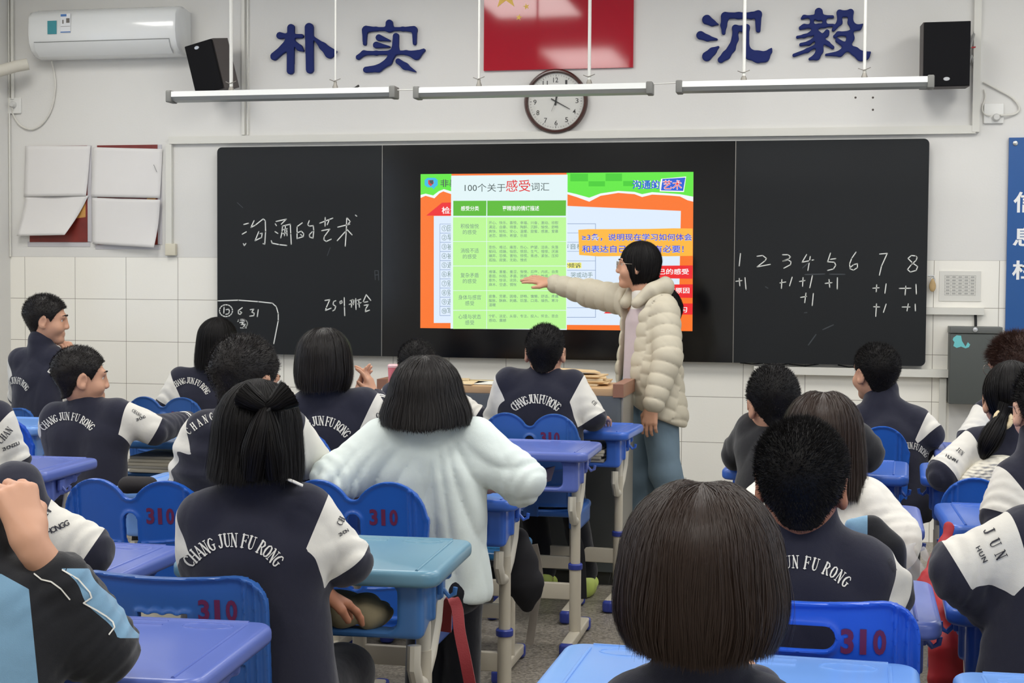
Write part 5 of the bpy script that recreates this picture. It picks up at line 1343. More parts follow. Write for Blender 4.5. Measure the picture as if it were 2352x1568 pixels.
# ------------------------------------------------------------------ lettering worn on cloth
GL = {'C': [[(.54, .80, .05), (.40, .97, .04), (.22, .93, .06), (.08, .70, .085), (.05, .5, .09), (.08, .3, .085), (.22, .07, .06), (.40, .03, .04), (.55, .2, .035)]],
      'H': [[(.1, 0, .085), (.1, 1, .085)], [(.5, 0, .085), (.5, 1, .085)], [(.1, .52), (.5, .52)], [(-.02, 0), (.22, 0)], [(-.02, 1), (.22, 1)], [(.38, 0), (.62, 0)], [(.38, 1), (.62, 1)]],
      'A': [[(.04, 0), (.28, 1)], [(.28, 1, .06), (.54, 0, .09)], [(.13, .36), (.44, .36)], [(-.05, 0), (.14, 0)], [(.42, 0), (.66, 0)]],
      'N': [[(.08, 0), (.08, 1)], [(.08, 1, .07), (.5, 0, .085)], [(.5, 0), (.5, 1)], [(-.03, 0), (.19, 0)], [(-.05, 1), (.12, 1)], [(.4, 1), (.62, 1)]],
      'G': [[(.54, .80, .05), (.40, .97, .04), (.22, .93, .06), (.08, .70, .085), (.05, .5, .09), (.08, .3, .085), (.22, .07, .06), (.38, .03, .05), (.5, .12, .07), (.5, .42, .07)], [(.36, .44), (.62, .44)]],
      'J': [[(.34, 1, .085), (.34, .25, .085), (.28, .05, .06), (.12, .02, .045), (.04, .18, .06)], [(.2, 1), (.5, 1)]],
      'U': [[(.1, 1, .085), (.1, .3, .085), (.18, .06, .06), (.32, .01, .045), (.46, .1), (.5, .3), (.5, 1)], [(-.03, 1), (.23, 1)], [(.4, 1), (.62, 1)]],
      'F': [[(.1, 0, .085), (.1, 1, .085)], [(0, .98), (.52, .98), (.54, .78)], [(.1, .52), (.4, .52)], [(.4, .42), (.4, .62)], [(-.02, 0), (.24, 0)]],
      'R': [[(.1, 0, .085), (.1, 1, .085)], [(0, .98), (.34, .97, .05), (.47, .75, .085), (.34, .53, .05), (.1, .5)], [(.28, .5, .05), (.54, .04, .085)], [(-.02, 0), (.24, 0)], [(.5, .02), (.66, .02)]],
      'O': [[(.3, .98, .04), (.12, .85, .07), (.05, .5, .09), (.12, .15, .07), (.3, .02, .04), (.48, .15, .07), (.55, .5, .09), (.48, .85, .07), (.3, .98, .04)]]}
def glyph2d(ch, h, wsc=1.0):
    V = []; F = []; n = 0
    for s in GL[ch]:
        q = []
        for a, b in zip(s[:-1], s[1:]):
            ra = a[2] if len(a) > 2 else .036; rb = b[2] if len(b) > 2 else .036
            m = max(1, int(math.hypot(b[0] - a[0], b[1] - a[1]) / 0.26))
            for i in range(m): t = i / m; q.append((a[0] + (b[0] - a[0]) * t, a[1] + (b[1] - a[1]) * t, ra + (rb - ra) * t))
        b = s[-1]; q.append((b[0], b[1], b[2] if len(b) > 2 else .036))
        v, f = stroke2d(q, .036); V.append(v); F += [[i + n for i in t] for t in f]; n += len(v)
    v = np.concatenate(V); v[:, 0] -= .3
    return v * np.array((h * wsc, h)), F
def drape(cloth, items, lift=0.0016):
    """items: (verts in frame pixels, faces). Laid onto the cloth surface along the line of sight it was traced on, as raised print"""
    v0, f0 = cloth
    bv = BVHTree.FromPolygons([tuple(p) for p in v0], [tuple(int(i) for i in q) for q in f0])
    V = []; F = []; n = 0
    for v, f in items:
        out = []; ok = []
        for x, y in v:
            d = nrm(ray(x, y)); h = bv.ray_cast(Vector(CAM), Vector(d))
            if h[0] is None: out.append((0, 0, 0)); ok.append(False); continue
            q = np.array(h[1]); q = q if np.dot(q, d) < 0 else -q
            out.append(np.array(h[0]) + q * lift - d * lift * 0.6); ok.append(True)
        out = np.array(out, float)
        for q in f:
            if not all(ok[i] for i in q): continue
            pp = out[q]
            if np.max(np.linalg.norm(pp - pp.mean(0), axis=1)) > 0.035: continue
            F.append([i + n for i in q])
        V.append(out); n += len(out)
    if not F: return None
    return np.concatenate(V), F
def arch(cx, cy, R_, h, a0, a1, body='CHANG JUN FU RONG', wsc=0.80, tilt=0, squash=1.0):
    """arched lettering: circle centre (cx,cy), radius R_, cap height h, in frame pixels; angles measured from straight up"""
    out = []
    adv = [0.62 if c != ' ' else 0.34 for c in body]; adv = [0.5 if c == 'J' else x for c, x in zip(body, adv)]
    tot = sum(adv); s = 0
    for c, ad in zip(body, adv):
        m = (s + ad / 2) / tot; s += ad
        if c == ' ': continue
        a = math.radians(a0 + (a1 - a0) * m)
        v, f = glyph2d(c, h, wsc)
        x = v[:, 0] * math.cos(a) + (R_ + v[:, 1]) * math.sin(a); y = -v[:, 0] * math.sin(a) + (R_ + v[:, 1]) * math.cos(a)
        x = x * squash
        t = math.radians(tilt); x, y = x * math.cos(t) - y * math.sin(t), x * math.sin(t) + y * math.cos(t)
        out.append((np.stack([cx + x, cy - y], 1), f))
    return out
def line_text(body, cx, cy, h, ang, w=None, serif=False, bend=0.0):
    """straight print: centre, cap height and angle (degrees, counter-clockwise on the picture)"""
    out = []; t = math.radians(ang); adv = 0.72 * h if w is None else w / len(body)
    for i, c in enumerate(body):
        if c == ' ': continue
        if serif: v, f = glyph2d(c, h, 0.95)
        else:
            v, f = text2d(c, bold=0.02); v = v - np.array([(v[:, 0].min() + v[:, 0].max()) / 2, 0]); v = v * (h / 0.73)
        u = (i - (len(body) - 1) / 2) * adv
        x = v[:, 0] + u; y = v[:, 1] - bend * u * u
        out.append((np.stack([cx + x * math.cos(t) - y * math.sin(t), cy - (x * math.sin(t) + y * math.cos(t))], 1), f))
    return out

# ------------------------------------------------------------------ the figure
def figure(name, label, sp, group=None):
    """sp: joints in room metres. head: Head; L/R: dict(sh, el, wr); pelvis; yaw of the trunk"""
    pel = np.array(sp['pelvis'], float); H = sp['head']
    yaw = math.radians(sp.get('yaw', 0)); fw = np.array((-math.sin(yaw), math.cos(yaw), 0)); rt = np.array((math.cos(yaw), math.sin(yaw), 0))
    L, Rr = sp['L'], sp['R']
    mid = (L['sh'] + Rr['sh']) / 2; up = nrm(mid - pel)
    hs = np.linalg.norm(Rr['sh'] - L['sh']) / 2; ax = nrm(Rr['sh'] - L['sh'])
    root = thing(name, label, 'person', (pel[0], pel[1], 0.0), 0, group)
    bulk = sp.get('bulk', 1.0); kind = sp.get('wear', 'jacket')
    nb = mid + up * 0.055 + fw * 0.012
    nk = sp.get('neck', nb)
    # ---- body: one continuous skin
    S = Solid(); add_head(S, H)
    S.cone(H.w(0, -0.020, -0.050), nk, 0.041, 0.046, 0.02); S.cone(nk, mid - up * 0.03, 0.046, 0.055, 0.02)
    S.cone(L['sh'], Rr['sh'], 0.042, k=0.04)
    for s_ in (-1, 1): S.cone(mid - up * 0.10 + ax * s_ * 0.06, pel + rt * s_ * 0.055, 0.074, 0.062, 0.05, flat=(fw, 0.8))
    hv = sp.get('hv', 0.0062)
    for a in (L, Rr):
        S.chain([a['sh'], a['el'], a['wr']], [0.040, 0.034, 0.025], 0.02)
        if 'hand' in a: add_hand(S, a['wr'], *a['hand'][:3], **(a['hand'][3] if len(a['hand']) > 3 else {}))
        else: S.cone(a['wr'], a['wr'] + nrm(a['wr'] - a['el']) * 0.10, 0.024, 0.016, 0.02)
    legs = sp.get('legs')
    if legs is None:
        k = sp.get('knee', 0.33); lf = sp.get('legfw', fw); lr = np.array((lf[1], -lf[0], 0))
        legs = []
        for s_ in (-1, 1):
            hp = pel + lr * s_ * 0.075; kn = hp + lf * k + np.array((0, 0, -0.008)); kn = kn + lr * s_ * 0.02; kn = sp['legfix'](kn, s_) if 'legfix' in sp else kn
            an = kn + lf * sp.get('shin', -0.01); an = np.array((an[0], an[1], 0.075)) if 'ank' not in sp else sp['ank'][(s_ + 1) // 2]; legs.append((hp, kn, an))
    for hp, kn, an in legs: S.chain([hp, kn, an], [0.052, 0.042, 0.033], 0.03); S.cone(an, an + fw * 0.10 + np.array((0, 0, -0.045)), 0.03, 0.022, 0.02)
    body_o = wpart('body', S.mesh(hv), sp.get('skin', M_SKIN), root, smooth=True)
    # ---- trousers and shoes
    T = Solid()
    for hp, kn, an in legs: T.chain([hp, kn, an + (kn - an) * 0.06], sp.get('legr', [0.064, 0.058, 0.053]), 0.03)
    T.cone(legs[0][0], legs[1][0], sp.get('hipr', 0.072), k=0.04)
    T._a('w', 0, lambda p: 0.004 * noise3(p, 45, 3), None, None)
    wpart('trousers', T.mesh(0.009), sp.get('trousers', M_TROU), root, smooth=True)
    for hp, kn, an in legs:
        fdir = sp.get('legfw', fw)
        Q = Solid().cone(an + np.array((0, 0, -0.02)) - fdir * 0.03, np.array((an[0], an[1], 0.035)) + fdir * 0.02, 0.042, 0.036, k=0.02).cone(np.array((an[0], an[1], 0.036)) - fdir * 0.035, np.array((an[0], an[1], 0.032)) + fdir * 0.15, 0.037, 0.03, k=0.02)
        Q.half((0, 0, 0.002), (0, 0, -1))
        wpart('shoe', Q.mesh(0.007), sp.get('shoe', M_SHOE), root, smooth=True)
    # ---- top garment
    J = Solid(); W = Solid()
    r0 = 0.104 * bulk; wz = sp.get('hem', 0.0)
    slv = sp.get('sleeve', [0.060, 0.054, 0.044])
    flat = (fw, 0.80)
    for s_ in (-1, 1):
        J.cone(mid - up * 0.105 + ax * s_ * max(hs - 0.075, 0.03), pel + rt * s_ * 0.075 + up * wz, r0, r0 * sp.get('waist', 1.05), 0.03, flat=flat)
    J.cone(mid - up * 0.070 - ax * hs * 0.84, mid - up * 0.070 + ax * hs * 0.84, 0.076 * bulk, k=0.035, flat=flat)
    J.cone(nk - up * 0.02, mid - up * 0.03, 0.060, 0.07, 0.03)
    for a, s_ in ((L, -1), (Rr, 1)): J.cone(nk - up * 0.035, a['sh'] - ax * s_ * 0.01, 0.050, 0.050 * bulk ** 0.5, 0.03)
    if kind != 'tee': J.cone(nk - up * 0.03, nk + up * sp.get('collar', 0.026) - fw * 0.004, 0.066, 0.061, 0.010)
    for a, s_ in ((L, -1), (Rr, 1)):
        sh = a['sh'] - up * 0.008
        if kind == 'tee':
            e1 = sh + (a['el'] - sh) * sp.get('tee_len', 0.95)
            J.cone(sh, e1, slv[0], slv[1] * 1.12, 0.03); W.cone(sh, e1, slv[0], slv[1] * 1.12)
        else:
            wr = a['wr'] - nrm(a['wr'] - a['el']) * a.get('cuff', 0.012)
            J.cone(sh, a['el'], slv[0], slv[1], 0.022); J.cone(a['el'], wr, slv[1], slv[2], 0.008)
            J.cone(wr - nrm(wr - a['el']) * 0.045, wr, 0.041, 0.037, 0.008)
    seed = sp.get('seed', 1)
    if True: J.half((0, 0, sp.get('hemz', 0.456)), (0.0, 0.0, -1), k=0.012)
    amp = sp.get('fold', 0.0035)
    arms = [(a['sh'].astype(np.float32), a['el'].astype(np.float32), a['wr'].astype(np.float32)) for a in (L, Rr)]
    nT = rt.astype(np.float32)
    def folds(p):
        q = p * np.array((1, 1, 0.6), np.float32)
        n1 = noise3(q, 20, seed); n2 = noise3(q, 34, seed + 5)
        w = amp * 2.6 * (0.28 - np.abs(n1) ** 0.8) + amp * 1.2 * (0.28 - np.abs(n2) ** 0.8)
        for sh_, el_, wr_ in arms:
            g = np.exp(-(np.linalg.norm(p - el_, axis=1) / 0.075) ** 2)
            d_ = (wr_ - el_) / (np.linalg.norm(wr_ - el_) + 1e-6); u_ = (el_ - sh_) / (np.linalg.norm(el_ - sh_) + 1e-6)
            s1 = (p - el_) @ d_; s2 = (p - el_) @ u_
            w = w + 0.0045 * g * np.sin((s1 - s2) * 150 + 3 * n1)
            g2 = np.exp(-(np.linalg.norm(p - (wr_ - d_ * 0.07), axis=1) / 0.07) ** 2)
            w = w + 0.0035 * g2 * np.sin(s1 * 210 + 4 * n2)
        return w
    J._a('w', 0, folds, None, None)
    if 'warp' in sp: J._a('w', 0, sp['warp'], None, None)
    if sp.get('cut'): 
        for q in sp['cut']: q(J)
    gv, gf = J.mesh(sp.get('jv', 0.0062))
    # colour seams
    attrs = {}
    if kind == 'jacket':
        p = gv.astype(np.float32)
        wh = np.full(len(p), -1.0, np.float32)
        for a, s_ in ((L, -1), (Rr, 1)):
            if not sp.get('white', True): continue
            da = nrm(a['el'] - a['sh']); n_ = nrm(da * 0.75 + ax * s_ * 0.85); sh = a['sh']
            UA = Solid().cone(sh, a['el'], slv[0], slv[1]); FA = Solid().cone(a['el'] + nrm(a['wr'] - a['el']) * 0.03, a['wr'], slv[1], slv[2])
            du, df = UA.eval(p), FA.eval(p)
            m = np.minimum((p - sh.astype(np.float32)) @ n_.astype(np.float32) - sp.get('seam', 0.028), df - du - 0.004)
            m = np.minimum(np.minimum(m, 0.035 - du), -((p - a['el'].astype(np.float32)) @ da.astype(np.float32)) + sp.get('wend', 0.005))
            wh = np.maximum(wh, m)
        attrs['white'] = wh
        st = np.full(len(p), -1.0)
        for a in (L, Rr):
            d = nrm(a['wr'] - a['el']); t = (p - a['wr']) @ d; near = np.linalg.norm(p - a['wr'] - t[:, None] * d, axis=1) < 0.06
            for t0 in (-0.05, -0.034): st = np.maximum(st, np.where(near, 0.0038 - np.abs(t - t0), -1))
        attrs['stripe'] = st
    elif kind == 'hoodie': attrs['white'] = sp['mask'](gv)
    else: attrs['white'] = np.full(len(gv), -1.0)
    gm = dict(jacket=M_JACKET, black=M_BLACKJ, tee=sp.get('cloth', M_TEE), hoodie=M_HOODIE).get(kind, sp.get('cloth'))
    jo = wpart({'tee': 'shirt'}.get(kind, 'jacket'), (gv, gf), gm, root, smooth=True, attrs=attrs)
    if 'letters' in sp:
        d = drape((gv, gf), sp['letters'])
        if d is not None: wpart('lettering', d, M_LETTER, jo, smooth=False)
    if 'print' in sp:
        d = drape((gv, gf), sp['print'])
        if d is not None: wpart('sleeve_print', d, M_PRINT, jo, smooth=False)
    # ---- hair and eyes
    hv_, hf_ = sp['hair']
    wpart('hair', (hv_, hf_), sp.get('hairm', H_BLACK), root, smooth=True)
    if sp.get('eyes', True): add_eyes(H, root)
    return root
def glasses(H, root, col=(40, 38, 38), r=0.0011):
    mb = MB()
    for sx in (-1, 1):
        mb.tube([H.w(sx * 0.031 + 0.021 * math.cos(t), 0.103, 0.002 + 0.018 * math.sin(t)) for t in np.linspace(0, 2 * math.pi, 20)], r, 6)
        mb.tube([H.w(sx * 0.052, 0.101, 0.006), H.w(sx * 0.074, 0.075, 0.008), H.w(sx * 0.083, 0.0, 0.006), H.w(sx * 0.081, -0.018, -0.012)], r, 6)
    mb.tube([H.w(-0.010, 0.104, 0.004), H.w(0, 0.107, 0.007), H.w(0.010, 0.104, 0.004)], r, 6)
    wpart('glasses', mb, mat('spectacle frame %d' % col[0], col, 0.3, metal=0.4), root)
# ================================================================== the class
A3 = lambda *a: np.array(a, float)
def pel_under(mid, yaw=0, lean=0.10, z=0.522, side=0.0):
    y = math.radians(yaw); fw = A3(-math.sin(y), math.cos(y), 0); rt = A3(math.cos(y), math.sin(y), 0)
    p = mid - fw * lean + rt * side; p[2] = z
    return p
def student(name, label, head, sL, eL, wL, sR, eR, wR, yaw=0, lean=0.10, pz=0.522, side=0.0, **k):
    """joints as (px, py, depth)"""
    dd = k.pop('dd', 0.0); J = lambda q: at(q[0], q[1], q[2] + dd)
    sp = dict(head=head, L=dict(sh=J(sL), el=J(eL), wr=J(wL)), R=dict(sh=J(sR), el=J(eR), wr=J(wR)), yaw=yaw)
    if k.pop('rest', True):
        for a in (sp['L'], sp['R']):                      # arms lie on the desk tops, not in them
            for j, gap in (('el', 0.058), ('wr', 0.047)):
                for x, y, t, z in DESKS:
                    q = a[j]; u = (q[0] - x) * math.cos(t) + (q[1] - y) * math.sin(t); v = -(q[0] - x) * math.sin(t) + (q[1] - y) * math.cos(t)
                    if abs(u) < 0.34 and abs(v) < 0.25 and q[2] < z + gap: q[2] = z + gap
    mid = (sp['L']['sh'] + sp['R']['sh']) / 2
    sp['pelvis'] = pel_under(mid, yaw, lean, pz, side)
    if 'pelvis' in k: sp['pelvis'] = k.pop('pelvis')
    ly = k.get('legfw', A3(0, 1, 0) if abs(yaw) < 45 else None)
    if ly is not None: sp['legfw'] = ly
    best = None
    for x, y, t, z in DESKS:                               # knees go between the legs of the desk in front
        u = (sp['pelvis'][0] - x) * math.cos(t) + (sp['pelvis'][1] - y) * math.sin(t); v = -(sp['pelvis'][0] - x) * math.sin(t) + (sp['pelvis'][1] - y) * math.cos(t)
        if -0.75 < v < 0 and abs(u) < 0.42 and (best is None or v > best[0]): best = (v, x, y, t)
    if best is not None:
        _, dx, dy, dt = best
        def legfix(q, s_):
            u = (q[0] - dx) * math.cos(dt) + (q[1] - dy) * math.sin(dt); v = -(q[0] - dx) * math.sin(dt) + (q[1] - dy) * math.cos(dt)
            u = min(max(u, -0.142 if s_ < 0 else -0.02), 0.02 if s_ < 0 else 0.142); v = min(v, -0.118)
            return A3(dx + u * math.cos(dt) - v * math.sin(dt), dy + u * math.sin(dt) + v * math.cos(dt), q[2])
        sp['legfix'] = legfix
    if 'handL' in k: sp['L']['hand'] = k.pop('handL')
    if 'handR' in k: sp['R']['hand'] = k.pop('handR')
    if 'cuffR' in k: sp['R']['cuff'] = k.pop('cuffR')
    gl = k.pop('specs', None)
    sp.update(k)
    r = figure(name, label, sp)
    if gl is not None: glasses(head, r, gl)
    return r
GRP = 'students'
# --- the boy seated nearest the podium
H = Head(at(1252, 808, 6.12), 3, 2)
student('person', 'boy in navy jacket with cropped hair seated nearest the podium, seen from behind', H, (1168, 876, 6.12), (1138, 962, 6.22), (1185, 985, 6.40), (1314, 880, 6.12), (1362, 958, 6.10), (1370, 990, 6.32),
        lean=0.02, bulk=1.12, hair=short_hair(H, 3, 0.011, 0.008, 4200), seed=3, neck=at(1252, 853, 6.14), hv=0.0058, shoe=mat('lime running shoe', (196, 214, 110), 0.5), ank=(at(1252, 1318, 6.48), at(1348, 1324, 6.48)), handR=(at(1392, 991, 6.42) - at(1370, 990, 6.32), (0, 0, -1), (-1, 0.3, 0)),
        letters=arch(1231, 992, 67, 19, -44, 44), print=line_text('CH', 1362, 928, 8, -40, serif=True))
# --- the boy with the pink cup
H = Head(at(958, 842, 6.3), 4, 6)
student('person', 'boy with cropped hair holding a pink cup, mostly hidden behind the white shirted girl', H, (905, 905, 6.3), (885, 962, 6.35), (903, 900, 6.62), (1025, 912, 6.3), (1090, 955, 6.3), (1035, 990, 6.5),
        lean=0.02, hair=short_hair(H, 4, 0.010, 0.008, 4000), seed=4, neck=at(960, 895, 6.3), handL=(at(905, 868, 6.6) - at(903, 900, 6.62), (0.6, -0.4, 0.2), (0, 0.3, 1), dict(curl=(0.6, 0.6, 0.6, 0.6))))
cp = at(907, 862, 6.52)
cup = thing('pink_cup', 'pink cup held up beside the ear of the cropped boy left of centre', 'cup', cp - A3(0, 0, 0.045))
wpart('cup_body', MB().lathe([(0.022, -0.045), (0.027, -0.04), (0.031, 0.03), (0.031, 0.036)], cp, 'z', 24), mat('pink plastic', (232, 128, 138), 0.35), cup)
wpart('lid', MB().lathe([(0.033, 0.036), (0.033, 0.044), (0.028, 0.05)], cp, 'z', 24), mat('pale pink plastic', (238, 196, 200), 0.35), cup)
# --- girl clasping her hands
H = Head(at(747, 828, 5.45), -6, 2)
cl = at(833, 872, 5.72)
student('person', 'girl with a black bob clasping her raised hands, left of the podium', H, (705, 930, 5.45), (672, 1010, 5.5), (818, 916, 5.66), (838, 925, 5.45), (888, 1000, 5.45), (862, 914, 5.62),
        lean=0.0, hair=long_hair(H, 5, 0.098, 0.108, 0.102, -0.125, n=3600, flare=0.07, tuck=0.5, part=0.006, open_=36), hairm=H_DARK, seed=5, neck=at(750, 905, 5.45), hv=0.005, jv=0.0062,
        handL=(A3(0.30, 0.0, 0.92), (1, 0.0, -0.3), (0, -1, 0.2), dict(curl=(0.10, 0.12, 0.16, 0.2), sc=0.92)), handR=(A3(-0.34, 0.0, 0.92), (-1, 0.0, -0.3), (0, -1, 0.2), dict(curl=(0.25, 0.28, 0.3, 0.34), sc=0.92)),
        letters=arch(738, 1038, 62, 20, -58, 58), print=line_text('CH', 876, 959, 14, 25, serif=True))
# --- girl at the far left front, leaning
H = Head(at(502, 784, 7.400), -12, 0, 6)
student('person', 'girl with long black hair seated farthest forward on the left', H, (415, 868, 7.400), (385, 925, 7.400), (440, 950, 7.600), (522, 880, 7.400), (565, 935, 7.400), (520, 960, 7.600),
        lean=0.02, side=-0.05, hair=long_hair(H, 6, 0.094, 0.104, 0.100, -0.150, n=2600, flare=0.05, tuck=0.2), seed=6, neck=at(490, 845, 7.400), letters=arch(432, 924, 44, 13, -52, 56, tilt=-10))
# --- boy turned right with outstretched arm
H = Head(at(184, 866, 5.6), -52, 4)
student('person', 'boy in lettered jacket turned right, arm stretched over the next desk', H, (128, 955, 5.66), (120, 985, 5.85), (240, 945, 6.15), (275, 948, 5.58), (352, 988, 5.62), (430, 968, 5.86),
        yaw=-14, lean=0.02, hair=short_hair(H, 7, 0.009, 0.011, 5200), hairm=H_DARK, seed=7, neck=at(196, 918, 5.62), hv=0.0055, jv=0.006,
        handL=(at(300, 926, 6.2) - at(240, 945, 6.15), (0, 0, -1), (0, -1, 0)), handR=(at(462, 950, 6.0) - at(430, 968, 5.86), (0, 0.2, -1), (-0.3, 0.8, 0)),
        letters=arch(155, 1030, 66, 17, -52, 52), print=line_text('CHANG', 312, 951, 7, -32, serif=True) + line_text('ZHONG', 324, 963, 6, 22))
# --- boy at the far left looking right, hand at his chin
H = Head(at(106, 733, 7.1), -68, 6)
student('person', 'boy at the far left in profile with a hand at his mouth', H, (50, 824, 7.12), (46, 910, 7.3), (90, 930, 7.5), (124, 820, 7.08), (150, 915, 7.15), (163, 830, 7.25),
        yaw=-28, lean=0.0, hair=short_hair(H, 8, 0.012, 0.012, 5200), hairm=H_DARK, seed=8, neck=at(96, 795, 7.1), hv=0.0055, handR=(at(157, 796, 7.22) - at(163, 830, 7.25), (-0.8, 0.2, 0.3), (-0.2, -0.6, 0.6), dict(curl=(0.7, 0.8, 0.8, 0.8))),
        letters=arch(36, 918, 38, 14, -58, 58, squash=0.72))
# --- hunched boy
H = Head(at(562, 874, 3.95), -22, 12)
student('person', 'boy with thick cropped hair hunched over, between the double humped chairs', H, (484, 990, 4.04), (440, 1085, 4.16), (520, 1120, 4.42), (662, 985, 4.02), (718, 1062, 4.12), (690, 1110, 4.32),
        yaw=-26, pelvis=A3(2.98, -4.22, 0.522), bulk=1.30, waist=1.12, hair=short_hair(H, 9, 0.010, 0.014, 7500), hairm=H_DARK, seed=9, neck=at(555, 945, 3.98), fold=0.004,
        warp=lambda p: 0.006 * np.sin(p[:, 2] * 95 + 4 * p[:, 0]) * np.clip((1.0 - p[:, 2]) / 0.15, 0, 1) * (p[:, 0] < at(640, 900, 4)[0]),
        letters=arch(540, 1104, 148, 17, -46, 44))
# --- girl in the white tee
H = Head(at(981, 915, 4.1), 2, -3)
def tee_drape(p):
    q = p - at(985, 1010, 4.0).astype(np.float32)
    w = np.sin(np.arctan2(q[:, 2] - 0.10, np.abs(q[:, 0]) + 0.02) * 15 + 2.5 * np.sin(q[:, 0] * 14))
    return 0.010 * (0.5 - np.abs(w) ** 0.7) * np.clip((-q[:, 2]) / 0.10, 0, 1)
student('person', 'girl with a black bob in a loose white tee shirt, seen from behind', H, (878, 1012, 4.1), (768, 1106, 4.06), (880, 1150, 4.25), (1094, 1008, 4.1), (1196, 1106, 4.10), (1120, 1135, 4.42),
        yaw=2, lean=-0.01, pz=0.522, side=0.0, wear='tee', tee_len=0.96, sleeve=[0.068, 0.062, 0.05], bulk=0.97, waist=0.94, hemz=0.492, seed=10, neck=at(983, 972, 4.1), skin=M_SKIN, warp=tee_drape, fold=0.005,
        hair=long_hair(H, 10, 0.100, 0.108, 0.102, -0.086, n=5600, flare=0.20, tuck=-0.1, part=0.008, open_=30, wide=0.75), hairm=H_DARK)
# --- girl with half up hair (large, centre left)
H = Head(at(598, 1003, 3.0), -8, 4, 0, 0.95)
hr = long_hair(H, 11, 0.087, 0.102, 0.100, -0.108, n=7000, flare=0.05, tuck=0.0, stray=160, open_=34, wide=0.65)
tie = at(612, 935, 2.888)
l1_ = lock([at(560, 905, 2.90), at(590, 925, 2.888), tie], [0.030, 0.020, 0.010], 1, 260); l2_ = lock([at(665, 905, 2.90), at(635, 925, 2.888), tie], [0.034, 0.020, 0.010], 2, 260)
l3_ = lock([tie, at(600, 975, 2.878), at(588, 1030, 2.88), at(580, 1095, 2.898)], [0.010, 0.024, 0.032, 0.026], 3, 520); l4_ = lock([tie, at(622, 985, 2.88), at(626, 1040, 2.883), at(630, 1095, 2.90)], [0.010, 0.020, 0.026, 0.020], 4, 420)
hal = student('person', 'girl with half tied black hair, large in the centre left, lettered navy jacket', H, (470, 1182, 3.0), (486, 1330, 3.13), (722, 1352, 3.00), (704, 1172, 2.99), (794, 1284, 3.02), (716, 1250, 3.26),
        yaw=-6, lean=0.0, pz=0.522, rest=False, bulk=1.06, waist=0.98, hair=merge(hr, l1_, l2_, l3_, l4_), seed=11, neck=at(600, 1108, 3.01), hv=0.0046, jv=0.0055, skin=M_SKIN2, fold=0.0042, sleeve=[0.055, 0.052, 0.043],
        handL=(at(838, 1404, 3.10) - at(722, 1352, 3.00), (0.1, 0.35, -1), (0.0, -1, -0.4), dict(curl=(0.28, 0.22, 0.25, 0.3), spread=0.09, sc=0.93)),
        letters=arch(537, 1371, 116, 30, -54.5, 54), print=line_text('CH', 788, 1200, 14, 62, serif=True) + line_text('ZHON', 790, 1226, 8, 30))
wpart('hair_tie', MB().tube([tie + A3(0.011 * math.cos(t), 0.004 * math.sin(t) - 0.008, 0.008 * math.sin(t)) for t in np.linspace(0, 6.28, 14)], 0.0032, 8), mat('black hair tie', (18, 17, 17), 0.6), hal)
wpart('shirt_collar', MB().tube([at(655, 1098, 2.935), at(675, 1106, 2.93), at(695, 1115, 2.935)], 0.006, 8, flat=0.5), mat('white collar', (226, 224, 218), 0.8), hal)
# --- left edge sleeves
H = Head(at(-78, 850, 4.65), -5, 5)
student('person', 'student at the left edge with only a white lettered sleeve in view', H, (-150, 945, 4.65), (-190, 1050, 4.65), (-110, 1090, 4.9), (-8, 958, 4.62), (28, 1052, 4.66), (-55, 1088, 4.78),
        lean=0.05, hair=short_hair(H, 12, 0.016, 0.011, 2500), seed=12, print=line_text('CHAN', 16, 1004, 15, 50, serif=True) + line_text('ZHONGGU', 26, 1028, 8, 22))
H = Head(at(-140, 1090, 3.25), -5, 5)
student('person', 'student at lower left with a white lettered sleeve resting on the lavender desk', H, (-140, 1185, 3.05), (-190, 1300, 3.05), (-60, 1330, 3.2), (70, 1190, 3.1), (196, 1272, 3.12), (90, 1318, 3.26),
        pelvis=A3(2.64, -5.44, 0.522), hair=short_hair(H, 13, 0.016, 0.011, 2500), seed=13, jv=0.0055, sleeve=[0.062, 0.054, 0.045], print=line_text('CHAN', 97, 1195, 25, 47, w=60, serif=True) + line_text('ZHONGG', 130, 1219, 13, 25, w=66))
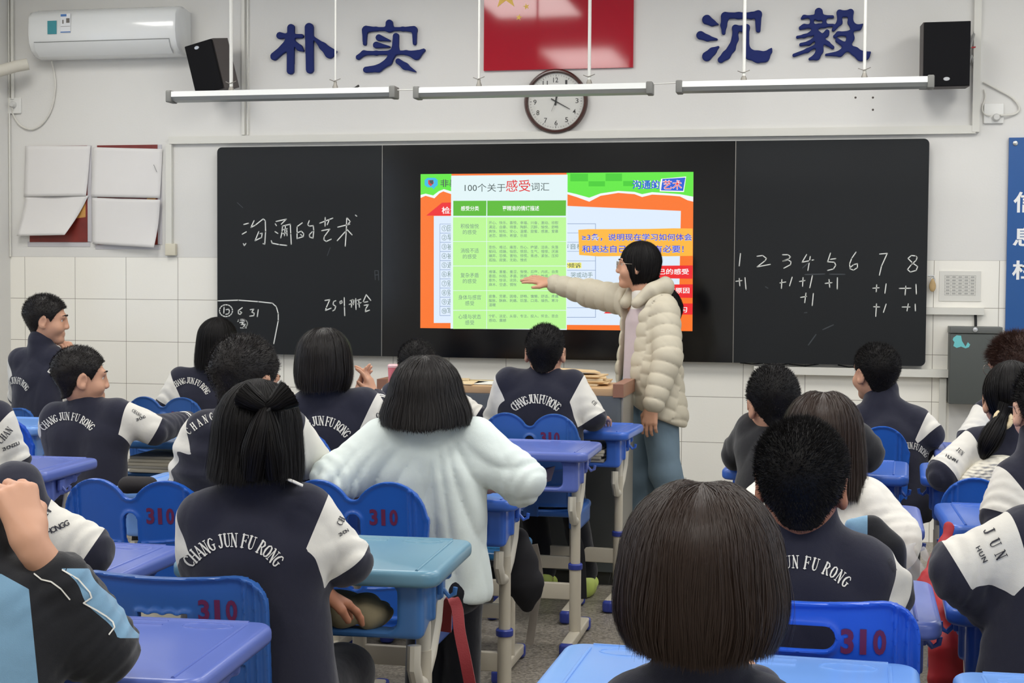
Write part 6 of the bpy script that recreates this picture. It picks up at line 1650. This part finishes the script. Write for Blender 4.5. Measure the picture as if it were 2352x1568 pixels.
# --- the sporty jacket at the lower left, fist at the face
H = Head(at(-118, 1235, 2.42), -14, 8)
def hmask(v):
    s0, s1 = at(60, 1330, 2.3), at(105, 1568, 2.3)
    px = []
    d = v - CAM; w = d @ CF; X = 1176 + FPX * (d @ CR) / w; Y = 784 - FPX * (d @ CU) / w
    el = at(236, 1490, 2.33)
    torso = (62 + (Y - 1310) * 0.10) - X                       # seam down the back panel
    band = 24 + 6 * np.sin(Y * 0.06) - np.abs((X - 205) * 0.78 - (Y - 1345) * 0.62)    # light stripe along the forearm
    band = np.minimum(np.minimum(band, X - 130), np.minimum(Y - 1305, 1465 - Y))
    return np.maximum(np.minimum(torso, Y - 1316 - 0.55 * np.clip(X, 0, 200)), band) * 0.001
student('person', 'student in black and sky blue jacket at the lower left, fist raised to the face', H, (-150, 1400, 2.3), (-220, 1520, 2.3), (-120, 1560, 2.5), (20, 1372, 2.28), (232, 1502, 2.33), (66, 1240, 2.26),
        lean=0.04, wear='hoodie', mask=hmask, bulk=1.05, hair=long_hair(H, 14, 0.098, 0.108, 0.102, -0.16, n=3000), seed=14, hv=0.0046, jv=0.0055, sleeve=[0.066, 0.060, 0.046], fold=0.0055,
        cuffR=0.085, letters=[stroke2d(q, 1.7) for q in ([(143, 1309), (179, 1330), (205, 1360), (209, 1372), (191, 1384), (221, 1401), (243, 1415), (258, 1428), (262, 1440), (250, 1456)], [(80, 1318), (96, 1330), (118, 1336), (140, 1352), (160, 1376)])], handR=(at(30, 1120, 2.28) - at(66, 1240, 2.26), (-0.9, 0.5, -0.1), (0.4, 0.9, 0.1), dict(curl=(1.2, 1.25, 1.25, 1.2), thumb=0.7, sc=1.0)))
# --- right block: big bob in the foreground
H = Head(at(1612, 1318, 1.92), 2, 2)
student('person', 'girl with a dark brown bob filling the lower right foreground, seen from behind', H, (1475, 1640, 1.92), (1420, 1800, 1.95), (1500, 1830, 2.15), (1745, 1640, 1.92), (1800, 1800, 1.95), (1720, 1830, 2.15),
        lean=0.03, hair=long_hair(H, 20, 0.104, 0.112, 0.104, -0.110, n=15000, flare=0.085, tuck=0.55, part=0.012, stray=140, open_=30, wide=0.5, wob=0.003, jag=0.010), hairm=H_BROWN, seed=20, neck=at(1612, 1560, 1.93))
# --- boy in front of her
H = Head(at(1840, 1112, 2.75), 0, 6)
student('person', 'boy with brushed up black hair and lettered jacket in front of the big bob', H, (1712, 1298, 2.75), (1668, 1430, 2.79), (1740, 1440, 3.0), (1992, 1300, 2.75), (2030, 1425, 2.79), (1960, 1440, 3.0),
        lean=-0.02, bulk=1.03, hair=short_hair(H, 21, 0.0115, 0.015, 11000, top=1.0, comb=(0, 0.1, 0.3)), seed=21, neck=at(1842, 1192, 2.77), hv=0.0055, jv=0.0055, skin=M_SKIN2,
        letters=arch(1825, 1468, 164, 28, -44.5, 44.5), print=line_text('CHANG', 2044, 1300, 9, -62, serif=True))
# --- girl with long brown hair, cream shirt
H = Head(at(1890, 1008, 3.700), 0, 3)
student('person', 'girl with brown centre parted hair in a cream shirt with puffed sleeves', H, (1785, 1150, 3.670), (1730, 1215, 3.650), (1790, 1240, 3.950), (1990, 1152, 3.670), (2035, 1232, 3.650), (1980, 1250, 3.900),
        lean=0.03, wear='tee', cloth=M_CREAMTEE, tee_len=1.0, sleeve=[0.068, 0.074, 0.05], bulk=1.0, hair=long_hair(H, 22, 0.096, 0.106, 0.102, -0.16, n=4200, flare=0.06, tuck=0.1, part=0.014), hairm=H_BROWN, seed=22, neck=at(1890, 1110, 3.700), fold=0.007)
# --- boy leaning in the black jacket
H = Head(at(1778, 925, 4.680), 14, 12, -6)
student('person', 'boy in a plain black jacket leaning forward over the blue desk', H, (1730, 985, 4.750), (1700, 1068, 4.850), (1790, 1060, 5.050), (1905, 962, 4.620), (1985, 1040, 4.680), (1925, 1062, 4.900),
        yaw=8, lean=0.12, wear='black', bulk=1.10, hair=short_hair(H, 23, 0.010, 0.012, 5600), seed=23, neck=at(1800, 965, 4.720), fold=0.006, sleeve=[0.064, 0.058, 0.046])
# --- boy at the right front looking left
H = Head(at(2012, 856, 5.85), 34, 0)
student('person', 'boy in lettered jacket at the right front, head turned left to the board', H, (1978, 962, 5.84), (1962, 1050, 5.87), (2000, 1080, 6.05), (2106, 966, 5.78), (2134, 1062, 5.76), (2080, 1090, 6.0),
        yaw=-4, lean=0.08, hair=short_hair(H, 24, 0.011, 0.012, 6200), seed=24, neck=at(2024, 912, 5.85), hv=0.0055, letters=arch(2090, 1078, 48, 14, -50, 56, squash=0.85))
# --- right edge group
H = Head(at(2334, 848, 5.350), 48, 4)
student('person', 'student with reddish brown curly hair and glasses, farthest at the right edge', H, (2268, 950, 5.350), (2236, 1010, 5.300), (2275, 1030, 5.550), (2400, 955, 5.350), (2440, 1020, 5.350), (2380, 1040, 5.550),
        yaw=10, lean=0.05, hair=short_hair(H, 25, 0.022, 0.024, 7500, comb=(0, 0.1, -0.2), fade=0.9, fr=0.02), hairm=H_CURL, seed=25, neck=at(2338, 915, 5.350), specs=(120, 112, 104))
H = Head(at(2322, 918, 4.650), 6, 8)
pt = at(2300, 962, 4.560)
pony = lock([at(2315, 930, 4.560), pt, at(2285, 990, 4.520), at(2266, 1025, 4.520), at(2258, 1052, 4.540)], [0.03, 0.020, 0.036, 0.034, 0.010], 5, 700)
hr = long_hair(H, 26, 0.084, 0.100, 0.100, -0.085, n=2600, flare=-0.12, tuck=1.2, open_=60)
pg = student('person', 'girl with a low ponytail in a cream scrunchie at the right', H, (2248, 1018, 4.640), (2172, 1086, 4.600), (2250, 1122, 4.820), (2385, 1020, 4.640), (2440, 1100, 4.640), (2370, 1130, 4.850),
        yaw=2, lean=0.08, hair=merge(hr, pony), seed=26, neck=at(2322, 985, 4.640), print=line_text('JUN', 2202, 1040, 9, -42, serif=True) + line_text('HUNAN', 2184, 1056, 8, -28))
wpart('scrunchie', MB().tube([pt + A3(0.022 * math.cos(t) + 0.004, 0.006 * math.sin(t) - 0.012, 0.024 * math.sin(t)) for t in np.linspace(0, 6.28, 18)], 0.0085, 10), mat('cream scrunchie', (226, 206, 164), 0.7), pg)
H = Head(at(2406, 940, 3.700), 10, 6)
student('person', 'boy with black glasses at the right edge, only his ear and back in view', H, (2336, 1096, 3.700), (2306, 1184, 3.680), (2365, 1205, 3.900), (2470, 1095, 3.700), (2520, 1190, 3.700), (2440, 1210, 3.900),
        yaw=4, lean=0.08, hair=short_hair(H, 27, 0.016, 0.010, 4200), seed=27, neck=at(2400, 1020, 3.700), skin=M_SKIN3, specs=(22, 22, 24))
H = Head(at(2470, 1050, 2.75), 5, 5)
student('person', 'student at the lower right edge, white lettered sleeve and dark elbow on the desk', H, (2362, 1232, 2.72), (2212, 1312, 2.74), (2362, 1462, 2.78), (2560, 1240, 2.72), (2640, 1350, 2.7), (2560, 1420, 2.9),
        lean=0.05, bulk=1.05, hair=short_hair(H, 28, 0.016, 0.011, 2500), seed=28, jv=0.0055, sleeve=[0.064, 0.058, 0.048], print=line_text('JUN', 2275, 1253, 25, -64, w=90, serif=True) + line_text('HUN', 2250, 1275, 12, -62, w=42))

# --- the teacher
def teacher():
    _a = globals()['at']; at = lambda x, y, d: _a(x, y, d + 0.20)
    H = Head(at(1466, 610, 6.98), 93, -1, 0, 0.98)
    fw = A3(-math.sin(math.radians(126)), math.cos(math.radians(126)), 0); rt = A3(math.cos(math.radians(126)), math.sin(math.radians(126)), 0)
    Rs, Re, Rw = at(1452, 692, 7.08), at(1356, 674, 7.22), at(1268, 650, 7.28)
    Ls, Le, Lw = at(1524, 710, 6.90), at(1534, 818, 6.78), at(1500, 932, 6.72)
    pel = at(1492, 905, 6.97); nk = at(1478, 662, 6.98); mid = (Rs + Ls) / 2
    up = nrm(mid - pel)
    root = thing('person', 'teacher in a beige puffer coat pointing at the lit slide beside the podium', 'person', (pel[0], pel[1], 0))
    S = Solid(); add_head(S, H)
    S.cone(H.w(0, -0.018, -0.055), nk, 0.043, 0.048, 0.03); S.cone(nk, mid - up * 0.03, 0.048, 0.06, 0.03); S.cone(Ls, Rs, 0.045, k=0.04)
    for s_ in (-1, 1): S.cone(mid - up * 0.08 + rt * s_ * 0.05, pel + rt * s_ * 0.05, 0.075, 0.08, 0.05)
    S.chain([Rs, Re, Rw], [0.042, 0.036, 0.025], 0.02); S.chain([Ls, Le, Lw], [0.042, 0.036, 0.025], 0.02)
    add_hand(S, Rw, at(1205, 636, 7.30) - Rw, (0.1, 0.45, -0.9), (0, -1, -0.4), sc=1.0, curl=(0.10, 0.14, 0.18, 0.22), spread=0.13, thumb=0.3)
    add_hand(S, Lw, at(1488, 990, 6.72) - Lw, (0.3, 1, 0), (-1, 0.2, 0), sc=1.0, curl=(0.30, 0.34, 0.38, 0.42))
    legs = [(pel - rt * 0.08, at(1528, 1085, 6.90), at(1592, 1262, 6.95)), (pel + rt * 0.08, at(1484, 1098, 7.06), at(1484, 1272, 7.10))]
    for hp, kn, an in legs: S.chain([hp, kn, an], [0.07, 0.05, 0.038], 0.03); S.cone(an, an + fw * 0.10 - A3(0, 0, 0.04), 0.03, 0.022, 0.02)
    wpart('body', S.mesh(0.0044), M_SKIN, root, smooth=True)
    T = Solid()
    for hp, kn, an in legs: T.chain([hp, kn, an + (kn - an) * 0.04], [0.094, 0.076, 0.070], 0.03)
    T.cone(legs[0][0] + up * 0.06, legs[1][0] + up * 0.06, 0.09, k=0.05)
    T._a('w', 0, lambda p: 0.007 * (0.3 - np.abs(noise3(p, 26, 3))) + 0.005 * noise3(p, 12, 8), None, None)
    wpart('jeans', T.mesh(0.007), mat('washed blue denim', (112, 132, 146), 0.85, 0.2, vary=0.18, vscale=9), root, smooth=True)
    for hp, kn, an in legs:
        Q = Solid().cone(an - A3(0, 0, 0.02) - fw * 0.03, A3(an[0], an[1], 0.035) + fw * 0.02, 0.042, 0.036, k=0.02).cone(A3(an[0], an[1], 0.036) - fw * 0.035, A3(an[0], an[1], 0.032) + fw * 0.15, 0.037, 0.03, k=0.02).half((0, 0, 0.002), (0, 0, -1))
        wpart('shoe', Q.mesh(0.007), M_SOLE, root, smooth=True)
    K = Solid()
    for s_ in (-1, 1): K.cone(mid - up * 0.09 + rt * s_ * 0.05, pel + rt * s_ * 0.055 - up * 0.0, 0.088, 0.108, 0.05)
    K.cone(nk - up * 0.03, mid - up * 0.06, 0.058, 0.085, 0.04); K.half(pel - A3(0, 0, 0.035), (0, 0, -1))
    K._a('w', 0, lambda p: 0.006 * (0.3 - np.abs(noise3(p * np.array((1, 1, 0.3), np.float32), 36, 4))), None, None)
    kv, kf = K.mesh(0.006)
    wpart('blouse', (kv, kf), cloth2('pale mauve blouse', (206, 190, 194), [(232, 228, 220)]), root, smooth=True, attrs={'white': np.maximum(kv[:, 2] - (nk[2] - 0.10), (pel[2] - 0.012) - kv[:, 2])})
    J = Solid()
    hemc = pel - A3(0, 0, 0.10)
    for s_ in (-1, 1):
        J.cone(mid - up * 0.07 + rt * s_ * 0.055, pel + up * 0.12 + rt * s_ * 0.065, 0.106, 0.122, 0.04); J.cone(pel + up * 0.12 + rt * s_ * 0.065, hemc - fw * 0.02 + rt * s_ * 0.07, 0.122, 0.136, 0.04)
    J.cone(Ls, Rs, 0.074, k=0.04); J.cone(nk - up * 0.05, mid - up * 0.02, 0.075, 0.085, 0.04)
    J.chain([Rs, Re, Rw - nrm(Rw - Re) * 0.02], [0.080, 0.068, 0.046], 0.02); J.chain([Ls, Le, Lw - nrm(Lw - Le) * 0.02], [0.078, 0.070, 0.052], 0.012)
    segs = [(Rs, Re), (Re, Rw), (Ls, Le), (Le, Lw)]
    def puff(p):
        best = np.full(len(p), 9.0); ph = np.zeros(len(p)); acc = {0: 0, 1: np.linalg.norm(Re - Rs), 2: 0, 3: np.linalg.norm(Le - Ls)}
        for i, (a, b) in enumerate(segs):
            ab = b - a; t = np.clip((p - a) @ ab / (ab @ ab), 0, 1); d = np.linalg.norm(p - a - t[:, None] * ab, axis=1) - 0.07
            m = d < best; best = np.where(m, d, best); ph = np.where(m, (acc[i] + t * np.linalg.norm(ab)) / 0.060, ph)
        tor = np.linalg.norm((p - mid) - ((p - mid) @ up)[:, None] * up, axis=1) - 0.14
        q = p - mid; pt_ = (-(q @ up) + 0.02 * np.sin((q @ rt) * 14)) / 0.070
        ph = np.where(tor < best - 0.01, pt_, ph)
        s_ = np.abs(np.sin(math.pi * ph))
        return (0.0085 * (0.6 - s_ ** 0.4) + 0.004 * (0.3 - np.abs(noise3(p, 40, 6)))).astype(np.float32)
    J._a('w', 0, puff, None, None)
    RM = np.stack([rt, fw, A3(0, 0, 1)], 1)
    J.box(mid - A3(0, 0, 0.20) + fw * 0.17 - rt * 0.005, (0.125, 0.26, 0.95), RM, r=0.03, op='-', k=0.02)
    J.box(mid - A3(0, 0, 0.30) + fw * 0.02, (0.19, 0.20, 0.95), RM, r=0.06, op='-', k=0.02)
    J.half(hemc + A3(0, 0, 0.02), (-0.42, 0, -1), k=0.02)
    jo = wpart('coat', J.mesh(0.0056), mat('beige puffer nylon', (196, 188, 168), 0.55, 0.3, bump=0.1, bscale=60), root, smooth=True)
    Q = Solid().ell(nk - fw * 0.085 - up * 0.005, (0.105, 0.055, 0.062), np.stack([rt, nrm(fw + up * 0.5), nrm(up - fw * 0.5)], 1), 0.02)
    Q.chain([nk - fw * 0.07 + rt * 0.07 + up * 0.02, nk + rt * 0.085 - up * 0.01, nk + fw * 0.07 + rt * 0.055 - up * 0.07], [0.036, 0.034, 0.028], 0.03)
    Q.chain([nk - fw * 0.07 - rt * 0.07 + up * 0.02, nk - rt * 0.085 - up * 0.01, nk + fw * 0.07 - rt * 0.055 - up * 0.07], [0.036, 0.034, 0.028], 0.03)
    Q.ell(nk - fw * 0.06 + up * 0.03, (0.065, 0.045, 0.05), RM, op='-', k=0.03)
    Q._a('w', 0, lambda p: 0.007 * (0.3 - np.abs(noise3(p, 30, 11))), None, None)
    wpart('hood', Q.mesh(0.006), mat('beige puffer nylon', (196, 188, 168), 0.55), root, smooth=True)
    hr = long_hair(H, 31, 0.083, 0.100, 0.100, -0.105, n=4600, flare=-0.04, tuck=0.9, open_=44, fringe=0.026, part=0.0, stray=90)
    tie = at(1520, 652, 6.97)
    pony = lock([at(1495, 640, 6.97), tie, at(1545, 678, 6.98), at(1560, 706, 7.0), at(1554, 742, 7.0)], [0.035, 0.018, 0.030, 0.030, 0.008], 9, 700)
    wpart('hair', merge(hr, pony), H_BLACK, root, smooth=True)
    wpart('hair_tie', MB().tube([tie + 0.021 * (math.cos(t) * A3(0, 1, 0) + math.sin(t) * nrm(A3(0.5, 0, 1))) for t in np.linspace(0, 6.28, 16)], 0.005, 8), mat('beige hair tie', (190, 170, 140), 0.7), root)
    add_eyes(H, root); glasses(H, root, (150, 140, 128), 0.0012)
teacher()

# ================================================================== loose belongings
def soft(name, label, cat, S, m, h=0.005, fold=0.006, sc=34, seed=1, group=None):
    S._a('w', 0, lambda p: fold * (0.3 - np.abs(noise3(p, sc, seed))) + fold * 0.6 * noise3(p, sc * 0.5, seed + 2), None, None)
    return tag(obj(name, S.mesh(h), m, smooth=True), label, cat, group)
M_COVER = [mat('book edge pale', (206, 200, 184), 0.8), mat('book edge grey', (176, 172, 162), 0.8), mat('book edge cream', (222, 214, 192), 0.8)]
ORD = ['lowest', 'second', 'third', 'fourth', 'fifth', 'topmost']
def drawer_books(di, dx, n, where, seed):
    x, y, t, z = DESKS[di]; rs = np.random.RandomState(seed); zz = z * (0.74 - 0.1335) / 0.74
    for i in range(n):
        th = rs.uniform(0.010, 0.017)
        mb = MB().slab((0, 0, th / 2), (0.185, 0.25, th), rc=0.004, re=0.002)
        o = obj('textbook', mb, M_COVER[rs.randint(3)], local=True, loc=(x + dx + rs.uniform(-0.008, 0.008), y - 0.045 + rs.uniform(-0.01, 0.01), zz)); o.rotation_euler = (0, 0, t + rs.uniform(-0.04, 0.04))
        tag(o, '%s textbook stacked in the drawer of the %s' % (ORD[i] if i < n - 1 else 'topmost', where), 'book', 'textbooks in the desk drawers'); zz += th + 0.0006
drawer_books(4, 0.07, 5, 'desk under the outstretched arm', 1)
drawer_books(8, 0.09, 5, 'desk nearest the podium', 2)
drawer_books(6, 0.09, 6, 'desk where the white tee elbow rests', 3)
x, y, t, z = DESKS[5]
c = A3(x + 0.045, y - 0.085, z * 0.821 + 0.022)
soft('khaki_bag', 'crumpled khaki cloth bag stuffed in the drawer of the teal desk', 'bag', Solid().ell(c, (0.135, 0.085, 0.036)).ell(c + A3(0.07, -0.04, 0.008), (0.06, 0.06, 0.034), k=0.03).ell(c + A3(-0.06, -0.03, 0.0), (0.06, 0.06, 0.030), k=0.03).half(A3(0, 0, z * 0.8200), (0, 0, -1)), mat('khaki canvas', (150, 138, 108), 0.9, vary=0.15, vscale=40), 0.004, 0.014, 52, 3)
x, y, t, z = DESKS[7]
o = obj('folded_paper', MB().loft([[(-0.05, -0.14, 0.0), (0.07, -0.15, 0.0), (0.10, 0.02, 0.0), (-0.02, 0.04, 0.0)], [(-0.035, -0.15, 0.03), (0.09, -0.16, 0.055), (0.12, 0.0, 0.06), (0.0, 0.03, 0.03)]]), mat('mauve paper', (150, 140, 170), 0.8), local=True, loc=(x + 0.03, y - 0.02, z * 0.821)); tag(o, 'mauve folded papers in the drawer of the lavender centre desk', 'paper')
p = at(312, 1125, 4.36); p[2] = 0.742
soft('black_pouch', 'black pouch lying on the light blue desk left of the hunched boy', 'pouch', Solid().cone(p + A3(-0.025, 0, 0.026), p + A3(0.035, 0.01, 0.026), 0.029, 0.027, flat=((0, 0, 1), 0.9)), mat('black pouch cloth', (32, 28, 30), 0.8), 0.005, 0.006, 40, 5)
p = at(378, 1420, 3.06); p = A3(p[0], p[1], 0.45)
soft('cream_bag', 'cream cloth bag on the seat, seen through the scalloped chair hole', 'bag', Solid().box(p + A3(0, 0.02, 0.13), (0.15, 0.055, 0.27), r=0.025), mat('cream canvas', (222, 212, 184), 0.9), 0.005, 0.008, 40, 6)
# red strap of a bag hung at the teal desk
def strap(name, label, pts, w, m, wd=(1, 0, 0), th=0.0022):
    q = [at(*a) for a in pts]; out = []
    Q = [q[0]] + q + [q[-1]]
    for i in range(1, len(Q) - 2):
        for t in np.linspace(0, 1, 8, endpoint=False):
            a, b, c, d = Q[i - 1], Q[i], Q[i + 1], Q[i + 2]
            out.append(0.5 * ((2 * b) + (-a + c) * t + (2 * a - 5 * b + 4 * c - d) * t * t + (-a + 3 * b - 3 * c + d) * t ** 3))
    out.append(q[-1]); out = np.array(out); T = np.gradient(out, axis=0); wv = np.array(wd, float)
    rings = []
    for p, t in zip(out, T):
        t = nrm(t); u = nrm(wv - t * np.dot(wv, t)); n = np.cross(t, u)
        rings.append([p + u * w / 2 + n * th, p - u * w / 2 + n * th, p - u * w / 2 - n * th, p + u * w / 2 - n * th])
    return tag(obj(name, MB().loft(rings), m), label, 'strap')
M_REDS = mat('dark red webbing', (142, 34, 40), 0.7, bump=0.3, bscale=300, sheen=0.2)
strap('bag_strap', 'long dark red strap hanging to the floor beside the teal desk', [(1024, 1450, 3.66), (1026, 1400, 3.64), (1038, 1376, 3.62), (1050, 1396, 3.60), (1056, 1450, 3.56), (1070, 1520, 3.52), (1084, 1600, 3.50), (1092, 1690, 3.48)], 0.028, M_REDS)
soft('hanging_jacket', 'black jacket hanging down beside the light blue empty seat', 'jacket', Solid().chain([at(1190, 1235, 4.80), at(1196, 1290, 4.78), at(1208, 1345, 4.76), at(1212, 1392, 4.76)], [0.035, 0.048, 0.050, 0.018], 0.03, flat=((0, 1, 0), 0.6)), mat('black fleece', (26, 25, 29), 0.9), 0.006, 0.008, 36, 7)
strap('bag_strap', 'grey webbing strap running down behind the black hanging jacket', [(1226, 1250, 4.86), (1236, 1300, 4.86), (1238, 1345, 4.84), (1228, 1400, 4.82), (1216, 1480, 4.80)], 0.026, mat('grey webbing', (128, 120, 110), 0.8))
strap('bag_strap', 'black strap hanging under the chair of the boy nearest the podium', [(1322, 1225, 6.02), (1334, 1262, 6.0), (1338, 1320, 6.0), (1340, 1375, 6.0)], 0.028, mat('black webbing', (24, 24, 28), 0.8))
# cream knit over a chair back
kc = at(2298, 1130, 4.56); kz = at(2300, 1047, 4.52)[2]
def knit_mat():
    m = bpy.data.materials.new('cream chunky knit'); m.use_nodes = True; nt = m.node_tree; N = nt.nodes; L = nt.links; b = N['Principled BSDF']
    b.inputs['Base Color'].default_value = srgb(232, 226, 208); b.inputs['Roughness'].default_value = 0.95
    tc = N.new('ShaderNodeTexCoord'); w = N.new('ShaderNodeTexWave'); w.inputs['Scale'].default_value = 32; w.inputs['Distortion'].default_value = 2.5; w.inputs['Detail'].default_value = 1; w.bands_direction = 'Z'
    v = N.new('ShaderNodeTexVoronoi'); v.inputs['Scale'].default_value = 62
    L.new(tc.outputs['Object'], w.inputs['Vector']); L.new(tc.outputs['Object'], v.inputs['Vector'])
    a = N.new('ShaderNodeMath'); a.operation = 'MULTIPLY_ADD'; L.new(w.outputs['Fac'], a.inputs[0]); a.inputs[1].default_value = 1.0
    L.new(v.outputs['Distance'], a.inputs[2])
    bp = N.new('ShaderNodeBump'); bp.inputs['Strength'].default_value = 0.8; bp.inputs['Distance'].default_value = 0.0018
    L.new(a.outputs[0], bp.inputs['Height']); L.new(bp.outputs['Normal'], b.inputs['Normal'])
    return m
def knit(p):
    q = p - kc
    rr = np.hypot(q[:, 0] / 0.165, (q[:, 2] - (kz - kc[2] - 0.23)) / 0.23)
    yb = back_y(q[:, 0] * 0.9, np.full(len(p), 0.7)) + 0.185
    t = np.arctan2(q[:, 2] + 0.12, q[:, 0])
    th = 0.045 + 0.0020 * np.sin(t * 58 + 3 * np.sin(rr * 22)) + 0.002 * np.sin(rr * 90)
    d1 = (rr - 1) * 0.16; d2 = np.abs(q[:, 1] - 0.01 - yb) - th
    h = np.maximum(0.03 - np.abs(d1 - d2), 0) / 0.03
    return np.maximum(np.maximum(d1, d2) + h * h * 0.03 / 4, (0.62 - p[:, 2]))
tag(obj('knit_cardigan', Solid().field(knit, kc - A3(0.19, 0.10, 0.30), kc + A3(0.19, 0.12, 0.22)).mesh(0.004), knit_mat(), smooth=True), 'cream chunky knit cardigan draped over the chair at the right edge', 'cardigan')
# dark jacket over the chair of the girl in cream
jv = Solid().chain([at(1955, 1206, 3.10), at(2000, 1218, 3.08), at(2040, 1262, 3.06), at(2066, 1330, 3.05)], [0.014, 0.024, 0.028, 0.018], 0.03, flat=((0, 1, 0), 0.7))
jm = jv.mesh(0.005)
o = obj('draped_jacket', jm, M_HOODIE, smooth=True, attrs={'white': at(1992, 1210, 3.08)[0] - jm[0][:, 0]})
tag(o, 'black jacket with sky blue patch bundled beside the near boy', 'jacket')
M_REDB = mat('red bag cloth', (166, 24, 34), 0.55, vary=0.2, vscale=30)
soft('red_bag', 'long red cloth bag hanging between the lavender desk and the right edge desk', 'bag', Solid().chain([at(2180, 1212, 3.50), at(2160, 1290, 3.46), at(2146, 1345, 3.40), at(2172, 1420, 3.30), at(2184, 1500, 3.26), at(2188, 1556, 3.25)], [0.010, 0.020, 0.034, 0.030, 0.042, 0.048], 0.03, flat=((0, 1, 0), 0.6)), M_REDB, 0.005, 0.008, 44, 9)
pm = bpy.data.materials.new('clear crinkled plastic'); pm.use_nodes = True
_nt = pm.node_tree; _b = _nt.nodes['Principled BSDF']; _b.inputs['Base Color'].default_value = srgb(222, 224, 226); _b.inputs['Alpha'].default_value = 0.30; _b.inputs['Roughness'].default_value = 0.18
soft('plastic_bag', 'clear plastic bag hung at the side of the lavender desk on the right', 'bag', Solid().box(at(2100, 1292, 3.50), (0.062, 0.024, 0.11), r=0.008), pm, 0.004, 0.022, 62, 12)
x, y, t, z = DESKS[15]
c = A3(x + 0.05, y - 0.10, z * 0.815 + 0.028)
soft('grey_bag', 'grey brown cloth bag in the drawer of the right edge desk', 'bag', Solid().ell(c, (0.11, 0.09, 0.040)).half(A3(0, 0, z * 0.8200), (0, 0, -1)), mat('grey brown canvas', (120, 110, 92), 0.9), 0.005, 0.010, 44, 15)
